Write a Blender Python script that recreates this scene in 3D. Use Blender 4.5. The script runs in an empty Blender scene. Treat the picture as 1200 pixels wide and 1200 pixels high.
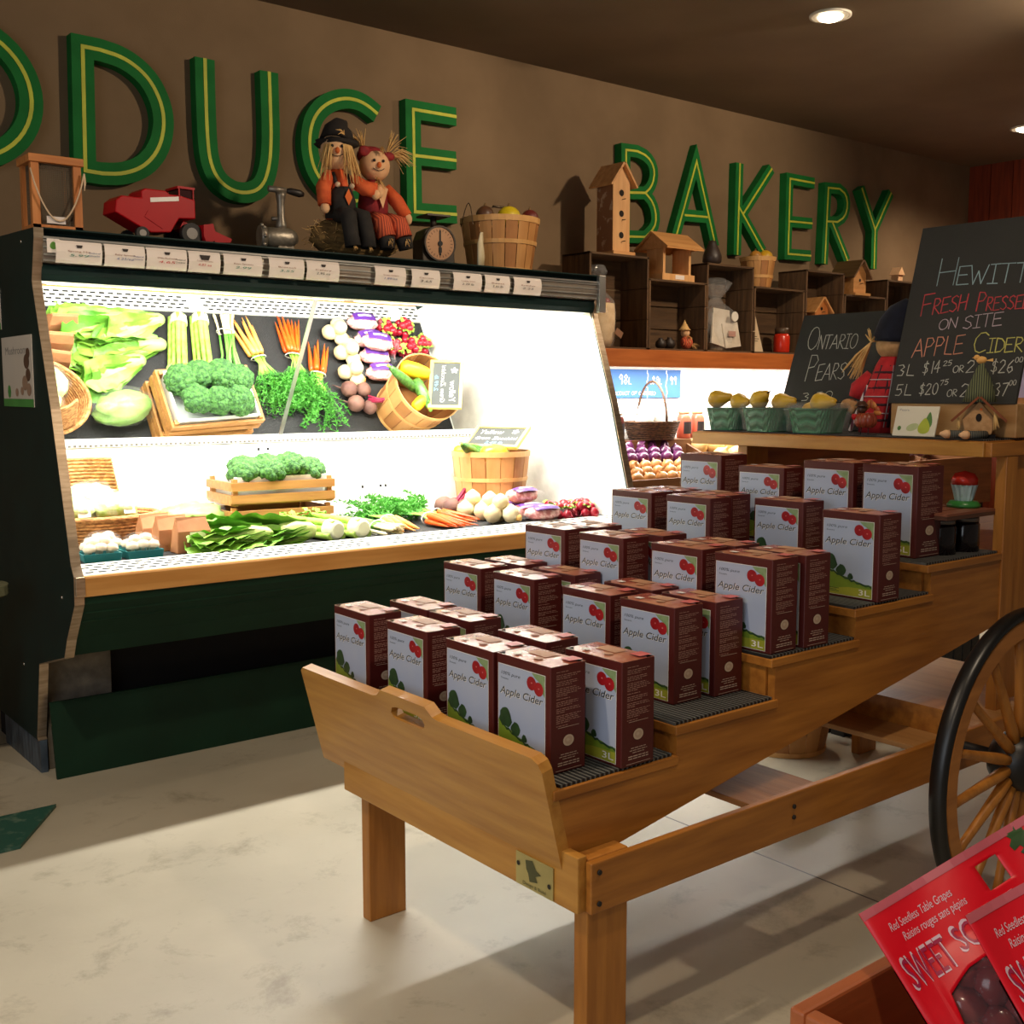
import bpy, bmesh, math, random
from mathutils import Vector, Matrix, Euler, noise
import numpy as np

random.seed(7)
PI = math.pi
S = bpy.context.scene
COL = S.collection
R = math.radians

# ------------------------------------------------------------------ camera
FPX, PITCH, HEAD, EYE = 1316.0, R(6.15), R(51.3), 1.5
cam_d = bpy.data.cameras.new('camera')
cam_d.sensor_width = 36.0
cam_d.lens = 36.0 * FPX / 1200.0
cam_d.clip_start = 0.05
cam = bpy.data.objects.new('camera', cam_d)
cam.location = (0, 0, EYE)
cam.rotation_euler = (PI / 2 - PITCH, 0, HEAD - PI / 2)
COL.objects.link(cam)
S.camera = cam

# ------------------------------------------------------------------ world, lights, exposure
S.view_settings.view_transform = 'Standard'
S.view_settings.look = 'None'
S.view_settings.gamma = 1.0
S.view_settings.use_curve_mapping = False
S.view_settings.exposure = 0.0
W = bpy.data.worlds.new('shop_ambience')
W.use_nodes = True
W.node_tree.nodes['Background'].inputs[0].default_value = (1.0, 0.86, 0.70, 1)
W.node_tree.nodes['Background'].inputs[1].default_value = 0.11
S.world = W


def light(name, kind, loc, energy, color=(1, 1, 1), target=None, **kw):
    d = bpy.data.lights.new(name, kind)
    d.energy = energy
    d.color = color
    for k, v in kw.items():
        setattr(d, k, v)
    o = bpy.data.objects.new(name, d)
    o.location = loc
    if target is not None:
        o.rotation_euler = (Vector(target) - Vector(loc)).to_track_quat('-Z', 'Y').to_euler()
    COL.objects.link(o)
    return o


WARM = (1.0, 0.80, 0.58)
# assumed cool area light behind and left of the camera, no known window
light('assumed_cool_fill', 'AREA', (-2.6, 0.8, 1.9), 50, (0.86, 0.93, 1.0), target=(2.6, 2.6, 0.7),
      shape='RECTANGLE', size=3.0, size_y=2.2)
# fluorescent strip under the display case canopy
light('case_strip_light', 'AREA', (2.62, 4.40, 1.895), 100, (1.0, 0.97, 0.90), target=(2.62, 4.62, 0.9),
      shape='RECTANGLE', size=2.66, size_y=0.06)
# strip under the wall shelf
light('shelf_strip_light', 'AREA', (6.2, 4.95, 1.635), 78, (1.0, 0.96, 0.88), target=(6.2, 5.02, 0.9),
      shape='RECTANGLE', size=3.6, size_y=0.06)
# ceiling spots (one is seen in the photo, those out of frame are assumed or added)
for nm, lo, tg, en, an in (
        ('ceiling_and_added_spot', (4.97, 3.62, 3.33), (4.9, 3.7, 0.0), 60, 130),
        ('ceiling_and_added_spot', (8.1, 4.2, 3.33), (8.3, 4.2, 0.0), 90, 150),
        ('ceiling_and_added_spot', (5.6, 2.2, 3.33), (5.4, 5.2, 2.5), 190, 80),
        ('ceiling_and_added_spot', (3.6, 2.0, 3.33), (2.3, 5.2, 2.6), 170, 80),
        ('ceiling_and_added_spot', (2.3, 0.9, 3.33), (2.4, 1.9, 0.0), 85, 110),
        ('ceiling_and_added_spot', (-.4, -.3, 3.33), (1.0, .7, .6), 75, 62),  # added behind the camera to brighten the grape bags, no known lamp
        ('ceiling_and_added_spot', (0.2, 2.2, 3.33), (0.9, 3.3, 0.0), 150, 110)):
    light(nm, 'SPOT', lo, en, WARM, target=tg, spot_size=R(an), spot_blend=0.7, shadow_soft_size=0.06)

# ------------------------------------------------------------------ pixel helper: where a photo point lies on a world plane
_F = Vector((math.cos(HEAD) * math.cos(PITCH), math.sin(HEAD) * math.cos(PITCH), -math.sin(PITCH)))
_Rt = Vector((math.sin(HEAD), -math.cos(HEAD), 0))
_U = _Rt.cross(_F)
EYEV = Vector((0, 0, EYE))


def on(px, py, ax, val):
    d = FPX * _F + (px - 600) * _Rt - (py - 600) * _U
    i = 'xyz'.index(ax)
    return EYEV + d * ((val - EYEV[i]) / d[i])


# ------------------------------------------------------------------ materials (all procedural)
def lin(c):
    return tuple(((x / 255.0) / 12.92 if x / 255.0 <= 0.04045 else ((x / 255.0 + 0.055) / 1.055) ** 2.4) for x in c)


MATS = {}


def mat(name, c, rough=0.5, c2=None, scale=8.0, stretch=(1, 1, 1), bump=0.0, bscale=None, metal=0.0, spec=None,
        detail=4.0, trans=0.0, alpha=None, coat=0.0, sub=0.0, emit=0.0, wave=None, ior=None, lo=0.35, hi=0.65):
    """c, c2: sRGB 0-255 colours mixed by a noise (or a wave) in object space"""
    if name in MATS:
        return MATS[name]
    m = bpy.data.materials.new(name)
    m.use_nodes = True
    nt = m.node_tree
    b = nt.nodes['Principled BSDF']
    b.inputs['Base Color'].default_value = (*lin(c), 1)
    b.inputs['Roughness'].default_value = rough
    b.inputs['Metallic'].default_value = metal
    if spec is not None:
        b.inputs['Specular IOR Level'].default_value = spec
    if trans:
        b.inputs['Transmission Weight'].default_value = trans
    if ior:
        b.inputs['IOR'].default_value = ior
    if alpha is not None:
        b.inputs['Alpha'].default_value = alpha
    if coat:
        b.inputs['Coat Weight'].default_value = coat
        b.inputs['Coat Roughness'].default_value = 0.15
    if sub:
        b.inputs['Subsurface Weight'].default_value = sub
        b.inputs['Subsurface Radius'].default_value = (0.02, 0.02, 0.01)
    if emit:
        b.inputs['Emission Color'].default_value = (*lin(c), 1)
        b.inputs['Emission Strength'].default_value = emit
    tc = nt.nodes.new('ShaderNodeTexCoord')
    mp = nt.nodes.new('ShaderNodeMapping')
    mp.inputs['Scale'].default_value = stretch
    nt.links.new(tc.outputs['Object'], mp.inputs['Vector'])
    nz = nt.nodes.new('ShaderNodeTexNoise')
    nz.inputs['Scale'].default_value = scale
    nz.inputs['Detail'].default_value = detail
    nt.links.new(mp.outputs[0], nz.inputs['Vector'])
    src = nz.outputs['Fac']
    if wave:
        wv = nt.nodes.new('ShaderNodeTexWave')
        wv.inputs['Scale'].default_value = wave[0]
        wv.inputs['Distortion'].default_value = wave[1]
        wv.inputs['Detail'].default_value = 2
        nt.links.new(mp.outputs[0], wv.inputs['Vector'])
        src = wv.outputs['Fac']
    if c2 is None:
        c2 = tuple(min(255, x * 0.88) for x in c)
    rp = nt.nodes.new('ShaderNodeValToRGB')
    rp.color_ramp.elements[0].position = lo
    rp.color_ramp.elements[1].position = hi
    rp.color_ramp.elements[0].color = (*lin(c), 1)
    rp.color_ramp.elements[1].color = (*lin(c2), 1)
    nt.links.new(src, rp.inputs['Fac'])
    nt.links.new(rp.outputs[0], b.inputs['Base Color'])
    if bump:
        bp = nt.nodes.new('ShaderNodeBump')
        bp.inputs['Strength'].default_value = bump
        bp.inputs['Distance'].default_value = 0.01
        if bscale:
            n2 = nt.nodes.new('ShaderNodeTexNoise')
            n2.inputs['Scale'].default_value = bscale
            n2.inputs['Detail'].default_value = 3
            nt.links.new(mp.outputs[0], n2.inputs['Vector'])
            nt.links.new(n2.outputs['Fac'], bp.inputs['Height'])
        else:
            nt.links.new(src, bp.inputs['Height'])
        nt.links.new(bp.outputs[0], b.inputs['Normal'])
    MATS[name] = m
    return m


def wood(name, c, c2, axis=0, rough=0.5, scale=9, bump=0.15, coat=0.0):
    st = [9, 9, 9]
    st[axis] = 0.8
    return mat(name, c, rough, c2, scale=scale / 2.2, stretch=tuple(st), bump=bump, detail=6, coat=coat, lo=0.3, hi=0.7)


# ------------------------------------------------------------------ mesh builder
class MB:
    """collects geometry; build() links it as ONE mesh object"""

    def __init__(self):
        self.v, self.f, self.m, self.s = [], [], [], []
        self.T = Matrix.Identity(4)

    def add(self, vs, fs, m=0, smooth=False):
        n = len(self.v)
        T = self.T
        self.v += [tuple(T @ Vector(p)) for p in vs]
        for f in fs:
            self.f.append(tuple(i + n for i in f))
            self.m.append(m)
            self.s.append(smooth)
        return self

    def box(self, x0, x1, y0, y1, z0, z1, m=0, rot=None, about=None):
        vs = [Vector((x, y, z)) for x in (x0, x1) for y in (y0, y1) for z in (z0, z1)]
        if rot is not None:
            c = Vector(about) if about else Vector(((x0 + x1) / 2, (y0 + y1) / 2, (z0 + z1) / 2))
            Mx = rot if isinstance(rot, Matrix) else Euler(rot).to_matrix()
            vs = [Mx @ (p - c) + c for p in vs]
        self.add(vs, [(0, 1, 3, 2), (4, 6, 7, 5), (0, 4, 5, 1), (2, 3, 7, 6), (0, 2, 6, 4), (1, 5, 7, 3)], m)
        return self

    def beam(self, a, b, w, h, m=0, up=(0, 0, 1)):
        a, b = Vector(a), Vector(b)
        d = (b - a).normalized()
        s = d.cross(Vector(up))
        if s.length < 1e-4:
            s = d.cross(Vector((1, 0, 0)))
        s.normalize()
        t = s.cross(d)
        vs = [p + s * (i * w / 2) + t * (j * h / 2) for p in (a, b) for i, j in ((-1, -1), (1, -1), (1, 1), (-1, 1))]
        self.add(vs, [(0, 3, 2, 1), (4, 5, 6, 7), (0, 1, 5, 4), (1, 2, 6, 5), (2, 3, 7, 6), (3, 0, 4, 7)], m)
        return self

    def prism(self, poly, axis, a, b, m=0, mcap=None):
        """poly: list of 2D points; extruded along axis ('x': (y,z), 'y': (x,z), 'z': (x,y)) from a to b"""
        def P(p, t):
            return {'x': (t, p[0], p[1]), 'y': (p[0], t, p[1]), 'z': (p[0], p[1], t)}[axis]
        n = len(poly)
        vs = [P(p, a) for p in poly] + [P(p, b) for p in poly]
        fs = [tuple(range(n - 1, -1, -1)), tuple(range(n, 2 * n))]
        self.add(vs, fs, m if mcap is None else mcap)
        self.add(vs, [(i, (i + 1) % n, n + (i + 1) % n, n + i) for i in range(n)], m)
        return self

    def tube(self, pts, r, n=8, m=0, smooth=True, caps=True, closed=False):
        pts = [Vector(p) for p in pts]
        k = len(pts)
        rs = r if isinstance(r, (list, tuple)) else [r] * k
        vs, fs = [], []
        ref = None
        for i, p in enumerate(pts):
            if closed:
                d = pts[(i + 1) % k] - pts[i - 1]
            else:
                d = pts[min(i + 1, k - 1)] - pts[max(i - 1, 0)]
            if d.length < 1e-9:
                d = Vector((0, 0, 1))
            d.normalize()
            if ref is None:
                ref = d.orthogonal().normalized()
            ref = (ref - d * ref.dot(d))
            if ref.length < 1e-6:
                ref = d.orthogonal()
            ref.normalize()
            q = d.cross(ref)
            for j in range(n):
                a = 2 * PI * j / n
                vs.append(p + (ref * math.cos(a) + q * math.sin(a)) * rs[i])
        for i in range(k if closed else k - 1):
            i2 = (i + 1) % k
            for j in range(n):
                fs.append((i * n + j, i * n + (j + 1) % n, i2 * n + (j + 1) % n, i2 * n + j))
        self.add(vs, fs, m, smooth)
        if caps and not closed:
            self.add(vs[:n], [tuple(range(n - 1, -1, -1))], m)
            self.add(vs[-n:], [tuple(range(n))], m)
        return self

    def lathe(self, prof, n=20, c=(0, 0, 0), m=0, smooth=True, sx=1.0, sy=1.0, jit=0.0):
        """prof: (radius, z) from bottom to top"""
        vs, fs = [], []
        c = Vector(c)
        for (r, z) in prof:
            for j in range(n):
                a = 2 * PI * j / n
                rr = r * (1 + (random.uniform(-jit, jit) if jit else 0))
                vs.append(c + Vector((rr * math.cos(a) * sx, rr * math.sin(a) * sy, z)))
        for i in range(len(prof) - 1):
            for j in range(n):
                fs.append((i * n + j, i * n + (j + 1) % n, (i + 1) * n + (j + 1) % n, (i + 1) * n + j))
        self.add(vs, fs, m, smooth)
        if prof[0][0] > 1e-6:
            self.add(vs[:n], [tuple(range(n - 1, -1, -1))], m)
        if prof[-1][0] > 1e-6:
            self.add(vs[-n:], [tuple(range(n))], m)
        return self

    def ball(self, c, r, m=0, n=12, k=8, rot=None, lump=0.0, ls=6.0):
        rx, ry, rz = r if isinstance(r, (tuple, list)) else (r, r, r)
        c = Vector(c)
        Mx = None
        if rot is not None:
            Mx = rot if isinstance(rot, Matrix) else Euler(rot).to_matrix()
        vs, fs = [], []
        for i in range(k + 1):
            t = PI * i / k
            for j in range(n):
                a = 2 * PI * j / n
                u = Vector((math.sin(t) * math.cos(a), math.sin(t) * math.sin(a), math.cos(t)))
                if lump:
                    u = u * (1 + lump * noise.noise(u * ls / 2 + c * 40))
                p = Vector((u.x * rx, u.y * ry, u.z * rz))
                if Mx is not None:
                    p = Mx @ p
                vs.append(c + p)
        for i in range(k):
            for j in range(n):
                fs.append((i * n + j, (i + 1) * n + j, (i + 1) * n + (j + 1) % n, i * n + (j + 1) % n))
        self.add(vs, fs, m, True)
        return self

    def grid(self, fn, nu, nv, m=0, smooth=True, thick=None):
        vs = [fn(i / nu, j / nv) for i in range(nu + 1) for j in range(nv + 1)]
        fs = [(i * (nv + 1) + j, (i + 1) * (nv + 1) + j, (i + 1) * (nv + 1) + j + 1, i * (nv + 1) + j + 1)
              for i in range(nu) for j in range(nv)]
        self.add(vs, fs, m, smooth)
        return self

    def quad(self, o, ux, uy, x0, x1, y0, y1, m=0):
        o, ux, uy = Vector(o), Vector(ux), Vector(uy)
        self.add([o + ux * x + uy * y for x, y in ((x0, y0), (x1, y0), (x1, y1), (x0, y1))], [(0, 1, 2, 3)], m)
        return self

    def poly(self, o, ux, uy, pts, m=0):
        o, ux, uy = Vector(o), Vector(ux), Vector(uy)
        self.add([o + ux * x + uy * y for x, y in pts], [tuple(range(len(pts)))], m)
        return self

    def build(self, name, mats, parent=None, loc=None, rotz=0.0, bevel=0.0, solid=0.0, sub=0, fix=True):
        me = bpy.data.meshes.new(name)
        me.from_pydata(self.v, [], self.f)
        if not isinstance(mats, (list, tuple)):
            mats = [mats]
        for m in mats:
            me.materials.append(m)
        me.polygons.foreach_set('material_index', self.m)
        me.polygons.foreach_set('use_smooth', self.s)
        if fix:
            bm = bmesh.new()
            bm.from_mesh(me)
            bmesh.ops.remove_doubles(bm, verts=bm.verts, dist=1e-5)
            if not solid:
                bmesh.ops.recalc_face_normals(bm, faces=bm.faces)
            bm.to_mesh(me)
            bm.free()
        me.update()
        o = bpy.data.objects.new(name, me)
        COL.objects.link(o)
        if parent is not None:
            o.parent = parent
        if loc is not None:
            o.location = loc
        o.rotation_euler.z = rotz
        if bevel:
            md = o.modifiers.new('bevel', 'BEVEL')
            md.width = bevel
            md.segments = 2
            md.limit_method = 'ANGLE'
            md.angle_limit = R(50)
        if solid:
            md = o.modifiers.new('solid', 'SOLIDIFY')
            md.thickness = solid
        if sub:
            md = o.modifiers.new('sub', 'SUBSURF')
            md.levels = md.render_levels = sub
        return o


def tag(o, label=None, cat=None, group=None, kind=None):
    for k, v in (('label', label), ('category', cat), ('group', group), ('kind', kind)):
        if v:
            o[k] = v
    return o


def thing(name, label, cat, loc=(0, 0, 0), rotz=0.0, group=None, rot=None):
    o = bpy.data.objects.new(name, None)
    o.empty_display_size = 0.05
    COL.objects.link(o)
    o.location = loc
    o.rotation_euler = rot if rot is not None else (0, 0, rotz)
    return tag(o, label, cat, group)


def dup(root, loc, rotz=0.0, label=None, group=None, rot=None, scale=None):
    r = root.copy()
    COL.objects.link(r)
    r.location = loc
    r.rotation_euler = rot if rot is not None else (0, 0, rotz)
    if scale:
        r.scale = scale if isinstance(scale, (tuple, list)) else (scale,) * 3
    if label:
        r['label'] = label
    if group:
        r['group'] = group
    for ch in list(root.children):
        c = ch.copy()
        COL.objects.link(c)
        c.parent = r
        for g in ch.children:
            d = g.copy()
            COL.objects.link(d)
            d.parent = c
    return r


_TX = {}


def text_geo(body, shear=0.0, bold=0.0):
    """vertices and faces of a line of lettering, cap height about 0.7 of size 1"""
    k = (body, shear, bold)
    if k not in _TX:
        cu = bpy.data.curves.new('lettering', 'FONT')
        cu.body = body
        cu.size = 1
        cu.shear = shear
        cu.offset = bold
        cu.resolution_u = 3
        to = bpy.data.objects.new('lettering', cu)
        COL.objects.link(to)
        dg = bpy.context.evaluated_depsgraph_get()
        me = bpy.data.meshes.new_from_object(to.evaluated_get(dg))
        vs = [(v.co.x, v.co.y) for v in me.vertices]
        fs = [tuple(p.vertices) for p in me.polygons]
        bpy.data.objects.remove(to)
        bpy.data.curves.remove(cu)
        bpy.data.meshes.remove(me)
        x0 = min(v[0] for v in vs)
        x1 = max(v[0] for v in vs)
        _TX[k] = ([(v[0] - x0, v[1]) for v in vs], fs, x1 - x0)
    return _TX[k]


def text(mb, body, o, ux, uy, x, y, h, w=None, m=0, shear=0.0, bold=0.0):
    """lettering of cap height h at (x, y) in the frame; w squeezes it to that width"""
    vs, fs, tw = text_geo(body, shear, bold)
    sy = h / 0.70
    sx = (w / tw) if w else sy
    o, ux, uy = Vector(o), Vector(ux), Vector(uy)
    mb.add([o + ux * (x + vx * sx) + uy * (y + vy * sy) for vx, vy in vs], fs, m)


# hand-chalked capitals: strokes on a unit box
_C = [(math.cos(2 * PI * i / 14 + PI / 2), math.sin(2 * PI * i / 14 + PI / 2)) for i in range(15)]
GL = {
    'A': [[(0, 0), (.42, 1), (.8, 0)], [(.16, .36), (.68, .36)]],
    'C': [[(.8, .85), (.6, .98), (.35, .95), (.12, .7), (.08, .4), (.2, .1), (.45, 0), (.75, .12)]],
    'D': [[(.1, 0), (.1, 1), (.45, .95), (.72, .7), (.74, .35), (.5, .06), (.1, 0)]],
    'E': [[(.7, 1), (.1, .97), (.1, 0), (.72, .03)], [(.1, .52), (.58, .54)]],
    'F': [[(.1, 0), (.1, .97), (.75, 1)], [(.1, .52), (.6, .54)]],
    'H': [[(.08, 0), (.1, 1)], [(.68, 0), (.7, 1)], [(.08, .48), (.7, .52)]],
    'I': [[(.3, 0), (.3, 1)], [(.05, 1), (.55, 1)], [(.05, 0), (.55, 0)]],
    'L': [[(.12, 1), (.1, .03), (.62, 0)]],
    'N': [[(.08, 0), (.1, 1), (.66, .02), (.68, 1)]],
    'O': [[(.4 + .37 * a, .5 + .5 * b) for a, b in _C]],
    'P': [[(.12, 0), (.14, 1), (.5, .98), (.66, .78), (.5, .55), (.14, .5)]],
    'R': [[(.12, 0), (.14, 1), (.5, .98), (.64, .78), (.48, .56), (.14, .5), (.7, 0)]],
    'S': [[(.66, .88), (.45, 1), (.16, .88), (.16, .66), (.55, .44), (.64, .2), (.4, 0), (.08, .12)]],
    'T': [[(.02, 1), (.72, 1)], [(.36, 1), (.34, 0)]],
    'W': [[(0, 1), (.22, 0), (.42, .7), (.64, 0), (.88, 1)]],
    'Y': [[(.02, 1), (.35, .5), (.68, 1)], [(.35, .5), (.33, 0)]],
    'G': [[(.8, .85), (.6, .98), (.35, .95), (.12, .7), (.08, .4), (.2, .1), (.45, 0), (.72, .1), (.74, .42), (.5, .42)]],
    'Z': [[(.08, 1), (.7, 1), (.06, 0), (.72, 0)]],
    'U': [[(.08, 1), (.1, .25), (.35, 0), (.6, .2), (.66, 1)]],
    '0': [[(.34 + .28 * a, .5 + .5 * b) for a, b in _C]],
    '1': [[(.3, 0), (.32, 1)]],
    '2': [[(.06, .8), (.25, 1), (.5, .92), (.52, .66), (.05, .02), (.6, .03)]],
    '3': [[(.08, .95), (.4, 1), (.54, .78), (.28, .55), (.56, .36), (.46, .04), (.06, .05)]],
    '4': [[(.42, 0), (.42, 1), (.04, .34), (.62, .36)]],
    '5': [[(.56, 1), (.14, .98), (.1, .56), (.45, .58), (.56, .3), (.38, .02), (.06, .05)]],
    '6': [[(.5, .98), (.16, .6), (.08, .25), (.3, 0), (.55, .2), (.45, .48), (.1, .35)]],
    '7': [[(.06, .96), (.6, 1), (.24, 0)]],
    '8': [[(.32, .52), (.1, .75), (.32, 1), (.54, .77), (.32, .52), (.08, .25), (.32, 0), (.56, .25), (.32, .52)]],
    '9': [[(.54, .7), (.3, .5), (.1, .72), (.3, 1), (.54, .85), (.5, 0)]],
    '$': [[(.56, .82), (.36, .94), (.14, .82), (.16, .62), (.5, .44), (.54, .22), (.34, .08), (.06, .2)], [(.34, 1.08), (.32, -.08)]],
    "'": [[(.12, 1.05), (.08, .82)]], '.': [[(.1, 0), (.14, .04)]], '/': [[(0, 0), (.5, 1)]], '-': [[(.05, .5), (.4, .5)]], ' ': [],
}
GW = {'W': .98, 'I': .62, 'L': .7, "'": .25, '.': .3, '1': .5, ' ': .45, 'O': .85, 'C': .88, 'A': .86, '-': .5}


def chalk(mb, body, o, ux, uy, x, y, h, w=None, lw=0.004, m=0, small=None, slant=0.06, jit=0.012):
    """hand lettering; capitals full height, lower-case letters as small capitals"""
    o, ux, uy = Vector(o), Vector(ux), Vector(uy)
    sm = small or 0.68
    tot = 0
    for ch in body:
        s = sm if ch.islower() else 1.0
        tot += GW.get(ch.upper(), .78) * s * h * 0.95
    k = (w / tot) if w else 1.0
    rng = random.Random(body)
    cx = x
    for ch in body:
        s = sm if ch.islower() else 1.0
        for st in GL.get(ch.upper(), []):
            pts = []
            for (a, b) in st:
                a += rng.uniform(-jit, jit)
                b += rng.uniform(-jit, jit)
                pts.append(Vector((cx + (a * s * h + slant * b * s * h) * k, y + b * s * h, 0)))
            for p, q in zip(pts, pts[1:]):
                d = q - p
                if d.length < 1e-6:
                    continue
                d.normalize()
                nn = Vector((-d.y, d.x, 0)) * lw / 2 * rng.uniform(.75, 1.2)
                p2, q2 = p - d * lw * .3, q + d * lw * .3
                mb.add([o + ux * t.x + uy * t.y for t in (p2 - nn, q2 - nn, q2 + nn, p2 + nn)], [(0, 1, 2, 3)], m)
        cx += GW.get(ch.upper(), .78) * s * h * 0.95 * k
    return cx


def struct(mb, name, mats, **kw):
    o = mb.build(name, mats, **kw)
    o['kind'] = 'structure'
    return o

# ================================================================== shell
YW, ZC, XR = 5.25, 3.40, 9.22
m_wall = mat('painted_wall', (132, 108, 80), 0.9, (122, 99, 72), scale=3, bump=0.08, bscale=180)
m_ceil = mat('painted_ceiling', (116, 97, 74), 0.9, (108, 90, 68), scale=2, bump=0.06, bscale=150)


def floor_material():
    m = mat('concrete_floor', (192, 184, 164), 0.38, (166, 158, 139), scale=1.3, bump=0.03, bscale=60, detail=9, lo=.3, hi=.72)
    nt = m.node_tree
    b = nt.nodes['Principled BSDF']
    src = b.inputs['Base Color'].links[0].from_socket
    geo = nt.nodes.new('ShaderNodeNewGeometry')
    # fine grey scuffs
    n = nt.nodes.new('ShaderNodeTexNoise')
    n.inputs['Scale'].default_value = 3.4
    n.inputs['Detail'].default_value = 12
    n.inputs['Roughness'].default_value = 0.75
    n.inputs['Distortion'].default_value = 0.25
    nt.links.new(geo.outputs['Position'], n.inputs['Vector'])
    rp = nt.nodes.new('ShaderNodeValToRGB')
    rp.color_ramp.elements[0].position = .33
    rp.color_ramp.elements[0].color = (.45, .42, .38, 1)
    rp.color_ramp.elements[1].position = .46
    rp.color_ramp.elements[1].color = (1, 1, 1, 1)
    nt.links.new(n.outputs['Fac'], rp.inputs['Fac'])
    mx = nt.nodes.new('ShaderNodeMix')
    mx.data_type = 'RGBA'
    mx.blend_type = 'MULTIPLY'
    mx.inputs[0].default_value = 0.6
    nt.links.new(src, mx.inputs[6])
    nt.links.new(rp.outputs[0], mx.inputs[7])
    # saw-cut joints every 2.83 m in x, 3.4 m in y
    sx = nt.nodes.new('ShaderNodeSeparateXYZ')
    nt.links.new(geo.outputs['Position'], sx.inputs[0])
    last = None
    for ax, off, per in (('X', 2.828, 3.0), ('Y', 5.0, 6.0)):
        a = nt.nodes.new('ShaderNodeMath'); a.operation = 'SUBTRACT'; a.inputs[1].default_value = off
        nt.links.new(sx.outputs[ax], a.inputs[0])
        w = nt.nodes.new('ShaderNodeMath'); w.operation = 'WRAP'; w.inputs[1].default_value = per / 2; w.inputs[2].default_value = -per / 2
        nt.links.new(a.outputs[0], w.inputs[0])
        c = nt.nodes.new('ShaderNodeMath'); c.operation = 'ABSOLUTE'
        nt.links.new(w.outputs[0], c.inputs[0])
        d = nt.nodes.new('ShaderNodeMath'); d.operation = 'LESS_THAN'; d.inputs[1].default_value = 0.0035
        nt.links.new(c.outputs[0], d.inputs[0])
        if last is None:
            last = d
        else:
            e = nt.nodes.new('ShaderNodeMath'); e.operation = 'MAXIMUM'
            nt.links.new(last.outputs[0], e.inputs[0]); nt.links.new(d.outputs[0], e.inputs[1])
            last = e
    m2 = nt.nodes.new('ShaderNodeMix')
    m2.data_type = 'RGBA'
    nt.links.new(last.outputs[0], m2.inputs[0])
    nt.links.new(mx.outputs[2], m2.inputs[6])
    m2.inputs[7].default_value = (.03, .027, .024, 1)
    nt.links.new(m2.outputs[2], b.inputs['Base Color'])
    return m


struct(MB().box(-4, XR + .1, -1.2, YW + .1, -0.1, 0), 'floor', floor_material())
struct(MB().box(-4, XR + .1, YW, YW + .1, 0, ZC), 'wall_back', m_wall)
struct(MB().box(-4, XR + .1, -1.2, YW + .1, ZC, ZC + .1), 'ceiling', m_ceil)
mb = MB()
y = YW
while y > -1.2:
    mb.box(XR, XR + .05, max(y - .19, -1.2), y - .004, 0, ZC, 0)
    y -= .194
mb.box(XR + .05, XR + .1, -1.2, YW, 0, ZC, 0)
struct(mb, 'wall_right', wood('red_stained_boards', (150, 60, 26), (112, 42, 18), axis=2, rough=.6))

# recessed ceiling lights seen in the photo
m_trimw = mat('white_enamel', (235, 228, 215), .4)
m_bulb = mat('lamp_face', (255, 236, 200), .5, emit=14.0)
for (lx, ly, lab) in ((4.972, 3.622, 'glowing recessed ceiling downlight above the bakery wall letters'),
                      (8.15, 4.22, 'small ceiling downlight half cut off at the right edge of the photo')):
    t = thing('ceiling_downlight', lab, 'ceiling light', (lx, ly, ZC))
    MB().lathe([(.085, -.012), (.105, -.012), (.105, -.002), (.085, -.002), (.085, -.012)], 28).build('trim_ring', m_trimw, t)
    MB().lathe([(.0, -.035), (.03, -.033), (.058, -.022), (.068, -.004), (.0, -.003)], 24).build('bulb', m_bulb, t)

# ================================================================== wall letters: green boards with a yellow inlay
m_lgreen = mat('letter_green_paint', (26, 118, 52), .7, (20, 104, 44), scale=6, bump=.12, bscale=40)
m_lyel = mat('letter_yellow_paint', (205, 210, 62), .6)
m_lgreen.node_tree.nodes['Principled BSDF'].inputs['Specular IOR Level'].default_value = .2
YF = YW - .062          # front face of the letters


def stroke(mb, pts, w, y0, y1, m, closed=False):
    """mitred flat stroke along pts (x, z) between depths y0 (front) and y1"""
    k = len(pts)
    L, Rr = [], []
    for i in range(k):
        p = Vector(pts[i])
        if closed or 0 < i < k - 1:
            a = (p - Vector(pts[i - 1])).normalized()
            b = (Vector(pts[(i + 1) % k]) - p).normalized()
        elif i == 0:
            a = b = (Vector(pts[1]) - p).normalized()
        else:
            a = b = (p - Vector(pts[i - 1])).normalized()
        t = (a + b).normalized()
        nrm = Vector((-t.y, t.x))
        s = w / 2 / max(.35, nrm.dot(Vector((-a.y, a.x))))
        L.append(p + nrm * s)
        Rr.append(p - nrm * s)
    vs = [(q.x, y0, q.y) for q in L] + [(q.x, y0, q.y) for q in Rr] + [(q.x, y1, q.y) for q in L] + [(q.x, y1, q.y) for q in Rr]
    fs = []
    for i in range(k if closed else k - 1):
        j = (i + 1) % k
        fs += [(i, j, k + j, k + i), (2 * k + i, 3 * k + i, 3 * k + j, 2 * k + j),
               (i, 2 * k + i, 2 * k + j, j), (k + i, k + j, 3 * k + j, 3 * k + i)]
    if not closed:
        fs += [(0, k, 3 * k, 2 * k), (k - 1, 3 * k - 1, 4 * k - 1, 2 * k - 1)]
    mb.add(vs, fs, m)


def smooth_pts(P, it=2):
    for _ in range(it):
        Q = [P[0]]
        for a, b in zip(P, P[1:]):
            Q.append(tuple(np.array(a) * .75 + np.array(b) * .25))
            Q.append(tuple(np.array(a) * .25 + np.array(b) * .75))
        Q.append(P[-1])
        P = Q
    return P


def px_to_wall(P, off, sc):
    out = []
    for (a, b) in P:
        q = on(off[0] + a / sc, off[1] + b / sc, 'y', YF)
        out.append((q.x, q.z))
    return out


A3, Z2, Z3, Z4 = ((0, 0), 3.0), ((350, 80), 3.43), ((640, 120), 3.87), ((880, 100), 3.75)
WP, WB = .098, .078     # stroke widths: PRODUCE, BAKERY
LET = []
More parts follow.
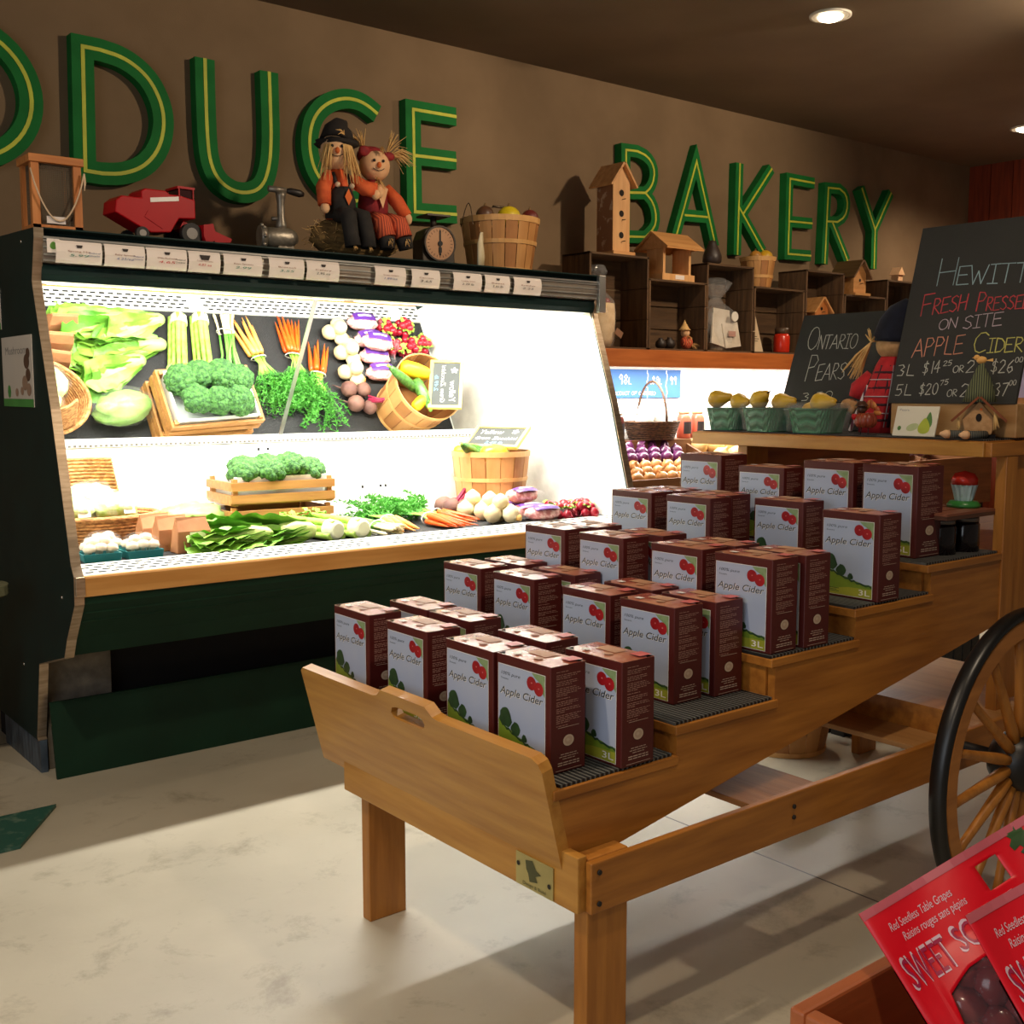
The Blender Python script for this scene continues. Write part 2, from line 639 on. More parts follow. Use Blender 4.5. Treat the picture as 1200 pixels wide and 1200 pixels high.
# the D sets the height of the first word
dl = px_to_wall([(290, 163), (300, 600)], *A3)
zt, zb = dl[0][1], dl[1][1]
orr = px_to_wall([(113, 400)], *A3)[0]
ocx, oa, ob = orr[0] - .285, .285, (zt - zb) / 2 + .005
LET.append(('O', [([(ocx + oa * math.cos(2 * PI * i / 48), (zt + zb) / 2 + ob * math.sin(2 * PI * i / 48)) for i in range(48)], True)], WP))
bowl = px_to_wall([(350, 175), (430, 200), (500, 250), (545, 310), (575, 390), (575, 470), (550, 540), (500, 590), (430, 612), (360, 610)], *A3)
LET.append(('D', [([dl[0]] + smooth_pts(bowl, 2) + [dl[1]], True)], WP))
LET.append(('U', [(smooth_pts(px_to_wall([(720, 205), (722, 300), (728, 480), (738, 570), (765, 630), (810, 668), (860, 680), (908, 668), (935, 630), (950, 560), (953, 470), (950, 380), (946, 252)], *A3), 2), False)], WP))
c_top = px_to_wall([(712, 668), (650, 615), (590, 585), (520, 575), (450, 590), (390, 625), (345, 680), (320, 750), (312, 850)], (300, 0), 5.0)
cm = c_top[-1]
zm = (zt + zb) / 2
c_bot = [(x, 2 * zm - z) for x, z in c_top[:-1]][::-1]
LET.append(('C', [(smooth_pts(c_top[:-1] + [(cm[0], zm)] + c_bot, 2), False)], WP))


def arms(off, sc, stem, *rows):
    st = px_to_wall(stem, off, sc)
    return st, [px_to_wall(r, off, sc) for r in rows]


st, rows = arms(*Z2, [(460, 165), (467, 577)], [(460, 165), (634, 195)], [(462, 350), (634, 371)], [(467, 577), (636, 588)])
LET.append(('E', [([rows[0][1], st[0], st[1], rows[2][1]], False), (rows[1], False)], WP))
b1 = px_to_wall([(362, 215), (415, 222), (460, 245), (487, 290), (490, 340), (475, 385), (450, 410), (362, 407)], *Z3)
b2 = px_to_wall([(361, 409), (450, 411), (485, 455), (500, 520), (490, 570), (450, 610), (360, 608)], *Z3)
LET.append(('B', [([b1[0]] + smooth_pts(b1[1:-1], 1) + [b1[-1]], True), ([b2[0]] + smooth_pts(b2[1:-1], 1) + [b2[-1]], True)], WB))
a = px_to_wall([(682, 268), (586, 618), (768, 655), (628, 511), (740, 521)], *Z3)
LET.append(('A', [([a[1], a[0], a[2]], False), ([a[3], a[4]], False)], WB))
k = px_to_wall([(879, 275), (867, 692), (1024, 300), (892, 508), (872, 470), (990, 684)], *Z3)
LET.append(('K', [([k[0], k[1]], False), ([k[2], k[3]], False), ([k[4], k[5]], False)], WB))
st, rows = arms(*Z4, [(172, 410), (163, 741)], [(172, 410), (280, 430)], [(165, 597), (270, 607)], [(163, 741), (264, 749)])
LET.append(('E', [([rows[0][1], st[0], st[1], rows[2][1]], False), (rows[1], False)], WB))
rr = px_to_wall([(340, 450), (390, 455), (418, 480), (425, 530), (412, 578), (380, 600), (333, 598)], *Z4)
r2 = px_to_wall([(333, 596), (324, 785), (358, 602), (425, 772)], *Z4)
LET.append(('R', [([rr[0]] + smooth_pts(rr[1:-1], 1) + [rr[-1]], True), ([r2[0], r2[1]], False), ([r2[2], r2[3]], False)], WB))
yy = px_to_wall([(487, 450), (545, 635), (617, 472), (540, 806)], *Z4)
LET.append(('Y', [([yy[0], yy[1], yy[2]], False), ([yy[1], yy[3]], False)], WB))
DESC = ['letter O cut off at the left edge of the photo', 'letter D above the red toy harvester', 'letter U above the meat grinder',
        'letter C behind the scarecrow dolls', 'larger letter E above the kitchen scale', 'letter B behind the tall birdhouse',
        'letter A between the B and the K', 'letter K between the A and an E', 'smaller letter E between the K and the R',
        'letter R before the last Y', 'letter Y, last of the word at the right']
for (ch, sts, w), ds in zip(LET, DESC):
    x0 = min(p[0] for s, c in sts for p in s)
    z0 = min(p[1] for s, c in sts for p in s)
    t = thing('wall_letter', 'green wooden ' + ds + ', yellow inlay line', 'wall letter', (x0, YW, z0 - w / 2), 0, 'green letters on the wall')
    mb = MB()
    il = MB()
    for j, (s, c) in enumerate(sts):
        loc = [(p[0] - x0, p[1] - z0 + w / 2) for p in s]
        stroke(mb, loc, w, YF - YW + j * .0006, -.001, 0, c)
        stroke(il, loc, w * .17, YF - YW - .003 + j * .0003, YF - YW + .004, 0, c)
    mb.build('letter_board', m_lgreen, t)
    il.build('inlay_line', m_lyel, t)

# ================================================================== refrigerated produce case
CX0, CX1 = 1.234, 4.036          # outer faces of the end panels
IX0, IX1 = 1.264, 4.000          # inner faces
m_dgreen = mat('dark_green_laminate', (10, 40, 38), .5, (8, 33, 32), scale=5, spec=.25)
m_lgpanel = mat('dark_green_paint', (12, 46, 30), .55, (9, 38, 24), scale=4, spec=.2, bump=.05, bscale=30)
m_steel = mat('brushed_steel_trim', (196, 176, 152), .32, metal=.75, c2=(170, 150, 126), stretch=(1, 1, 8), scale=12)
m_white = mat('white_enamelled_steel', (240, 240, 232), .35)
m_black = mat('black_rubber_mat', (26, 25, 25), .75, (20, 19, 19), scale=60, bump=.3, bscale=140)
m_brass = mat('honey_oak_rail', (200, 148, 84), .35, (182, 128, 66), stretch=(.6, 8, 8), scale=4, bump=.05)
m_mirror = mat('mirror_glass', (236, 240, 238), .01, c2=(236, 240, 238), metal=1.0)
m_alu = mat('aluminium', (206, 204, 198), .28, metal=.8)
m_dark = mat('black_cavity', (10, 10, 10), .9)
m_tube = mat('fluorescent_tube', (255, 250, 235), .5, emit=9.0)
m_lens = mat('frosted_lens', (246, 246, 240), .4)
m_conc = mat('grey_concrete_block', (120, 112, 98), .9, (92, 86, 76), scale=14, bump=.3, bscale=40)
m_chrome = mat('chrome', (225, 222, 215), .18, metal=1.0)

case = thing('display_case', 'long dark green refrigerated produce display case with mirrored back and lit white interior', 'display case', (CX0, 4.5, 0))
OC = Vector((CX0, 4.5, 0))


def cpart(mb, name, mats, **kw):
    mb.v = [tuple(Vector(p) - OC) for p in mb.v]
    return mb.build(name, mats, case, **kw)


PROF = [(4.52, .13), (4.532, .14), (4.457, .452), (4.14, .535), (4.10, .609), (3.998, .749), (3.994, .849), (4.022, .888),
        (4.047, .986), (4.174, 1.434), (4.325, 1.87), (4.332, 1.90), (4.285, 2.05), (4.285, 2.085), (4.75, 2.10), (5.2, 2.10), (5.2, .13)]
for a, b, nm in ((CX0, IX0, 'end_panel'), (IX1, CX1, 'end_panel')):
    mb = MB().prism(PROF, 'x', a, b, 0)
    # inner lining in white enamel
    lin_p = [(4.03, .85), (4.06, .99), (4.186, 1.434), (4.33, 1.86), (4.36, 1.93), (5.18, 1.93), (5.18, .85)]
    xx = b if a == CX0 else a
    e = .002
    mb.prism(lin_p, 'x', xx - e, xx + e, 1)
    cpart(mb, nm, [m_dgreen, m_white])
# bright metal edge strips along the front of both end panels
for a, b in ((CX0 - .002, IX0 + .002), (IX1 - .002, CX1 + .002)):
    mb = MB()
    fp = PROF[:14]
    for p, q in zip(fp, fp[1:]):
        d = (Vector(q) - Vector(p)).normalized()
        n = Vector((-d.y, d.x)) * .003
        if n.x > 0:
            n = -n
        P = [Vector(p) + n, Vector(q) + n, Vector(q) - n * .3, Vector(p) - n * .3]
        mb.prism([tuple(v) for v in P], 'x', a, b, 0)
    cpart(mb, 'edge_strip', m_steel)
# base
mb = MB().box(CX0 + .004, CX0 + .03, 4.515, 5.02, 0, .13)
cpart(mb, 'base_plinth', mat('scuffed_blue_grey_plinth', (82, 96, 108), .5, (48, 58, 70), scale=9, stretch=(1, 4, 1), bump=.1))
cpart(MB().box(CX0 + .03, CX1, 4.60, 5.2, 0, .50), 'base_recess', m_dark)
cpart(MB().box(1.275, 1.535, 4.54, 4.66, .0, .47), 'support_block', m_conc, bevel=.004)
# lower front
mb = MB()
fr = [(4.002, .772), (4.002, .748), (4.104, .609), (4.146, .538), (4.46, .50), (4.46, .772)]
mb.prism(fr, 'x', IX0, IX1)
for t in (.25, .5):
    yy0, zz0 = 4.002 + (4.104 - 4.002) * t, .748 - (.748 - .609) * t
    mb.box(IX0, IX1, yy0 - .003, yy0 + .01, zz0 - .003, zz0 + .003)
cpart(mb, 'front_panel', m_lgpanel)
mb = MB().prism([(3.988, .776), (3.988, .842), (3.993, .85), (4.02, .85), (4.02, .776)], 'x', IX0, IX1)
cpart(mb, 'front_rail', m_brass, bevel=.003)
cpart(MB().box(IX0 - .03, IX0 + .004, 3.982, 4.0, .78, .85), 'rail_bracket', m_steel, bevel=.003)
# white grille behind the rail: sloping perforated face with dark slots
GY0, GY1, GZ0, GZ1 = 4.004, 4.128, .851, .874
mb = MB().prism([(GY0, .80), (GY1, .80), (GY1, GZ1), (GY0, GZ0)], 'x', IX0, IX1, 0)
gu = Vector((0, GY1 - GY0, GZ1 - GZ0)).normalized()
gn = Vector((0, -gu.z, gu.y)) * .0008
for r in range(4):
    n = int((IX1 - IX0) / .046)
    for i in range(n):
        x = IX0 + .02 + i * .046 + (r % 2) * .023
        if i % 28 in (26, 27) or x + .03 > IX1:
            continue
        mb.quad(Vector((0, GY0, GZ0)) + gn, (1, 0, 0), gu, x, x + .029, .020 + r * .026, .032 + r * .026, 1)
cpart(mb, 'air_grille', [m_white, mat('grille_slot', (26, 25, 24), .9)], fix=False)
cpart(MB().box(IX0, IX1, GY1, 5.0, .76, .857), 'deck_pan', m_white)
cpart(MB().box(IX0 + .004, IX1 - .015, GY1 + .002, 4.962, .857, .864), 'deck_mat', m_black)


# sloping back wall with screw holes and slots, thin ledge under the mirror
def wy(z, k=0.0):
    return 4.975 + (z - .864) * .25 - .0015 - k


mb = MB().prism([(wy(.80), .80), (wy(1.262), 1.262), (5.12, 1.262), (5.12, .80)], 'x', IX0, IX1, 0)
wu = Vector((0, .25, 1)).normalized()


def wq(x0, x1, z0, z1, m):
    mb.add([(x0, wy(z0, .001), z0), (x1, wy(z0, .001), z0), (x1, wy(z1, .001), z1), (x0, wy(z1, .001), z1)], [(0, 1, 2, 3)], m)


for xx in (2.46, 2.51):
    for i in range(4):
        z = 1.06 + i * .05
        wq(xx, xx + .014, z, z + .014, 1)
for xx in (3.02, 3.13, 3.16):
    wq(xx - .007, xx + .007, 1.0, 1.014, 1)
for r in range(3):
    for i in range(130):
        x = IX0 + .02 + i * .0205 + (r % 2) * .01
        if x < IX1 - .02:
            wq(x, x + .011, 1.165 + r * .014, 1.171 + r * .014, 2)
cpart(mb, 'back_wall', [m_white, m_dark, mat('pale_slots', (200, 200, 196), .5)], fix=False)
mb = MB().box(IX0, IX1, 5.062, 5.13, 1.250, 1.268, 0)
for i in range(118):
    x = IX0 + .02 + i * .023
    if x < IX1 - .02:
        mb.quad((0, 5.0612, 0), (1, 0, 0), (0, 0, 1), x, x + .013, 1.252, 1.262, 1)
cpart(mb, 'back_ledge', [m_white, mat('grey_slot', (96, 92, 84), .6)], fix=False)
# tilted mirror panes, 31 degrees off vertical
ca, sa = math.cos(R(31)), math.sin(R(31))
MO = Vector((0, 5.08, 1.275))


def mirror_quad(x0, x1, s0, s1, th, mats, name):
    mb = MB()
    up = Vector((0, -sa, ca))
    nn = Vector((0, ca, sa))
    vs = []
    for k in (0, th):
        for (x, s) in ((x0, s0), (x1, s0), (x1, s1), (x0, s1)):
            vs.append(MO + Vector((x, 0, 0)) + up * s + nn * k)
    mb.add(vs, [(0, 1, 2, 3), (7, 6, 5, 4), (0, 4, 5, 1), (1, 5, 6, 2), (2, 6, 7, 3), (3, 7, 4, 0)])
    return cpart(mb, name, mats)


mirror_quad(IX0 + .002, 2.584, -.008, .79, .006, m_mirror, 'mirror_pane')
mirror_quad(2.602, IX1 - .004, -.008, .79, .006, m_mirror, 'mirror_pane')
mirror_quad(2.584, 2.602, -.008, .79, -.004, m_alu, 'mirror_joint')
# canopy
mb = MB().prism([(4.33, 2.055), (4.33, 2.075), (4.285, 2.083), (4.285, 2.088), (5.2, 2.088), (5.2, 1.985), (4.40, 1.985), (4.36, 1.93), (4.325, 1.90), (4.313, 1.925), (4.313, 1.958), (4.335, 1.962)], 'x', IX0, IX1)
cpart(mb, 'canopy', m_dgreen)
cpart(MB().box(IX0, IX1, 4.278, 4.292, 2.048, 2.056), 'canopy_lip', m_alu)
mb = MB().prism([(4.345, 1.905), (4.36, 1.93), (4.52, 1.975), (4.54, 1.96), (4.40, 1.898)], 'x', IX0, IX1)
cpart(mb, 'lamp_lens', m_lens)
for x0, x1 in ((1.32, 2.60), (2.66, 3.94)):
    cpart(MB().tube([(x0, 4.455, 1.914), (x1, 4.455, 1.914)], .013, 12), 'lamp_tube', m_tube)
# price rail: clear ribbed channel
mb = MB().prism([(4.296, 2.048), (4.288, 2.04), (4.284, 2.005), (4.296, 1.966), (4.33, 1.962), (4.33, 2.052)], 'x', IX0, IX1, 0)
for z in (2.042, 2.018, 1.992, 1.972):
    yy0 = 4.287 if z > 1.98 else 4.292
    mb.box(IX0, IX1, yy0 - .006, yy0, z - .003, z + .003, 1)
cpart(mb, 'price_rail', [mat('clear_grey_channel', (150, 140, 128), .2, metal=.3), m_alu])
mb = MB().box(IX1 - .008, CX1 + .003, 4.268, 4.292, 1.90, 2.088, 0)
cpart(mb, 'rail_end_cap', m_alu, bevel=.004)

# price tags (things slipped into the rail)
m_paper = mat('white_card', (232, 222, 214), .6, (226, 214, 206), scale=3)
INK = {'k': mat('black_ink', (50, 42, 40), .7), 'b': mat('blue_marker', (52, 74, 150), .7), 'g': mat('green_marker', (60, 140, 120), .7),
       'r': mat('red_marker', (196, 50, 40), .7)}
tags = [(64, 118, 'Spring Mix', 'g', '5.99', 'b', 'with a blue note at its right end'), (121, 168, 'Baby Spinach', 'b', '4.25/ea', 'b', 'under the red toy harvester body'),
        (170, 217, 'White Mushrooms', 'r', '4.65', 'k', 'under the harvester header reel'), (219, 256, 'Cremini Mushrooms', 'r', '4.85 ea', '', 'with a larger basket logo and red price'),
        (260, 305, 'Bean Sprouts', 'g', '2.99', '', 'under the meat grinder'), (313, 354, 'Broccoli', 'g', '3.55', '', 'right of a short gap after the grinder'),
        (357, 395, 'Celery', 'k', '2.95 ea', '', 'under the left scarecrow doll'), (437, 473, 'Green Onions', 'b', '1.89/ea', '', 'alone below the hay bale end'),
        (480, 513, 'Carrots', 'k', '3.65', '', 'under the kitchen scale'), (529, 562, 'Cooking Onions', 'k', '2.29 lb', '', 'left of the three under the bushel basket'),
        (566, 595, 'Beets', 'k', '2.65 lb', '', 'middle of the three under the bushel basket'), (600, 632, 'Radishes', 'k', '2.25', '', 'last before the empty end of the rail')]
for (xa, xb, nm, cc, pr, nb, lab) in tags:
    p0, p1 = on(xa, 300, 'y', 4.28).x, on(xb, 302, 'y', 4.28).x
    w = p1 - p0
    mb = MB()
    zz = [(-.004, .083), (-.012, .072), (-.016, .042), (-.008, .012), (-.001, .002)]
    for (a, z1), (b, z2) in zip(zz, zz[1:]):
        mb.add([(0, a, z1), (w, a, z1), (w, b, z2), (0, b, z2)], [(0, 1, 2, 3)], 0)
        mb.add([(0, a + .001, z1), (w, a + .001, z1), (w, b + .001, z2), (0, b + .001, z2)], [(3, 2, 1, 0)], 0)
    o, ux, uy = (0, -.0168, 0), (1, 0, 0), (0, 0, 1)
    big = 1.9 if nm.startswith('Crem') else 1.0
    bx = w * .5
    mb.poly(o, ux, uy, [(bx - .012 * big, .068), (bx + .012 * big, .068), (bx + .008 * big, .068 - .010 * big), (bx - .008 * big, .068 - .010 * big)], 1)
    text(mb, nm, o, ux, uy, w * .25, .042, .006, w * .5, 2)
    text(mb, pr, o, ux, uy, w * .28, .026, .009, w * .42, 3, .2)
    if nb:
        text(mb, 'Product of', o, ux, uy, w * .70, .040, .006, w * .26, 4, .2)
        text(mb, 'Ontario', o, ux, uy, w * .70, .030, .006, w * .24, 4, .2)
    tag(mb.build('price_tag', [m_paper, INK['k'], mat('brown_ink', (150, 96, 70), .7), INK[cc], INK[nb or 'k']], None, (p0, 4.276, 1.962), fix=False),
        'white price tag for ' + nm.lower() + ' ' + lab, 'price tag', 'price tags along the case rail')
mb = MB().box(0, .045, -.002, 0, 0, .05, 0)
mb.poly((.022, -.0026, .026), (1, 0, 0), (0, 0, 1), [(.012 * math.cos(a) * (1 - .25 * math.sin(a)), .014 * math.sin(a)) for a in np.linspace(0, 2 * PI, 14)[:-1]], 1)
tag(mb.build('leaf_sticker', [m_paper, mat('leaf_green_print', (96, 150, 60), .6)], None, (IX0 + .01, 4.276, 1.998)), 'small white sticker with a green leaf at the left rail end', 'sticker')

# screws on the end panel
mb = MB()
for (px, py) in ((25, 283), (73, 700), (28.5, 778)):
    q = on(px, py, 'x', CX0)
    mb.ball((CX0 - .001, q.y, q.z), (.004, .007, .007), 0, 10, 6)
cpart(mb, 'panel_screws', m_chrome)

# cards stuck on the end panel
m_photo = mat('pale_photo_card', (206, 198, 186), .5, (196, 186, 172), scale=2)
m_cgreen = mat('green_print', (74, 150, 70), .5)
mb = MB().box(-.003, 0, -.40, 0, 0, .268, 0)
o, ux, uy = (-.0036, 0, 0), (0, -1, 0), (0, 0, 1)
mb.quad(o, ux, uy, 0, .40, 0, .03, 1)
text(mb, 'Mushroom', o, ux, uy, .05, .20, .03, .28, 2)
for (cx, cy, rr, mm) in ((.33, .17, .035, 3), (.345, .12, .03, 3), (.30, .09, .035, 4), (.35, .065, .03, 4), (.26, .06, .02, 4), (.19, .055, .02, 4), (.35, .20, .025, 3)):
    mb.poly((-.004 - rr * .01, 0, 0), ux, uy, [(cx + rr * math.cos(t), cy + rr * .8 * math.sin(t)) for t in np.linspace(0, 2 * PI, 15)[:-1]], mm)
mb.poly((-.004, 0, 0), ux, uy, [(.085 + .022 * math.cos(t), .058 + .026 * math.sin(t)) for t in np.linspace(0, 2 * PI, 9)[:-1]], 1)
tag(mb.build('mushroom_card', [m_photo, m_cgreen, mat('grey_print', (150, 146, 140), .6), mat('brown_print', (92, 66, 50), .6), mat('tan_print', (160, 130, 108), .6)],
             None, (CX0 - .001, 4.765, 1.44)), 'white mushroom card with green band on the dark case end', 'sign')
mb = MB().box(-.003, 0, -.2, 0, 0, .16, 0)
mb.quad(o, ux, uy, 0, .2, 0, .025, 1)
q = on(2.5, 386, 'x', CX0)
tag(mb.build('pale_card', [m_photo, m_cgreen], None, (CX0 - .001, q.y + .2, q.z)), 'pale card at the left photo edge above the mushroom card', 'sign')

# leaning kick plate
mb = MB()
dy, dz = .055, .292
mb.add([(0, 0, 0), (2.72, 0, 0), (2.72, dy, dz), (0, dy, dz), (0, .012, 0), (2.72, .012, 0), (2.72, dy + .012, dz), (0, dy + .012, dz)],
       [(0, 1, 2, 3), (7, 6, 5, 4), (0, 4, 5, 1), (1, 5, 6, 2), (2, 6, 7, 3), (3, 7, 4, 0)])
tag(mb.build('kick_plate', m_lgpanel, None, (1.262, 4.395, 0.001)), 'loose dark green kick plate leaning under the display case', 'panel')

# ================================================================== wooden display cart
m_oak = wood('oiled_pine', (184, 120, 46), (146, 88, 28), axis=0, rough=.42, coat=.15)
m_oakl = wood('pale_pine_board', (196, 142, 64), (170, 114, 44), axis=1, rough=.4, coat=.15)
m_oakv = wood('pine_leg', (188, 124, 50), (156, 96, 32), axis=2, rough=.45, coat=.1)
m_bolt = mat('dark_bolt', (30, 26, 24), .5)
m_rub = mat('ribbed_black_mat', (14, 14, 15), .7, (96, 96, 92), wave=(22, 0), stretch=(1.0, -1.55, 1), bump=.7, lo=.55, hi=.8)
cart = thing('display_cart', 'stepped wooden apple cider display cart with spoked wheel and angled headboard', 'cart', (1.6, 2.3, 0))
OR = Vector((1.6, 2.3, 0))


def kpart(mb, name, mats, parent=None, **kw):
    mb.v = [tuple(Vector(p) - OR) for p in mb.v]
    return mb.build(name, mats, parent or cart, **kw)


YN, YFAR = 1.775, 2.84
# legs
for (y0, y1) in ((1.722, 1.766), (2.628, 2.668)):
    kpart(MB().box(1.59, 1.712, y0, y1, 0, .372 if y0 > 2 else .49), 'leg', m_oakv, bevel=.003)
for (y0, y1) in ((1.722, 1.766), (2.628, 2.668)):
    kpart(MB().box(3.95, 4.07, y0, y1, 0, .49), 'leg', m_oakv, bevel=.003)
# stretchers
kpart(MB().box(1.583, 4.4, 1.702, 1.722, .372, .488), 'stretcher', m_oak, bevel=.003)
kpart(MB().box(1.583, 4.4, 2.668, 2.69, .372, .488), 'stretcher', m_oak, bevel=.003)
kpart(MB().box(1.562, 1.589, 1.723, 2.715, .372, .50), 'cross_beam', m_oakl, bevel=.003)
for (x, z) in ((1.605, .465), (1.605, .394), (2.28, .452), (2.28, .424)):
    kpart(MB().tube([(x, 1.7025, z), (x, 1.698, z)], .006, 10), 'bolt', m_bolt)
# plaque on the cross beam
mb = MB().box(1.558, 1.5605, 1.80, 1.93, .376, .452, 0)
o, ux, uy = (1.557, 1.93, .376), (0, -1, 0), (0, 0, 1)
mb.poly(o, ux, uy, [(.035, .065), (.06, .07), (.072, .052), (.09, .045), (.07, .036), (.078, .024), (.05, .018), (.045, .036), (.038, .045)], 1)
text(mb, 'Design & Build', o, ux, uy, .026, .006, .008, .08, 1)
for (u, v) in ((.01, .05), (.118, .03)):
    mb.poly((1.5565, 1.93 - u, .376 + v), ux, uy, [(.006 * math.cos(a * PI / 4), .006 * math.sin(a * PI / 4)) for a in range(8)], 2)
kpart(mb, 'maker_plaque', [mat('pale_brass_plate', (196, 182, 118), .35, metal=.4), mat('olive_print', (84, 84, 50), .6), m_bolt])
# headboard: leaning board with a handle hump and slot
# local board frame: u along y (from far to near), v up the slope
lean = Vector((-.072, 0, .285)).normalized()
hb_o = Vector((1.568, YFAR, .432))
hb_n = Vector((lean.z, 0, -lean.x))
Lb = YFAR - YN
top = .292
outl = [(0, 0), (Lb, 0), (Lb, top - .03), (Lb - .008, top - .01), (Lb - .028, top), (.69, top), (.665, top + .004), (.64, top + .026), (.44, top + .026), (.415, top + .006), (.39, top), (.015, top), (0, top - .012)]
slot = [(.47, top - .03), (.48, top - .014), (.50, top - .008), (.60, top - .008), (.615, top - .014), (.622, top - .028), (.612, top - .040), (.598, top - .044), (.50, top - .044), (.48, top - .042)]
bm = bmesh.new()


def hb(u, v, k):
    return hb_o + Vector((0, -u, 0)) + lean * v + hb_n * k - OR


ev = []
for loop in (outl, slot):
    vs = [bm.verts.new(hb(u, v, 0)) for u, v in loop]
    for i in range(len(vs)):
        ev.append(bm.edges.new((vs[i], vs[(i + 1) % len(vs)])))
fill = bmesh.ops.triangle_fill(bm, edges=ev, use_beauty=True)
fc = [g for g in fill['geom'] if isinstance(g, bmesh.types.BMFace)]
ext = bmesh.ops.extrude_face_region(bm, geom=fc)
bmesh.ops.translate(bm, verts=[v for v in ext['geom'] if isinstance(v, bmesh.types.BMVert)], vec=hb_n * .030)
bmesh.ops.recalc_face_normals(bm, faces=bm.faces)
me = bpy.data.meshes.new('headboard')
bm.to_mesh(me)
bm.free()
me.materials.append(m_oakl)
o = bpy.data.objects.new('headboard', me)
COL.objects.link(o)
o.parent = cart
# stepped side panels
ST = [(1.56, 1.925, .640), (1.915, 2.295, .712), (2.265, 2.645, .820), (2.620, 3.01, .905), (2.975, 3.40, .992)]   # x0, x1, top of step
sill = .05
side = [(1.585, .447)]
side += [(1.545, .632), (1.922, .632), (1.922, .704), (2.285, .704), (2.285, .812), (2.63, .812), (2.63, .897), (3.0, .897), (3.0, .984), (3.40, .984), (3.40, .765), (3.13, .716)]
for (y0, y1) in ((YN, YN + .022), (YFAR - .022, YFAR)):
    kpart(MB().prism([(a, b) for a, b in side], 'y', y0, y1), 'side_panel', m_oak)
# tray boards, risers, rubber mats
for i, (x0, x1, z) in enumerate(ST):
    kpart(MB().box(x0 if i else 1.535, x1, YN - .005, YFAR + .005, z - .022, z), 'step_board', m_oak, bevel=.002)
    if i:
        kpart(MB().box(x0 + .012, x0 + .03, YN + .023, YFAR - .023, ST[i - 1][2] - .02, z - .023), 'riser', m_oak)
    kpart(MB().box(x0 + (.004 if i else .0), x1 - .015, YN + .004, YFAR - .004, z + .0005, z + .007), 'ribbed_mat', m_rub)
# lower planks on the stretchers
kpart(MB().box(2.14, 2.40, 1.7235, 2.667, .466, .482), 'lower_plank', wood('plank', (170, 112, 56), (136, 86, 40), axis=1), bevel=.002)
kpart(MB().box(2.87, 3.94, 1.7235, 2.667, .466, .482), 'lower_shelf', wood('ply_shelf', (178, 130, 76), (160, 112, 60), axis=1), bevel=.002)
# upper cabinet with the counter top
kpart(MB().box(3.40, 3.47, YN - .006, YN + .03, .40, 1.297), 'corner_stile', m_oakv, bevel=.002)
kpart(MB().box(3.47, 4.6, YN + .012, YN + .03, .50, 1.297), 'cabinet_panel', m_oakv)
kpart(MB().box(3.30, 4.6, YN - .008, YN + .014, 1.297, 1.342), 'top_rail', m_oak, bevel=.002)
kpart(MB().box(3.292, 3.312, YN + .015, 2.985, 1.297, 1.342), 'counter_front_rail', m_oakl, bevel=.002)
kpart(MB().box(3.313, 4.6, YN + .016, 2.985, 1.327, 1.345), 'counter_top', m_oak, bevel=.002)
kpart(MB().box(3.316, 4.4, YN + .03, 2.95, 1.3455, 1.350), 'counter_mat', m_rub)
kpart(MB().box(3.47, 4.5, 2.79, 2.82, 1.16, 1.325), 'back_apron', m_oak)
kpart(MB().box(3.345, 3.47, 2.755, 2.80, .985, 1.326), 'counter_post', m_oakv, bevel=.002)
kpart(MB().box(3.40, 4.5, YN + .031, 2.84, .965, .984), 'cabinet_shelf', m_oak)
# wheel (on the near side)
WX, WY, WZ, WR = 3.077, 1.52, .4475, .447


def wring(r0, r1, y0, y1, n=56):
    mb = MB()
    vs, fs = [], []
    for j in range(n):
        a = 2 * PI * j / n
        c, s = math.cos(a), math.sin(a)
        vs += [(WX + r0 * c, y0, WZ + r0 * s), (WX + r1 * c, y0, WZ + r1 * s), (WX + r1 * c, y1, WZ + r1 * s), (WX + r0 * c, y1, WZ + r0 * s)]
    for j in range(n):
        k2 = (j + 1) % n
        for q in range(4):
            fs.append((j * 4 + q, j * 4 + (q + 1) % 4, k2 * 4 + (q + 1) % 4, k2 * 4 + q))
    mb.add(vs, fs)
    return mb


wh = kpart(wring(.373, .424, WY - .022, WY + .022), 'wheel', wood('wheel_wood', (186, 122, 58), (160, 100, 44), axis=0), bevel=.004)


def wsub(mb, name, mats, **kw):
    mb.v = [tuple(Vector(p) - OR) for p in mb.v]
    return mb.build(name, mats, wh, **kw)


tyre = MB()
tyre.tube([(WX + .434 * math.cos(2 * PI * j / 64), WY, WZ + .434 * math.sin(2 * PI * j / 64)) for j in range(64)], .0145, 10, closed=True)
tyre.v = [(p[0], WY + (p[1] - WY) * 1.75, p[2]) for p in tyre.v]
wsub(tyre, 'tyre', mat('black_rubber_tyre', (16, 16, 17), .35))
for j in range(16):
    a = 2 * PI * (j + .3) / 16
    d = Vector((math.cos(a), 0, math.sin(a)))
    c = Vector((WX, WY, WZ))
    mb = MB()
    pts = [c + d * t for t in (.05, .12, .25, .33, .378)]
    mb.tube(pts, [.015, .017, .0135, .0125, .0135], 8)
    wsub(mb, 'spoke', m_oakv)
mb = MB()
mb.tube([(WX, WY - .07, WZ), (WX, WY - .055, WZ), (WX, WY - .05, WZ), (WX, WY + .04, WZ), (WX, WY + .07, WZ)], [.04, .05, .08, .085, .06], 20)
wsub(mb, 'hub', mat('black_hub_paint', (20, 19, 19), .4))
kpart(MB().tube([(WX, WY + .03, WZ), (WX, 2.95, WZ)], .018, 12), 'axle', m_bolt)
kpart(MB().box(WX - .05, WX + .05, 1.724, 2.666, .4825, .56), 'axle_block', m_oak)

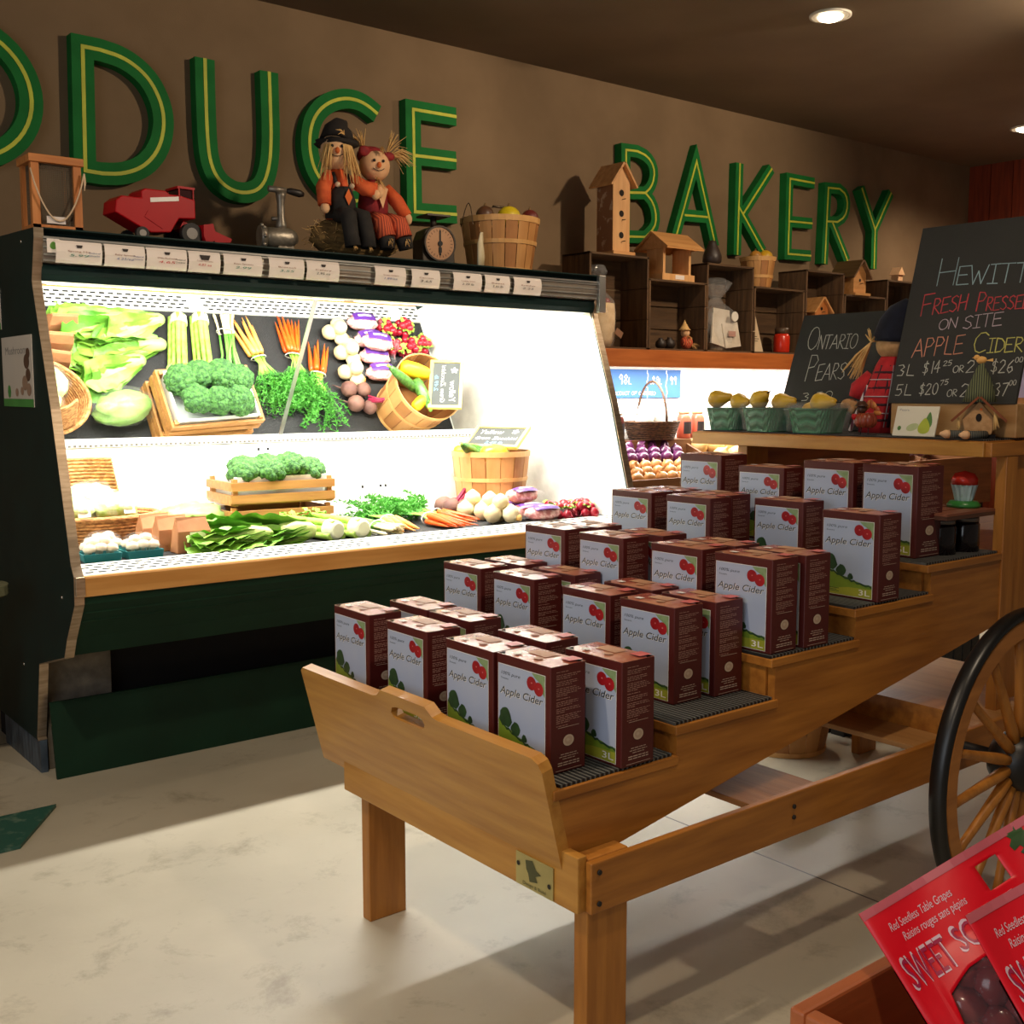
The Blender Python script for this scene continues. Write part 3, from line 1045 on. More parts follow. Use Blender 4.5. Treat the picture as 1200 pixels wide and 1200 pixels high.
# ------------------------------------------------------------------ cider cartons
m_car = mat('maroon_carton', (84, 25, 21), .45, (76, 21, 18), scale=5)
m_cart = mat('carton_top_card', (150, 70, 58), .26, (186, 128, 100), scale=9, lo=.42, hi=.58)
m_sky = mat('label_pale_blue', (160, 174, 204), .45, (178, 186, 202), scale=3)
m_hill = mat('label_hill_green', (118, 142, 40), .45, (98, 126, 34), scale=12)
m_field = mat('label_field_olive', (158, 160, 48), .45, (140, 146, 44), scale=10)
m_tree = mat('label_tree_green', (44, 76, 40), .5, (34, 60, 32), scale=40)
m_apple = mat('label_apple_red', (178, 34, 40), .35, (140, 20, 28), scale=20)
m_leaf = mat('label_leaf_green', (150, 168, 128), .45, (110, 140, 84), scale=30)
m_ink = mat('label_dark_ink', (58, 60, 66), .5)
m_pale = mat('label_pale_print', (206, 178, 160), .5)
m_seal = mat('label_seal', (206, 184, 160), .5)
m_wht = mat('label_white', (240, 236, 230), .45)


def circ(cx, cy, rx, ry=None, n=16):
    ry = ry or rx
    return [(cx + rx * math.cos(2 * PI * i / n), cy + ry * math.sin(2 * PI * i / n)) for i in range(n)]


def carton(w, d, h, litres):
    t = thing('cider_carton', 'carton', 'box')
    MB().box(-d / 2, d / 2, -w / 2, w / 2, 0, h - .004).build('carton_body', m_car, t, bevel=.0025)
    # label on the end that faces the aisle
    mb = MB()
    o, ux, uy = (-d / 2 - .0008, w / 2, 0), (0, -1, 0), (0, 0, 1)

    def q(k):
        return (-d / 2 - .0008 - .0002 * k, w / 2, 0)
    a, b, e, f = .04 * w, .90 * w, .03 * h, .89 * h
    mb.quad(o, ux, uy, a, b, e, f, 0)
    mb.quad(q(-1), ux, uy, a - .0015, b + .0015, e - .0015, f + .0015, 8)
    hill = [(a, e), (b, e), (b, .20 * h)]
    for i in range(13):
        s = 1 - i / 12
        bmp = .006 * h * math.sin(i * 2.3)
        hill.append((a + (b - a) * s, (.175 + .185 * (1 - s) ** 1.6) * h + bmp))
    mb.poly(q(1), ux, uy, hill, 1)
    hedge = [(a + (b - a) * s, (.175 + .185 * (1 - s) ** 1.6) * h + .01 * h * math.sin(s * 61)) for s in np.linspace(.12, 1, 16)]
    hedge = hedge + [(u, v - .022 * h) for u, v in hedge[::-1]]
    for i in range(15):
        mb.poly(q(2), ux, uy, [hedge[i], hedge[i + 1], hedge[30 - i], hedge[31 - i]], 3)
    fl = [(a, e), (b, e), (b, .135 * h), (a + .55 * (b - a), .128 * h), (a + .3 * (b - a), .105 * h), (a, .10 * h)]
    mb.poly(q(2), ux, uy, fl, 2)
    for (cu, cv, s) in ((.18, .375, 1.35), (.37, .29, .95), (.53, .225, .55)):
        mb.quad(q(3), ux, uy, (cu - .008) * w, (cu + .008) * w, (cv - .04 * s) * h, cv * h, 3)
        rg = random.Random(int(cu * 100))
        mb.poly(q(3.4), ux, uy, [(cu * w + .095 * s * w * math.cos(t) * (1 - .35 * math.sin(t)) * rg.uniform(.75, 1.05), cv * h + .028 * h + .075 * s * h * math.sin(t) * rg.uniform(.8, 1.05)) for t in np.linspace(0, 2 * PI, 17)[:-1]], 3)
    # apples and leaves in the upper corner
    mb.poly(q(1), ux, uy, [(.66 * w, f), (b, f), (b, .69 * h), (.86 * w, .73 * h), (.80 * w, .82 * h), (.72 * w, .85 * h)], 5)
    for (cu, cv) in ((.66, .79), (.79, .755)):
        mb.poly(q(2 + cu), ux, uy, circ(cu * w, cv * h, .085 * w, .064 * h), 4)
        mb.poly(q(3 + cu), ux, uy, circ((cu + .005) * w, (cv + .005) * h, .014 * w, .008 * h, 8), 9)
    text(mb, '100% pure', q(1), ux, uy, .09 * w, .80 * h, .030 * h, .36 * w, 6, .25)
    text(mb, 'Sweet', q(1), ux, uy, .09 * w, .757 * h, .017 * h, .14 * w, 6)
    text(mb, 'Apple Cider', q(1), ux, uy, .075 * w, .612 * h, .07 * h, .80 * w, 8, .22, .012)
    text(mb, 'Apple Cider', q(2), ux, uy, .068 * w, .616 * h, .07 * h, .80 * w, 6, .22, .008)
    text(mb, litres, q(3), ux, uy, .68 * w, .055 * h, .062 * h, .19 * w, 8, 0, .008)
    for i in range(3):
        mb.quad(q(3), ux, uy, .10 * w, (.34 - .04 * (i % 2)) * w, (.06 + .018 * i) * h, (.067 + .018 * i) * h, 3)
    mb.build('front_label', [m_sky, m_hill, m_field, m_tree, m_apple, m_leaf, m_ink, m_pale, m_wht, mat('label_highlight', (216, 120, 118), .4)], t, fix=False)
    # small print on the side
    mb = MB()
    o2, ux, uy = (-d / 2, -w / 2 - .0008, 0), (1, 0, 0), (0, 0, 1)
    rg = random.Random(5)
    v = .93
    para = [1, 0, 3, 0, 3, 0, 5, 0, 1, 0, 3, 0, 3, 0, 5, 0, 1]
    for k in para:
        if k == 0:
            v -= .012
            continue
        for i in range(k):
            u = .15
            end = rg.uniform(.72, .88) if (i < k - 1 and k > 1) else rg.uniform(.3, .6)
            while u < end:
                l = rg.uniform(.04, .13)
                l = min(l, end - u)
                mb.quad(o2, ux, uy, u * d, (u + l) * d, (v - .006) * h, v * h, 0)
                u += l + .022
            v -= .0165
    mb.build('ingredient_print', mat('side_print_ink', (176, 134, 120), .5), t, fix=False)
    mb = MB()
    mb.quad(o2, ux, uy, .2 * d, .8 * d, .415 * h, .419 * h, 0)
    for i, (a1, b1) in enumerate(((.28, .74), (.24, .78), (.33, .69), (.2, .82), (.2, .82))):
        vv = .165 - i * .022 - (.012 if i > 2 else 0)
        u = a1
        while u < b1:
            l = min(rg.uniform(.05, .14), b1 - u)
            mb.quad(o2, ux, uy, u * d, (u + l) * d, vv * h, (vv + (.009 if i > 2 else .006)) * h, 0)
            u += l + .02
    mb.quad(o2, ux, uy, .14 * d, .88 * d, .022 * h, .026 * h, 0)
    mb.build('address_print', m_pale, t, fix=False)
    mb = MB()
    o3 = (-d / 2, -w / 2 - .001, 0)
    mb.poly(o3, ux, uy, circ(.5 * d, .29 * h, .155 * d, .052 * h, 20), 0)
    mb.poly((-d / 2, -w / 2 - .0013, 0), ux, uy, circ(.5 * d, .29 * h, .11 * d, .036 * h, 18), 1)
    mb.poly((-d / 2, -w / 2 - .0016, 0), ux, uy, circ(.48 * d, .295 * h, .05 * d, .016 * h, 10), 0)
    mb.build('round_seal', [m_seal, mat('seal_print', (192, 166, 144), .5)], t, fix=False)
    # top flaps: slightly bowed lid with a torn-open handle flap and a printed strip
    mb = MB()
    n = 6
    for i in range(n):
        for j in range(4):
            def zz(u, vv):
                return h - .004 + .004 * math.sin(PI * u) * math.sin(PI * min(1, max(0, vv)))
            u0, u1, v0, v1 = i / n, (i + 1) / n, j / 4, (j + 1) / 4
            mb.add([(-d / 2 + d * v0, -w / 2 + w * u0, zz(u0, v0)), (-d / 2 + d * v1, -w / 2 + w * u0, zz(u0, v1)),
                    (-d / 2 + d * v1, -w / 2 + w * u1, zz(u1, v1)), (-d / 2 + d * v0, -w / 2 + w * u1, zz(u1, v0))], [(0, 1, 2, 3)], 0, True)
    mb.quad((0, 0, h + .0009), (1, 0, 0), (0, 1, 0), -.10 * d, .30 * d, -.16 * w, .20 * w, 1)
    mb.quad((0, 0, h + .0006), (1, 0, 0), (0, 1, 0), -.38 * d, -.22 * d, .18 * w, .30 * w, 2)
    mb.poly((0, 0, h + .0006), (1, 0, 0), (0, 1, 0), circ(-.25 * d, -.12 * w, .1 * d, .07 * w), 1)
    mb.quad((0, 0, h + .0002), (1, 0, 0), (0, 1, 0), .1 * d, .48 * d, -.46 * w, -.28 * w, 3)
    mb.build('lid', [m_cart, mat('kraft_patch', (186, 140, 104), .5, (170, 120, 90), scale=10), m_wht, mat('pink_print', (206, 96, 92), .4)], t, fix=False)
    return t


c3 = carton(.192, .105, .25, '3L')
c5 = carton(.192, .14, .28, '5L')
used = {3: False, 5: False}


def col(px, X, Z):
    """y of the point on the line x = X, z = Z that lies in the photo column px"""
    d0 = FPX * _F + (px - 600) * _Rt
    n = d0.cross(_U)
    return -(n.x * X + n.z * (Z - EYE)) / n.y


# per step: row front x, then (left, right) photo columns of each carton's front top edge, and its size in litres
ROWS = [
 ('1f', 1.578, [(391.5, 433.8, 3), (454.7, 499.3, 3), (523.5, 579.6, 3), (580.4, 644.5, 3)]),
 ('1s', 1.738, [(453.3, 502, 3), (504.2, 548.8, 3), (584.5, 640.9, 3), (664, 729, 3)]),
 ('2f', 2.022, [(517, 564.7, 3), (575.7, 627, 3), (657.5, 717.5, 3), (725, 791, 3)]),
 ('2s', 2.162, [(568, 609, 3), (624.4, 672.5, 3), (705, 767.5, 3), (776, 839, 3)]),
 ('3f', 2.276, [(615.5, 659.5, 3), (679.5, 729.5, 3), (763, 821, 3), (838.8, 902.5, 3)]),
 ('3s', 2.405, [(655, 700, 3), (727.5, 772, 3), (804, 860, 3), (880, 941, 3)]),
 ('4f', 2.725, [(718.8, 763.8, 3), (779.5, 835, 3), (966.3, 1029.5, 3)]),
 ('4s', 2.855, [(752.5, 797, 3), (810, 850, 3), (886, 939.3, 3)]),
 ('5f', 3.03, [(797.5, 846, 5), (866, 919, 3), (944, 997.4, 5), (1013, 1076.8, 5)])]
ROWN = {'1': 'lowest step', '2': 'second step', '3': 'third step', '4': 'fourth step', '5': 'top step'}
rgb = random.Random(4)
for key, X, lst in ROWS:
    z = ST[int(key[0]) - 1][2] + .0075
    prev = 9.0
    for i, (x0, x1, sz) in enumerate(lst):
        h = .25 if sz == 3 else .28
        d = .105 if sz == 3 else .14
        y = (col(x0, X, z + h) + col(x1, X, z + h)) / 2
        y = min(y, prev - .197)
        prev = y
        pos = (X + d / 2 + rgb.uniform(-.004, .004), y, z)
        n = len(lst)
        which = {0: 'farthest from the camera', n - 1: 'nearest the camera'}.get(i, 'second from the far side' if i == 1 else 'third from the far side')
        lab = '%s litre maroon cider carton, %s row of the %s, %s' % ('three' if sz == 3 else 'five', 'front' if key[1] == 'f' else 'back', ROWN[key[0]], which)
        src = c3 if sz == 3 else c5
        rz = R(rgb.uniform(-.8, .8))
        if not used[sz]:
            used[sz] = True
            src.location = pos
            src.rotation_euler.z = rz
            src['label'] = lab
            src['group'] = 'cider cartons on the cart'
        else:
            dup(src, pos, rz, lab, 'cider cartons on the cart')

# ================================================================== shared builders
m_bsk = mat('basket_veneer', (204, 152, 92), .55, (176, 122, 66), scale=6, stretch=(1, 1, .5), bump=.1)
m_bsk2 = mat('basket_veneer_dark', (172, 116, 64), .55, (150, 98, 50), scale=6, bump=.1)
m_hoop = mat('basket_hoop', (216, 168, 106), .5, (196, 146, 84), scale=8)
m_wire = mat('thin_wire', (96, 80, 62), .4, metal=.6)
m_bark = mat('dark_inside', (70, 48, 28), .8)


def ring_solid(mb, r0, r1, z0, z1, n, m, ang0=0.0, ang1=2 * PI, t=.006):
    """conical band (r0 at z0, r1 at z1) with wall thickness t"""
    full = abs(ang1 - ang0 - 2 * PI) < 1e-6
    k = n if full else n + 1
    vs, fs = [], []
    for i in range(k):
        a = ang0 + (ang1 - ang0) * i / n
        c, s = math.cos(a), math.sin(a)
        vs += [(r0 * c, r0 * s, z0), ((r0 + t) * c, (r0 + t) * s, z0), ((r1 + t) * c, (r1 + t) * s, z1), (r1 * c, r1 * s, z1)]
    for i in range(n):
        j = (i + 1) % k
        for q in range(4):
            fs.append((i * 4 + q, j * 4 + q, j * 4 + (q + 1) % 4, i * 4 + (q + 1) % 4))
    if not full:
        fs += [(0, 1, 2, 3), (n * 4 + 3, n * 4 + 2, n * 4 + 1, n * 4)]
    mb.add(vs, fs, m)


def bushel(name, label, loc, rt, rb, h, rotz=0.0, ns=18, handles=True, hoops=(.0, .52, .93)):
    t = thing(name, label, 'basket', loc, rotz)
    mb = MB()
    for i in range(ns):
        a0 = 2 * PI * i / ns
        ring_solid(mb, rb, rt, 0, h, 3, (i * 7 % 3 == 0) * 1, a0 + .012, a0 + 2 * PI / ns - .012, .004)
    mb.lathe([(0, .0), (rb, .0), (rb, .006), (0, .006)], 24, m=1)
    mb.build('staves', [m_bsk, m_bsk2], t)
    for f in hoops:
        mb = MB()
        r = rb + (rt - rb) * f + .004
        hh = .028 if f > .8 else .02
        r2 = rb + (rt - rb) * min(1.0, f + hh / h) + .004
        ring_solid(mb, r, r2, f * h, f * h + hh, 36, 0, t=.004)
        mb.build('hoop', m_hoop, t)
    if handles:
        mb = MB()
        for s in (1, -1):
            pts = [(s * (rt + .012) , -.05 * 1, h * .86)]
            pts += [(s * (rt + .012 - .01 * math.sin(PI * i / 8)), -.05 + .1 * i / 8, h * .86 + .11 * math.sin(PI * i / 8)) for i in range(9)]
            mb.tube(pts, .0022, 6)
        mb.build('wire_handles', m_wire, t)
    return t


def gourd(name, label, cat, loc, r, m, squash=1.0, neck=0.0, stem=None, rot=(0, 0, 0), group=None):
    t = thing(name, label, cat, loc, group=group, rot=rot)
    mb = MB()
    prof = []
    for i in range(13):
        a = PI * i / 12
        rr = r * math.sin(a) * (1 - neck * max(0, -math.cos(a)))
        prof.append((max(rr, 1e-4 if i in (0, 12) else 0), -r * math.cos(a) * squash * (1 + neck * .6 * max(0, -math.cos(a) * -1))))
    vs = MB()
    n = 20
    mb.lathe([(p[0], p[1]) for p in prof], n)
    mb.build('flesh', m, t)
    st = MB().tube([(0, 0, r * squash * .9), (0, .004, r * squash * 1.08), (.006, .004, r * squash * 1.25)], [.006, .005, .006], 7)
    st.build('stem', stem or mat('dry_stem', (120, 92, 52), .8), t)
    return t


ZT = 2.0885
# ------------------------------------------------------------------ things on top of the case
# bug box with wire mesh and a rope handle
m_cedar = wood('cedar_box', (206, 134, 74), (180, 106, 50), axis=2, rough=.5)
t = thing('bug_box', 'small cedar wire-mesh bug box with rope handle on the case top', 'box', (1.365, 4.50, ZT), 0)
t.scale = (.8, .8, .97)
MB().box(-.125, .125, -.10, .10, .262, .292).build('roof_board', wood('cedar_roof', (206, 134, 74), (176, 104, 50), axis=0), t, bevel=.003)
mb = MB()
for sx in (-1, 1):
    for sy in (-1, 1):
        x, y = sx * .096, sy * .074
        mb = MB().box(x - .018, x + .018, y - .016, y + .016, 0, .262)
        mb.build('corner_post', m_cedar, t)
MB().box(-.115, .115, -.09, .09, 0, .03).build('base_board', m_cedar, t)
mb = MB()
for (ax, c) in (('y', -.072), ('y', .072), ('x', -.094), ('x', .094)):
    for i in range(23):
        f = -.078 + .156 * i / 22 if ax == 'y' else -.058 + .116 * i / 22
        if ax == 'y':
            mb.box(f - .0013, f + .0013, c - .0013, c + .0013, .03, .262)
        else:
            mb.box(c - .0013, c + .0013, f - .0013, f + .0013, .03, .262)
    for i in range(33):
        z = .034 + .226 * i / 32
        if ax == 'y':
            mb.box(-.078, .078, c - .0013, c + .0013, z - .0013, z + .0013)
        else:
            mb.box(c - .0013, c + .0013, -.058, .058, z - .0013, z + .0013)
mb.build('wire_mesh', mat('dark_mesh_wire', (112, 96, 74), .6), t)
pts = [(-.122 + .244 * i / 16, -.108, .235 - .19 * math.sin(PI * i / 16) ** .8) for i in range(17)]
MB().tube(pts, .0038, 7).tube([(.122, -.108, .235), (.124, -.108, .20), (.121, -.108, .17)], [.004, .006, .002], 6).build('rope_handle', mat('cotton_rope', (226, 196, 160), .8), t)
MB().box(-.055, .03, -.1015, -.0995, .035, .062).build('paper_label', m_paper, t)

# red toy combine harvester
m_red = mat('toy_red_enamel', (176, 8, 22), .45, (164, 7, 20), scale=6, spec=.25)
m_blk = mat('toy_black_rubber', (26, 24, 24), .6)
m_gry = mat('toy_grey_rim', (150, 144, 138), .4)
t = thing('toy_combine_harvester', 'red toy combine harvester with black wheels on the case top', 'toy', (1.795, 4.48, ZT), R(4))
t.scale = (1.2, 1.2, 1.15)
mb = MB()
mb.prism([(-.19, .085), (-.185, .125), (-.165, .142), (-.10, .142), (-.10, .165), (-.085, .175), (-.015, .175), (.0, .165), (.035, .165), (.09, .155), (.09, .09), (.03, .085), (.0, .035), (-.07, .028), (-.12, .05)], 'y', -.05, .05)
mb.build('body', m_red, t, bevel=.004)
mb = MB().prism([(-.07, .145), (.03, .16), (.03, .145), (-.07, .13)], 'y', -.0515, -.0505)
mb.build('white_stripe', m_wht, t)
mb = MB().box(.03, .092, -.045, .045, .19, .198)
for x in (.034, .085):
    for yy0 in (-.042, .042):
        mb.box(x, x + .004, yy0 - .002, yy0 + .002, .155, .19)
mb.build('cab', m_red, t)
MB().box(.038, .084, -.038, .038, .157, .189).build('cab_glass', mat('toy_dark_glass', (60, 24, 26), .1), t)
MB().box(-.09, -.02, -.052, -.049, .06, .085, rot=(0, R(30), 0)).build('side_chute', m_red, t)
mb = MB().prism([(.10, .03), (.10, .068), (.135, .075), (.15, .02), (.11, .005)], 'y', -.085, .085)
for i in range(9):
    yy0 = -.08 + i * .02
    mb.prism([(.14, .05), (.205, .028), (.20, .016), (.14, .01)], 'y', yy0 - .004, yy0 + .004)
mb.build('header', m_red, t)
MB().beam((.05, 0, .07), (.11, 0, .045), .05, .03).build('feeder_house', m_red, t)
for (x, z, r, w) in ((.065, .036, .036, .022), (-.105, .022, .022, .016)):
    for s in (-1, 1):
        mb = MB().tube([(x, s * .048, z), (x, s * (.048 + w), z)], r, 20, 0)
        mb.tube([(x, s * (.048 + w * .6), z), (x, s * (.049 + w), z)], r * .55, 14, 1)
        mb.build('wheel', [m_blk, m_gry], t)

# hand-cranked meat grinder
m_iron = mat('tinned_cast_iron', (158, 150, 136), .42, (120, 112, 100), scale=18, metal=.65, bump=.2, bscale=60)
t = thing('meat_grinder', 'tinned cast iron hand meat grinder with black crank grip on the case top', 'meat grinder', (2.31, 4.47, ZT), R(-10))
t.scale = (1.2, 1.2, 1.2)
mb = MB()
mb.tube([(-.075, 0, .055), (-.045, 0, .055), (.03, 0, .055), (.055, 0, .06)], [.032, .036, .036, .02], 16)
mb.build('barrel', m_iron, t)
mb = MB().tube([(-.082, 0, .055), (-.06, 0, .055)], .04, 18)
for i in range(8):
    a = 2 * PI * i / 8
    mb.ball((-.071, .041 * math.cos(a), .055 + .041 * math.sin(a)), .008, 0, 6, 4)
mb.build('ring_nut', m_iron, t)
MB().lathe([(.018, .085), (.02, .10), (.014, .13), (.014, .18), (.018, .20), (.02, .215)], 12).build('neck', m_iron, t)
mb = MB().box(-.035, .06, -.03, .03, 0, .012).prism([(-.02, .012), (.045, .012), (.03, .04), (-.01, .04)], 'y', -.018, .018)
mb.build('foot', m_iron, t)
mb = MB().tube([(-.045, 0, .225), (.02, 0, .222)], .011, 8).tube([(-.035, 0, .12), (.01, 0, .125)], .007, 8)
mb.build('crank_arm', m_iron, t)
MB().tube([(.02, 0, .222), (.035, 0, .222), (.07, 0, .216), (.085, 0, .214)], [.007, .012, .014, .008], 10).build('crank_grip', mat('black_wood_grip', (32, 26, 22), .5), t)

# hay bale and the two scarecrow dolls
m_hay = mat('dry_hay', (132, 102, 56), .9, (92, 70, 36), scale=50, stretch=(.3, 1, 1), bump=.6, bscale=80)
m_straw = mat('raffia_straw', (226, 186, 120), .7, (200, 156, 92), scale=20)
bale = MB()
bale.ball((0, 0, .094), (.235, .095, .094), 0, 24, 14, lump=.12, ls=9)
rg = random.Random(3)
for i in range(260):
    a, b = rg.uniform(0, 2 * PI), rg.uniform(-.9, 1)
    s = math.sqrt(max(0, 1 - b * b))
    p = Vector((.235 * s * math.cos(a), .095 * s * math.sin(a), .096 + .09 * b))
    d = Vector((rg.uniform(-1, 1), rg.uniform(-.4, .4), rg.uniform(-.6, .6))).normalized() * .035
    q = p + d
    q.z = max(q.z, .002)
    bale.tube([p, q], .0012, 3, 1, caps=False)
HB = Vector((2.695, 4.50, ZT))
tag(bale.build('hay_bale', [m_hay, m_straw], None, HB), 'small hay bale under the two scarecrow dolls', 'hay bale')

m_muslin = mat('muslin_skin', (232, 186, 140), .8, (222, 172, 126), scale=30)
m_orange = mat('orange_check_cloth', (226, 104, 50), .8, (200, 76, 34), scale=26, bump=.1)
m_blackc = mat('black_denim', (40, 36, 32), .85, (28, 25, 23), scale=40)
m_felt = mat('black_felt', (34, 28, 24), .9)
m_eye = mat('black_bead', (12, 10, 10), .3)
m_nose = mat('orange_felt_nose', (226, 110, 44), .8)
m_redc = mat('dark_red_cloth', (150, 34, 36), .8, (120, 24, 30), scale=30)
m_plaid = mat('orange_plaid_skirt', (222, 100, 60), .8, (150, 60, 40), wave=(34, .4), bump=.1)


def face(t, hc, fwd, r):
    """eyes, nose and stitched smile on the front of a ball head"""
    fwd = Vector(fwd).normalized()
    sd = fwd.cross(Vector((0, 0, 1))).normalized()
    mb = MB()
    for s in (-1, 1):
        mb.ball(Vector(hc) + fwd * r * .93 + sd * s * r * .3 + Vector((0, 0, r * .18)), r * .1, 0, 8, 6)
    mb.build('eyes', m_eye, t)
    MB().ball(Vector(hc) + fwd * r * 1.0 - Vector((0, 0, r * .1)), (r * .15, r * .15, r * .2), 0, 10, 6).build('nose', m_nose, t)
    pts = []
    for i in range(9):
        a = -1 + 2 * i / 8
        d = (fwd + sd * a * .42 + Vector((0, 0, -.48 + .16 * a * a))).normalized()
        pts.append(Vector(hc) + d * r * 1.0)
    MB().tube(pts, r * .025, 5).build('stitched_smile', m_eye, t)


def straw_tuft(mb, p, d, n, ln, spread, r=.0016, seed=1, droop=0.25, m=0):
    rg = random.Random(seed)
    d = Vector(d).normalized()
    for i in range(n):
        e = (d + Vector((rg.uniform(-1, 1), rg.uniform(-1, 1), rg.uniform(-1, 1))) * spread).normalized()
        l = ln * rg.uniform(.6, 1.05)
        a = Vector(p)
        b = a + e * l * .55
        c = a + e * l + Vector((0, 0, -droop * l))
        mb.tube([a, b, c], [r, r * .9, r * .4], 4, m, caps=False)


# left doll (boy): black hat, long straw hair, orange shirt and black overalls
FW = (-.42, -.9, 0)
t = thing('scarecrow_doll', 'scarecrow doll in a black felt hat and black overalls, left of the pair', 'doll', HB + Vector((-.06, -.01, .172)), 0, 'pair of scarecrow dolls')
t.scale = (1.12, 1.12, 1.12)
mb = MB()
hc = Vector((-.055, -.035, .255))
mb.ball(hc, (.062, .06, .074), 0, 18, 12)
mb.build('head', m_muslin, t)
face(t, hc, FW, .063)
mb = MB()
mb.ball(hc + Vector((.015, .015, .035)), (.085, .085, .022), 0, 18, 8, lump=.25)
mb.tube([hc + Vector((.01, .01, .04)), hc + Vector((.02, .015, .085)), hc + Vector((.035, .02, .11)), hc + Vector((.06, .02, .125))], [.07, .058, .035, .008], 14)
mb.build('felt_hat', m_felt, t)
mb = MB()
straw_tuft(mb, hc + Vector((-.0, -.065, .055)), (-.5, -.2, .2), 7, .05, .5, .002, 4)
for i in range(58):
    a = -2.9 + 3.1 * i / 57
    p = hc + Vector((.062 * math.cos(a), .062 * math.sin(a), .02))
    if abs(a + 2.0) < .35:
        continue
    straw_tuft(mb, p, (math.cos(a) * .2, math.sin(a) * .2, -1), 2, .15, .14, .0021, i, .0)
mb.build('straw_hair', m_straw, t)
mb = MB()
mb.tube([(-.03, -.01, 0), (-.035, -.015, .06), (-.045, -.02, .13), (-.05, -.03, .19)], [.055, .062, .058, .03], 14)
mb.build('shirt', m_orange, t)
for s, pts in ((-1, [(-.085, -.03, .165), (-.125, -.055, .11), (-.13, -.07, .04)]), (1, [(.005, -.04, .16), (.05, -.075, .12), (.085, -.095, .11)])):
    mb = MB().tube(pts, [.026, .03, .026], 10, 0)
    mb.ball(Vector(pts[-1]) + Vector((0, -.004, -.012)), (.019, .017, .022), 1, 10, 7)
    mb.build('arm', [m_orange, m_muslin], t)
mb = MB()
mb.tube([(-.035, -.03, .0), (-.04, -.04, .07), (-.045, -.043, .12)], [.062, .058, .042], 14, 0)
for s in (-1, 1):
    mb.tube([(-.045 + s * .03, -.07, .12), (-.05 + s * .032, -.055, .17)], .008, 6, 0)
    mb.ball((-.045 + s * .032, -.082, .122), .011, 1, 8, 6)
mb.poly((-.04, -.102, .075), (1, 0, 0), (0, 0, 1), [(0, -.032), (.017, 0), (0, .032), (-.017, 0)], 2)
mb.build('overalls', [m_blackc, mat('cream_button', (222, 196, 160), .5), m_nose], t)
for pts in ([(-.055, -.05, .015), (-.05, -.115, .0), (-.045, -.125, -.075), (-.04, -.13, -.118)], [(.0, -.05, .015), (.02, -.11, .0), (.03, -.125, -.07), (.03, -.13, -.118)]):
    mb = MB().tube(pts, [.036, .034, .03, .032], 10, 0)
    straw_tuft(mb, Vector(pts[-1]) + Vector((0, -.012, .01)), (0, -.3, -1), 14, .03, .4, .0016, 9, 0, 1)
    mb.build('leg', [m_blackc, m_straw], t)
# right doll (girl): straw pigtails, red ribbons, orange plaid skirt
t = thing('scarecrow_doll', 'scarecrow doll with straw pigtails and orange plaid trousers, right of the pair', 'doll', HB + Vector((.085, .0, .172)), 0, 'pair of scarecrow dolls')
t.scale = (1.12, 1.12, 1.12)
hc = Vector((.0, -.03, .225))
MB().ball(hc, (.064, .06, .062), 0, 18, 12).build('head', m_muslin, t)
face(t, hc, (-.25, -1, 0), .063)
mb = MB()
straw_tuft(mb, hc + Vector((.06, -.01, .045)), (.75, -.1, .25), 40, .12, .42, .002, 2, .35)
straw_tuft(mb, hc + Vector((.05, -.01, .05)), (.35, -.1, .9), 16, .12, .35, .002, 3, .1)
straw_tuft(mb, hc + Vector((-.05, -.0, .055)), (-.45, -.1, .8), 26, .10, .45, .002, 6, .15)
straw_tuft(mb, hc + Vector((0, -.045, .055)), (0, -.5, .2), 12, .04, .6, .0018, 7, .6)
mb.build('straw_hair', m_straw, t)
mb = MB().ball(hc + Vector((.055, -.02, .042)), (.03, .015, .018), 0, 10, 6).ball(hc + Vector((-.055, -.015, .05)), (.028, .015, .022), 0, 10, 6)
mb.ball(hc + Vector((0, .02, .04)), (.066, .05, .04), 0, 14, 8)
mb.build('head_scarf', m_redc, t)
MB().tube([(.0, -.01, -.01), (.0, -.015, .07), (.0, -.02, .13), (.0, -.025, .17)], [.06, .062, .055, .028], 14).build('blouse', m_redc, t)
mb = MB()
mb.poly((0, -.086, .10), (1, 0, 0), (0, .1, 1), [(0, -.05), (.03, .03), (0, .05), (-.03, .03)], 0)
straw_tuft(mb, (0, -.05, .165), (0, -.9, -.3), 30, .05, .7, .002, 12, .4, 1)
mb.build('straw_collar', [m_muslin, m_straw], t)
for pts in ([(.05, -.03, .14), (.085, -.06, .09), (.115, -.085, .03)], [(-.045, -.03, .14), (-.06, -.08, .12), (-.03, -.10, .12)]):
    mb = MB().tube(pts, [.026, .03, .026], 10, 0)
    mb.ball(Vector(pts[-1]) + Vector((.004, -.006, -.012)), (.018, .017, .024), 1, 10, 7)
    mb.build('arm', [m_orange, m_muslin], t)
for pts in ([(-.025, -.06, .0), (-.02, -.115, -.015), (-.01, -.13, -.07), (-.01, -.135, -.115)], [(.04, -.06, .0), (.06, -.115, -.015), (.07, -.13, -.065), (.08, -.135, -.11)]):
    mb = MB().tube(pts[:3], [.042, .042, .038], 12, 0)
    mb.tube(pts[2:], [.034, .03], 10, 1)
    straw_tuft(mb, Vector(pts[2]) + Vector((0, -.02, .0)), (0, -.4, -1), 22, .045, .5, .0017, 5, 0, 2)
    mb.build('leg', [m_plaid, m_blackc, m_straw], t)

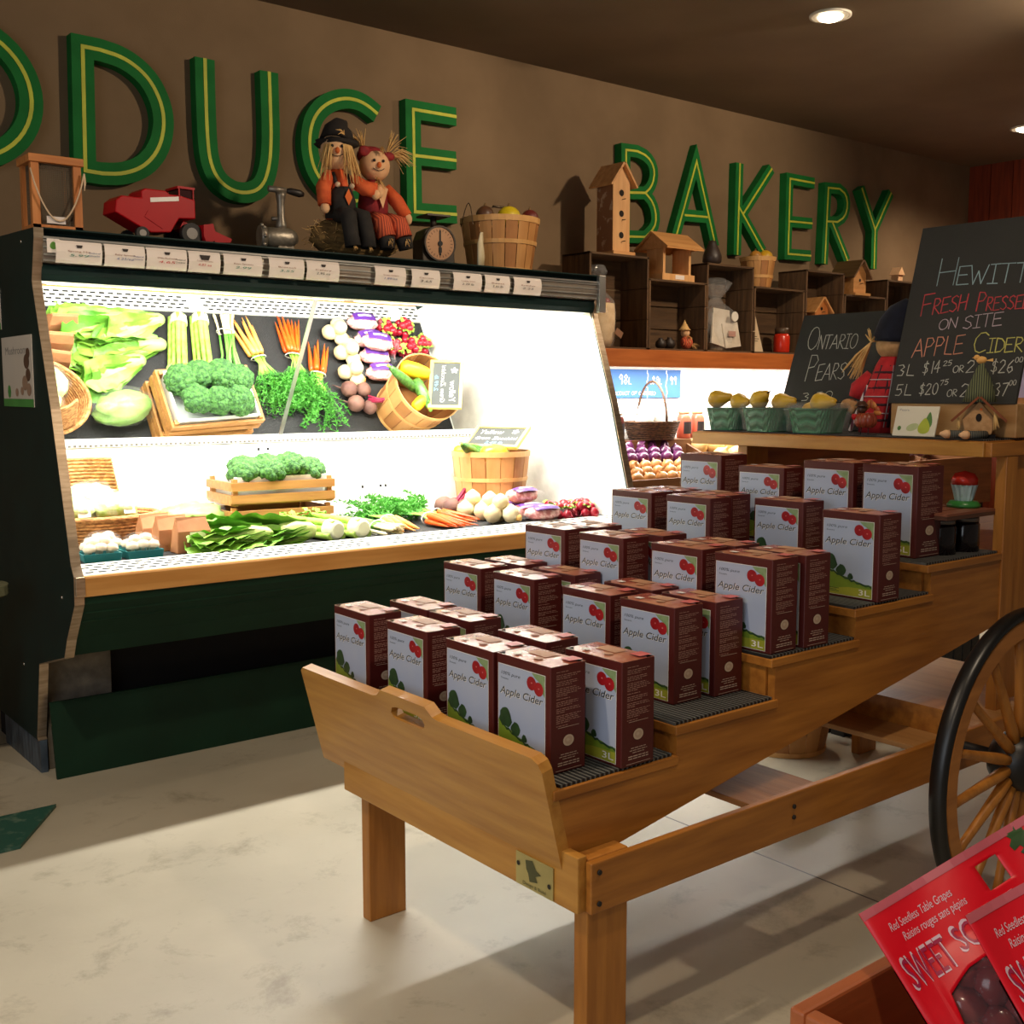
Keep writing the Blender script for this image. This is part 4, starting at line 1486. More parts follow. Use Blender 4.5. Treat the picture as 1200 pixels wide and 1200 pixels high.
# kitchen scale
m_tin = mat('dark_painted_tin', (64, 54, 44), .45, (50, 42, 34), scale=10, metal=.3)
t = thing('kitchen_scale', 'old dark kitchen scale with a tan round dial on the case top', 'scale', (3.125, 4.50, ZT), R(-8))
t.scale = (1.22, 1.22, 1.22)
MB().prism([(-.07, 0), (.07, 0), (.07, .10), (.055, .135), (.02, .152), (-.02, .152), (-.055, .135), (-.07, .10)], 'y', -.045, .045).build('housing', m_tin, t, bevel=.004)
mb = MB()
mb.tube([(0, -.046, .085), (0, -.056, .085)], .062, 28, 0)
for i in range(24):
    a = 2 * PI * i / 24
    mb.quad((0, -.0566, .085), (math.cos(a), 0, math.sin(a)), (-math.sin(a), 0, math.cos(a)), .046, .055, -.001, .001, 1)
mb.build('dial', [mat('tan_dial', (190, 142, 100), .5, (172, 122, 82), scale=6), m_eye], t)
mb = MB().tube([(0, -.046, .085), (0, -.06, .085)], .066, 28, 0)
mb2 = MB()
ring_solid(mb2, .062, .062, 0, .014, 32, 0, t=.006)
mb2.v = [(p[0], -.046 - p[2], .085 + p[1]) for p in mb2.v]
mb2.build('dial_rim', m_tin, t)
MB().box(-.003, .003, -.0595, -.0575, .04, .135).tube([(0, -.0575, .085), (0, -.061, .085)], .01, 12).box(-.006, .006, -.0597, -.0577, .05, .07).build('pointer', m_eye, t)
MB().tube([(0, 0, .152), (0, 0, .19)], .012, 10).box(-.05, .05, -.05, .05, .19, .197).build('platform', m_tin, t)

# bushel basket of gourds
B0 = Vector((3.575, 4.56, ZT))
bushel('bushel_basket', 'half bushel basket of ornamental gourds on the case top', B0, .195, .155, .26)
mb = MB()
mb.tube([(-.18 + .36 * i / 14, -.01, .25 + .085 * math.sin(PI * i / 14)) for i in range(15)], .0028, 6)
mb.tube([(-.05, -.01, .331), (.05, -.01, .331)], .006, 8)
w_ = mb.build('wire_bail', m_wire, [o for o in COL.objects if o.name.startswith('bushel_basket')][-1])
MB().box(0, 0, 0, 0, 0, 0)
for (nm, lab, dx, dy, r, c, sq, nk) in (('gourd', 'bright yellow gourd in the case-top bushel basket', .01, -.06, .06, (224, 196, 30), .9, 0),
                                       ('gourd', 'pale green gourd in the case-top bushel basket', .09, .02, .05, (132, 128, 72), .9, 0),
                                       ('gourd', 'dark red gourd at the right of the case-top bushel basket', .125, -.085, .045, (110, 40, 34), 1.0, 0),
                                       ('gourd', 'brown gourd at the left of the case-top bushel basket', -.125, -.04, .045, (96, 62, 40), 1.0, 0)):
    gourd(nm, lab, 'gourd', B0 + Vector((dx, dy, .277)), r, mat('gourd_skin_%d_%d' % (c[0], c[1]), c, .45, scale=14), sq, nk, group='gourds in the bushel basket')
m_driftw = mat('pale_husk', (214, 202, 170), .7, (186, 170, 132), scale=14, stretch=(4, 4, .6))
mb = MB().tube([(0, 0, 0), (.004, .0, .06), (.0, .0, .12), (.008, 0, .175)], [.02, .022, .018, .008], 10)
mb.v = [(p[0], p[1] * .5, p[2]) for p in mb.v]
tag(mb.build('corn_husk', m_driftw, None, (3.345, 4.42, ZT)), 'pale dried husk standing left of the case-top bushel basket', 'husk')
# flat dark tray at the right end of the case top
m_oldw = wood('weathered_crate', (98, 74, 50), (70, 52, 34), axis=0, rough=.8, bump=.4)
mb = MB().box(-.16, .16, -.10, .10, 0, .012).box(-.16, .16, -.10, -.088, .012, .055).box(-.16, .16, .088, .10, .012, .055).box(-.16, -.148, -.1, .1, .012, .055).box(.148, .16, -.1, .1, .012, .055)
tag(mb.build('shallow_tray', m_oldw, None, (3.83, 4.76, ZT)), 'shallow dark wooden tray at the right end of the case top', 'tray')

# ================================================================== wall shelf with crates
m_shelf = wood('orange_shelf_board', (196, 112, 52), (168, 88, 36), axis=0, rough=.45)
t = thing('wall_shelf', 'long orange-stained wall shelf carrying the old apple crates', 'shelf', (4.2, YW, 1.645))
MB().box(0, 4.6, -.40, -.38, 0, .105).build('front_fascia', m_shelf, t, bevel=.003)
MB().box(0, 4.6, -.38, 0, .09, .104).build('shelf_board', m_shelf, t)
MB().box(.2, 4.3, -.335, -.27, .045, .088).build('light_housing', m_white, t)
MB().tube([(.25, -.30, .035), (4.2, -.30, .035)], .012, 10).build('light_tube', m_tube, t)
struct(MB().box(4.06, 8.7, YW - .012, YW, .75, 1.70), 'trim_1', mat('white_backsplash', (238, 236, 228), .5))

m_crw = wood('old_crate_board', (104, 76, 48), (66, 46, 28), axis=0, rough=.85, bump=.5)
m_crv = wood('old_crate_side', (112, 82, 52), (74, 52, 32), axis=2, rough=.85, bump=.5)
YC0, YC1 = 4.88, 5.12


def old_crate(label, x0, x1, z0, z1, mid=None):
    t = thing('apple_crate', label, 'crate', ((x0 + x1) / 2, YC0, z0), 0, 'old apple crates on the wall shelf')
    w, h, d = (x1 - x0), z1 - z0, YC1 - YC0
    th = .014
    for s in (-1, 1):
        mb = MB()
        nb = max(2, round(h / .16))
        for i in range(nb):
            a, b = h * i / nb, h * (i + 1) / nb - .004
            xa = s * (w / 2 - th / 2)
            mb.box(xa - th / 2, xa + th / 2, 0, d, a, b)
        mb.build('side_boards', m_crw if False else m_crv, t)
    for nm, z in (('bottom_board', 0), ('top_board', h - .012)):
        MB().box(-w / 2, w / 2, 0, d, z, z + .012).build(nm, m_crw, t)
    mb = MB()
    nb = 3
    for i in range(nb):
        a, b = h * i / nb + .004, h * (i + 1) / nb - .004
        mb.box(-w / 2 + th, w / 2 - th, d - .012, d, a, b)
    mb.build('back_boards', m_crw, t)
    if mid:
        MB().box(-w / 2 + th, w / 2 - th, .004, d - .013, mid - z0, mid - z0 + .012).build('inner_shelf', m_crw, t)
    return t


ZS = 1.7495
old_crate('tall weathered apple crate holding the cellophane-wrapped cream tub', 4.485, 4.972, ZS, 2.305)
old_crate('low weathered apple crate under the wooden bird feeder', 4.977, 5.492, ZS, 2.18)
old_crate('tall weathered apple crate with the wrapped gift basket and white card', 5.497, 5.955, ZS, 2.31)
old_crate('low weathered apple crate with the jar of red preserve', 5.965, 6.50, ZS, 2.19)
old_crate('two-tier weathered crate with a small gabled birdhouse inside', 6.515, 6.955, ZS, 2.335, 2.165 - .16)
old_crate('low weathered crate under the upright grey-roofed birdhouse', 6.965, 7.48, ZS, 2.19)
old_crate('last weathered crate behind the large cider chalkboard', 7.49, 7.95, ZS, 2.325)

m_pine = wood('new_pine', (222, 170, 112), (202, 146, 88), axis=2, rough=.5)
m_pine2 = wood('new_pine_roof', (214, 158, 98), (190, 132, 74), axis=0, rough=.5)
m_cedsh = mat('shingle_side', (150, 100, 64), .7, (196, 160, 124), scale=16, lo=.55, hi=.6)
m_hole = mat('dark_hole', (30, 20, 14), .9)


def birdhouse(label, loc, w, d, h, gable, over, holes, rotz=0, side=None, roofm=None, shelf=True, frontm=None):
    """front faces -y"""
    t = thing('birdhouse', label, 'birdhouse', loc, rotz)
    z0 = .018 if shelf else 0
    mb = MB().prism([(-w / 2, z0), (w / 2, z0), (w / 2, h), (0, h + gable), (-w / 2, h)], 'y', 0, d)
    if side:
        mb.quad((-w / 2 - .001, 0, 0), (0, 1, 0), (0, 0, 1), .004, d - .004, z0, h, 1)
        mb.quad((w / 2 + .001, 0, 0), (0, 1, 0), (0, 0, 1), .004, d - .004, z0, h, 1)
    mb.build('house_body', [frontm or m_pine, side or m_pine], t)
    L = math.hypot(w / 2 + over, gable * (w / 2 + over) / (w / 2))
    mb = MB()
    sl = gable / (w / 2)
    for s in (-1, 1):
        a = Vector((0, 0, h + gable))
        b = Vector((s * (w / 2 + over), 0, h - sl * over))
        n = Vector((b.z - a.z, 0, -(b.x - a.x))).normalized()
        if n.z < 0:
            n = -n
        vs = []
        for yy0 in (-over * .9, d + over * .9):
            for p in (a, b, b + n * .012, a + n * .012 + Vector((0, 0, .004))):
                vs.append((p.x, yy0, p.z))
        mb.add(vs, [(0, 1, 2, 3), (7, 6, 5, 4), (0, 4, 5, 1), (1, 5, 6, 2), (2, 6, 7, 3), (3, 7, 4, 0)])
    mb.build('roof', roofm or m_pine2, t)
    mb = MB()
    for (hx, hz, hr) in holes:
        mb.poly((0, -.0012, 0), (1, 0, 0), (0, 0, 1), circ(hx, hz, hr), 0)
        mb.tube([(hx + hr * .4, -.0, hz - hr * 1.9), (hx + hr * .4, -.028, hz - hr * 1.9)], .0025, 6, 1)
    mb.build('entry_holes', [m_hole, m_wire], t)
    if shelf:
        MB().box(-w / 2 - .02, w / 2 + .02, -.03, d + .02, 0, .018).build('base_board', m_pine2, t)
    return t


birdhouse('tall three-hole pine birdhouse with steep roof on the first crate', (4.765, 4.91, 2.3055), .138, .14, .435, .09, .032, [(0, .36, .019), (0, .24, .019), (0, .115, .019)], 0, m_cedsh)
# open bird feeder: gabled roof on thin posts over a tray
t = thing('bird_feeder', 'open pine bird feeder with wide gabled roof on the second crate', 'bird feeder', (5.24, 4.97, 2.1805), 0)
mb = MB().box(-.145, .145, -.085, .085, 0, .04)
mb.build('feeder_tray', m_pine, t)
for sx in (-1, 1):
    MB().box(sx * .115 - .01, sx * .115 + .01, -.07, .07, .04, .20).build('end_wall', m_pine, t)
mb = MB()
for s in (-1, 1):
    a, b = Vector((0, 0, .285)), Vector((0, s * .14, .185))
    vs = []
    for x in (-.165, .165):
        for p in (a, b, b + Vector((0, s * .004, .012)), a + Vector((0, 0, .014))):
            vs.append((x, p.y, p.z))
    mb.add(vs, [(0, 1, 2, 3), (7, 6, 5, 4), (0, 4, 5, 1), (1, 5, 6, 2), (2, 6, 7, 3), (3, 7, 4, 0)])
for x in (-.15, .14):
    mb.prism([(-.13, .19), (.13, .19), (0, .28)], 'x', x, x + .01)
mb.build('gabled_roof', m_pine2, t)
MB().box(-.03, .05, -.0865, -.0855, .008, .034).build('paper_tag', m_paper, t)
birdhouse('upright birdhouse with grey board roof and pale gable trim', (7.17, 4.90, 2.1905), .15, .16, .16, .085, .035, [(0, .11, .012)], 0, None, wood('grey_roof_board', (120, 90, 58), (92, 66, 42), axis=1), frontm=m_pine2)
birdhouse('small gabled birdhouse inside the two-tier crate', (6.73, 4.905, 2.0175), .15, .12, .055, .075, .03, [(0, .06, .012)], 0, shelf=False, frontm=m_cedar)
MB()
# dark pear-shaped bottle on the third crate
mb = MB().lathe([(.045, 0), (.062, .02), (.06, .06), (.042, .10), (.026, .135), (.024, .15), (.0001, .155)], 20)
tag(mb.build('dark_vase', mat('charcoal_glaze', (58, 46, 40), .45, (48, 38, 33), scale=8), None, (5.62, 4.95, 2.3105)), 'charcoal pear-shaped vase on top of the third crate', 'vase')
# small bucket basket with gourds on the fourth crate
P0 = Vector((6.10, 4.97, 2.1905))
bushel('small_basket', 'small pale splint basket of yellow gourds on the fourth crate', P0, .115, .085, .20, handles=False, ns=14, hoops=(.3, .86))
for i, (dx, dy, r, c, l) in enumerate(((-.06, -.03, .04, (196, 136, 50), 'tan gourd at the left of the small splint basket'), (.03, -.04, .048, (226, 176, 40), 'golden gourd in the middle of the small splint basket'),
                                       (.09, -.0, .034, (204, 150, 60), 'small tan gourd at the right rim of the small splint basket'))):
    gourd('gourd', l, 'gourd', P0 + Vector((dx, dy, .205)), r, mat('gourd_skin_%d_%d' % (c[0], c[1]), c, .45, scale=14), .9, 0)

# cellophane gifts
m_cello = mat('clear_cellophane', (235, 235, 235), .08, c2=(225, 225, 225), alpha=.15, spec=1.0, bump=.9, bscale=26)


def cello(mb, prof, n, amp, seed, c=(0, 0, 0), sx=1, sy=1):
    rg = random.Random(seed)
    vs, fs = [], []
    ph = [rg.uniform(0, 6) for _ in range(4)]
    for k, (r, z) in enumerate(prof):
        for j in range(n):
            a = 2 * PI * j / n
            f = 1 + amp * (math.sin(7 * a + ph[0] + k) * .5 + math.sin(13 * a + ph[1] - k * 1.7) * .5)
            vs.append((c[0] + r * f * math.cos(a) * sx, c[1] + r * f * math.sin(a) * sy, c[2] + z))
    for k in range(len(prof) - 1):
        for j in range(n):
            fs.append((k * n + j, k * n + (j + 1) % n, (k + 1) * n + (j + 1) % n, (k + 1) * n + j))
    mb.add(vs, fs, 0, False)


t = thing('gift_basket', 'cream tub wrapped in clear gathered cellophane in the first crate', 'gift basket', (4.63, 4.99, ZS + .0125))
MB().lathe([(.095, 0), (.115, .05), (.122, .15), (.118, .255), (.105, .255), (.10, .24)], 24).build('cream_tub', mat('cream_felt_tub', (226, 196, 150), .8, (208, 174, 126), scale=20, bump=.15), t)
mb = MB()
rg = random.Random(8)
for i in range(11):
    a = i * 2.4
    r = .075 * math.sqrt(i / 11)
    mb.ball((r * math.cos(a), r * math.sin(a), .262), .027, i % 2, 8, 6)
mb.build('sweets', [mat('red_sweets', (150, 52, 40), .4), mat('brown_sweets', (120, 76, 44), .4)], t)
mb = MB()
cello(mb, [(.10, .005), (.122, .04), (.126, .20), (.116, .27), (.06, .33), (.026, .365), (.05, .40), (.072, .44), (.055, .48)], 34, .06, 4)
mb.build('cellophane', m_cello, t, fix=False)
MB().box(.05, .11, -.1275, -.1255, .06, .10, rot=(0, R(30), 0)).build('kraft_tag', mat('kraft_tag', (150, 104, 74), .7), t)

t = thing('gift_basket', 'cellophane gift basket with white cards in the third crate', 'gift basket', (5.70, 4.985, ZS + .0125))
MB().lathe([(.12, 0), (.13, .03), (.135, .08)], 20, sy=.7).build('wicker_base', mat('pale_wicker', (190, 160, 120), .8, (150, 120, 84), scale=60), t)
mb = MB()
for (x, y, z, w, h, a) in ((-.06, -.085, .03, .13, .20, 12), (.05, -.10, .02, .15, .16, -6), (.0, -.06, .10, .16, .17, 4)):
    mb.box(x - w / 2, x + w / 2, y, y + .012, z, z + h, rot=(R(-8), R(a), 0))
mb.build('white_cards', mat('white_gift_card', (222, 212, 196), .6, (196, 182, 160), scale=8), t)
MB().box(-.0, .07, -.118, -.115, .09, .125).build('pink_label', mat('pinkish_label', (196, 150, 136), .6), t)
mb = MB().tube([(.06, -.112, .22), (.06, -.118, .22)], .032, 16)
mb.build('round_seal', m_trimw, t)
mb = MB()
cello(mb, [(.12, .005), (.15, .05), (.16, .18), (.14, .26), (.06, .31), (.04, .34), (.10, .40), (.125, .44), (.06, .47)], 34, .07, 9, sy=.72)
mb.build('cellophane', m_cello, t, fix=False)

# bits inside the second and fourth crates
for (x, r, l) in ((5.155, .035, 'left round dark pot in the second crate'), (5.235, .038, 'right round dark pot in the second crate')):
    mb = MB().lathe([(r * .6, 0), (r, r * .6), (r * .9, r * 1.3), (r * .4, r * 1.7), (r * .42, r * 1.9), (.0001, r * 1.9)], 16)
    tag(mb.build('round_pot', mat('dark_brown_pot', (46, 34, 26), .5), None, (x, 4.95, ZS + .0125)), l, 'pot')
t = thing('scarecrow_figurine', 'tiny orange scarecrow figurine sitting in the second crate', 'figurine', (5.36, 4.92, ZS + .0125))
MB().ball((0, 0, .045), (.045, .035, .045), 0, 12, 8).build('body', m_plaid, t)
mb = MB().ball((-.015, 0, .105), .03, 0, 12, 8)
mb.build('head', m_muslin, t)
MB().lathe([(.04, .12), (.03, .13), (.015, .155), (.0001, .185)], 12, c=(-.02, 0, 0)).build('hat', m_straw, t)
mb = MB()
straw_tuft(mb, (-.01, -.01, .08), (0, -.5, -.5), 24, .05, .9, .002, 3, .2)
straw_tuft(mb, (.02, -.02, .03), (.4, -.6, -.2), 16, .05, .7, .002, 5, .2)
for k in range(len(mb.v)):
    p = mb.v[k]
    mb.v[k] = (p[0], p[1], max(p[2], .002))
mb.build('straw', m_straw, t)
mb = MB().prism([(0, 0), (.13, 0), (.02, .29)], 'y', 0, .018)
mb.quad((0, -.001, 0), (1, 0, 0), (0, 0, 1), .02, .06, .10, .104, 1).quad((0, -.001, 0), (1, 0, 0), (0, 0, 1), .025, .08, .085, .089, 1).quad((0, -.001, 0), (1, 0, 0), (0, 0, 1), .02, .07, .07, .074, 1)
tag(mb.build('triangular_card', [mat('cream_card', (228, 206, 172), .6, (214, 188, 150), scale=6), m_bolt], None, (6.0, 4.93, ZS + .0125)), 'cream triangular card standing at the left of the fourth crate', 'card')
t = thing('preserve_jar', 'jar of bright red preserve with a dark lid in the fourth crate', 'jar', (6.35, 4.95, ZS + .0125))
MB().lathe([(.05, 0), (.055, .01), (.055, .11), (.045, .13)], 20).build('red_contents', mat('red_preserve', (214, 52, 28), .25, (190, 40, 22), scale=12), t)
MB().lathe([(.047, .131), (.047, .17), (.0001, .172)], 20).build('lid', mat('dark_lid', (84, 62, 44), .4), t)
mb = MB().box(-.03, .03, -.03, .03, 0, .05).prism([(-.045, .05), (.045, .05), (0, .11)], 'y', -.04, .04)
tag(mb.build('small_ornament', m_muslin, None, (7.72, 4.95, 2.3255)), 'small pale house ornament on the last crate', 'ornament')

# ================================================================== produce bins below the shelf
m_binw = wood('bin_board', (128, 84, 46), (100, 62, 32), axis=0, rough=.6)
bt = thing('produce_bin', 'sloping wooden produce bin of onions and roots right of the case', 'bin', (4.10, 4.6, 0))
MB().box(0, 4.5, .0, .022, .62, .985).build('front_board', m_binw, bt, bevel=.002)
mb = MB()
mb.add([(0, .022, .915), (4.5, .022, .915), (4.5, .40, 1.085), (0, .40, 1.085), (0, .022, .90), (4.5, .022, .90), (4.5, .40, 1.07), (0, .40, 1.07)],
       [(0, 1, 2, 3), (7, 6, 5, 4), (0, 4, 5, 1), (1, 5, 6, 2), (2, 6, 7, 3), (3, 7, 4, 0)])
mb.build('sloped_tray', m_binw, bt)
for x in (.0, 1.36, 2.5, 3.5, 4.48):
    mb = MB().prism([(.022, .92), (.022, 1.0), (.40, 1.16), (.40, 1.09)], 'x', x, x + .018)
    mb.build('divider', m_binw, bt)
MB().box(0, 4.5, .40, .63, 1.17, 1.19).build('back_ledge', m_binw, bt)
MB().box(0, 4.5, .40, .418, 1.06, 1.17).build('ledge_riser', m_binw, bt)
MB().box(.02, 4.48, .05, .60, 0, .62).build('bin_base', m_dark, bt)

m_ronion = mat('red_onion_skin', (104, 44, 92), .3, (78, 28, 70), scale=6, stretch=(3, 3, .6), coat=.2)
m_yonion = mat('yellow_onion_skin', (216, 164, 106), .35, (188, 128, 70), scale=6, stretch=(3, 3, .6), coat=.2)
m_turnip = mat('rutabaga_skin', (224, 190, 130), .45, (206, 168, 104), scale=5)
m_potato = mat('potato_skin', (206, 172, 122), .6, (178, 140, 92), scale=9)


def onion(name, label, cat, loc, r, m, group):
    t = thing(name, label, cat, loc, group=group)
    MB().lathe([(.0001, -r * .88), (r * .5, -r * .78), (r * .9, -r * .35), (r, .05 * r), (r * .86, r * .5), (r * .45, r * .82), (r * .16, r * .96), (r * .1, r * 1.2), (.0001, r * 1.22)], 16).build('bulb', m, t)
    MB().tube([(0, 0, -r * .86), (0, 0, -r * .95)], [r * .22, r * .12], 8).build('root_end', m_straw, t)
    return t


def on_tray(px, py, r):
    """centre of a ball of radius r resting on the sloped tray, seen at (px, py)"""
    n = Vector((0, -.41, .912)).normalized()
    p0 = Vector((4.1, 4.622, .918)) + n * r * .9
    d = FPX * _F + (px - 600) * _Rt - (py - 600) * _U
    s = (p0 - EYEV).dot(n) / d.dot(n)
    return EYEV + d * s


ro = onion('red_onion', 'purple red onion in the upper heap of the produce bin', 'onion', (0, 0, 0), .043, m_ronion, 'red onions in the bin')
yo = onion('yellow_onion', 'golden yellow onion at the front of the produce bin', 'onion', (0, 0, 0), .04, m_yonion, 'yellow onions in the bin')
tu = onion('rutabaga', 'pale tan rutabaga beside the red onions in the bin', 'rutabaga', (0, 0, 0), .06, m_turnip, 'rutabagas in the bin')
po = thing('potato', 'pale brown potato in the bin right of the counter post', 'potato', (0, 0, 0), group='potatoes in the bin')
MB().ball((0, 0, 0), (.065, .045, .043), 0, 14, 10, lump=.15).build('skin', m_potato, po)
MB().ball((.03, -.03, .02), (.006, .004, .006), 0, 6, 4).ball((-.025, -.035, .008), (.005, .004, .005), 0, 6, 4).build('eyes', m_bark, po)
rg = random.Random(21)


def heap(proto, n_rows, per, x0, dx, y0, dy, dz, lift, jitter, r):
    first = True
    for k in range(n_rows):
        for i in range(per):
            x = x0 + i * dx + (k % 2) * dx / 2 + rg.uniform(-jitter, jitter)
            y = y0 + k * dy + rg.uniform(-jitter, jitter) * .5
            z = .918 + (y - 4.622) * .45 + r * 1.02 + lift + rg.uniform(0, jitter * .4)
            rot = (rg.uniform(-.9, .9), rg.uniform(-.9, .9), rg.uniform(0, 6))
            if first:
                proto.location = (x, y, z)
                proto.rotation_euler = rot
                first = False
            else:
                dup(proto, (x, y, z), rot=rot)


heap(yo, 3, 12, 4.20, .099, 4.675, .068, 0, 0, .006, .04)
heap(ro, 3, 11, 4.20, .105, 4.872, .072, 0, .012, .006, .043)
heap(tu, 3, 4, 5.56, .145, 4.72, .125, 0, 0, .012, .06)
heap(po, 4, 6, 6.14, .13, 4.70, .095, 0, 0, .01, .045)
# bagged shallots farther right
m_net = mat('purple_white_netting', (226, 214, 226), .6, (150, 96, 160), scale=34, bump=.4, lo=.45, hi=.55)
first = None
for i in range(7):
    x = 6.78 + i * .2
    if first is None:
        first = thing('netted_bag', 'purple and white netted bag in the far bins', 'bag', (x, 4.80, 1.085), group='netted bags in the far bins', rot=(R(24), 0, 0))
        MB().ball((0, 0, 0), (.09, .14, .055), 0, 16, 10, lump=.2).build('net_sack', m_net, first)
        MB().tube([(0, .13, .0), (0, .18, .02)], [.02, .03], 8).build('tied_end', m_net, first)
    else:
        dup(first, (x, 4.80, 1.085), rot=(R(24), 0, .1 * (i % 3) - .1))
# blue chalk sign on the wall
m_blue = mat('blue_chalk_paint', (44, 100, 168), .6, (38, 92, 158), scale=5)
mb = MB().box(0, 1.02, -.012, 0, 0, .185, 0)
o, ux, uy = (0, -.0126, 0), (1, 0, 0), (0, 0, 1)
for x in (.36, .70, .88):
    for k in range(8):
        mb.quad(o, ux, uy, x + .006 * math.sin(k * 1.4), x + .006 + .006 * math.sin(k * 1.4), k * .0225, k * .0225 + .0235, 1)
chalk(mb, '/', o, ux, uy, .10, .09, .06, lw=.006, m=1)
chalk(mb, '98lb', o, ux, uy, .44, .09, .06, lw=.006, m=1)
chalk(mb, '.89lb', o, ux, uy, .73, .09, .05, w=.13, lw=.006, m=1)
chalk(mb, '99', o, ux, uy, .91, .09, .05, lw=.006, m=1)
chalk(mb, 'product of ontario', o, ux, uy, .38, .02, .03, w=.40, lw=.004, m=1)
tag(mb.build('price_board', [m_blue, m_wht], None, (4.62, YW - .0125, 1.455), fix=False), 'blue painted price board on the wall under the shelf', 'sign')
# jars and basket on the back ledge
ZL = 1.1905
for (x, y, c, l, lidc) in ((4.80, 5.08, (58, 28, 24), 'left dark sauce jar on the ledge beside the case', (226, 222, 214)), (4.90, 5.07, (66, 30, 26), 'right dark sauce jar on the ledge beside the case', (226, 222, 214)),
                           (5.52, 5.08, (196, 92, 70), 'left salmon red jar on the ledge behind the pear punnets', (220, 160, 120)), (5.64, 5.07, (200, 96, 74), 'right salmon red jar on the ledge behind the pear punnets', (220, 160, 120))):
    t = thing('sauce_jar', l, 'jar', (x, y, ZL))
    MB().lathe([(.042, 0), (.047, .01), (.047, .13), (.04, .15), (.034, .16)], 18).build('jar_body', mat('sauce_%d' % c[0], c, .2), t)
    MB().lathe([(.037, .161), (.037, .18), (.0001, .181)], 18).build('lid', mat('lid_%d' % lidc[1], lidc, .4), t)
    mb = MB()
    ring_solid(mb, .0475, .0475, .03, .11, 10, 0, -2.4, -.9, t=.0012)
    mb.build('paper_label', mat('dark_label', (36, 28, 28), .5), t)
m_wick = mat('dark_wicker', (96, 66, 42), .8, (58, 38, 24), scale=40, stretch=(1, 1, 3), bump=.6, lo=.45, hi=.55)
t = thing('wicker_basket', 'dark wicker basket with arched handle and white paper on the ledge', 'basket', (5.20, 5.06, ZL))


def weave_wall(mb, rx0, ry0, rx1, ry1, h, m, rows=9, n=44):
    for k in range(rows):
        f = (k + .5) / rows
        rx, ry = rx0 + (rx1 - rx0) * f, ry0 + (ry1 - ry0) * f
        pts = []
        for j in range(n):
            a = 2 * PI * j / n
            s = 1 + .022 * math.sin(j * PI + k * PI)
            pts.append((rx * s * math.cos(a), ry * s * math.sin(a), f * h))
        mb.tube(pts, h / rows * .58, 5, m, closed=True)


mb = MB()
weave_wall(mb, .17, .10, .22, .13, .12, 0)
mb.lathe([(.0001, .0), (1, .0), (1, .004), (.0001, .004)], 24, sx=.17, sy=.10)
mb.build('woven_body', m_wick, t)
MB().tube([(.0, -.13 * math.cos(PI * i / 16), .11 + .26 * math.sin(PI * i / 16)) for i in range(17)], .008, 7).build('arched_handle', m_wick, t)
mb = MB()
mb.ball((-.08, -.02, .14), (.07, .05, .09), 0, 12, 8, lump=.4)
mb.ball((.06, .0, .14), (.10, .06, .08), 0, 12, 8, lump=.4)
mb.build('white_paper', mat('white_tissue', (240, 238, 226), .7), t)

# ================================================================== produce on the case deck
ZD = .8645
m_rom = mat('romaine_leaf', (96, 152, 40), .45, (136, 184, 66), scale=9, bump=.3, bscale=30, sub=.05)
m_romd = mat('romaine_leaf_dark', (66, 124, 30), .45, (96, 152, 46), scale=9, bump=.3, bscale=30)
m_rib = mat('pale_rib', (190, 208, 128), .4, (156, 190, 92), scale=6)
m_cel = mat('celery_stalk', (136, 178, 58), .4, (176, 206, 100), scale=5, stretch=(6, .6, 6))
m_celw = mat('celery_base', (232, 238, 200), .45)
m_broc = mat('broccoli_florets', (40, 82, 36), .8, (74, 122, 52), scale=70, bump=1.0, bscale=120, lo=.4, hi=.6)
m_brocst = mat('broccoli_stalk', (150, 186, 104), .5)
m_carrot = mat('carrot_orange', (222, 96, 20), .4, (200, 78, 14), scale=14, stretch=(1, 1, 1))
m_carrotp = mat('carrot_pale', (236, 172, 92), .4, (226, 150, 70), scale=14)
m_frond = mat('carrot_frond', (62, 138, 44), .6, (92, 168, 60), scale=30)
m_stem = mat('green_stem', (140, 190, 72), .45, (116, 170, 58), scale=10)
m_onw = mat('white_onion_skin', (228, 216, 178), .35, (206, 180, 120), scale=5)
m_onroot = mat('tan_onion_root', (206, 164, 92), .7, (186, 140, 70), scale=20)
m_rad = mat('radish_red', (168, 22, 44), .3, (140, 16, 36), scale=7, coat=.2)
m_radst = mat('radish_stem', (150, 190, 70), .5)
m_beet = mat('beet_skin', (120, 84, 70), .7, (92, 58, 52), scale=12, bump=.2, bscale=40)
m_beetst = mat('beet_stalk', (170, 40, 74), .4, (140, 26, 60), scale=10)
m_film = mat('clear_film', (245, 245, 245), .08, c2=(240, 240, 240), alpha=.05, spec=.8, bump=.6, bscale=34)
m_tie = mat('white_tie', (240, 238, 226), .6)


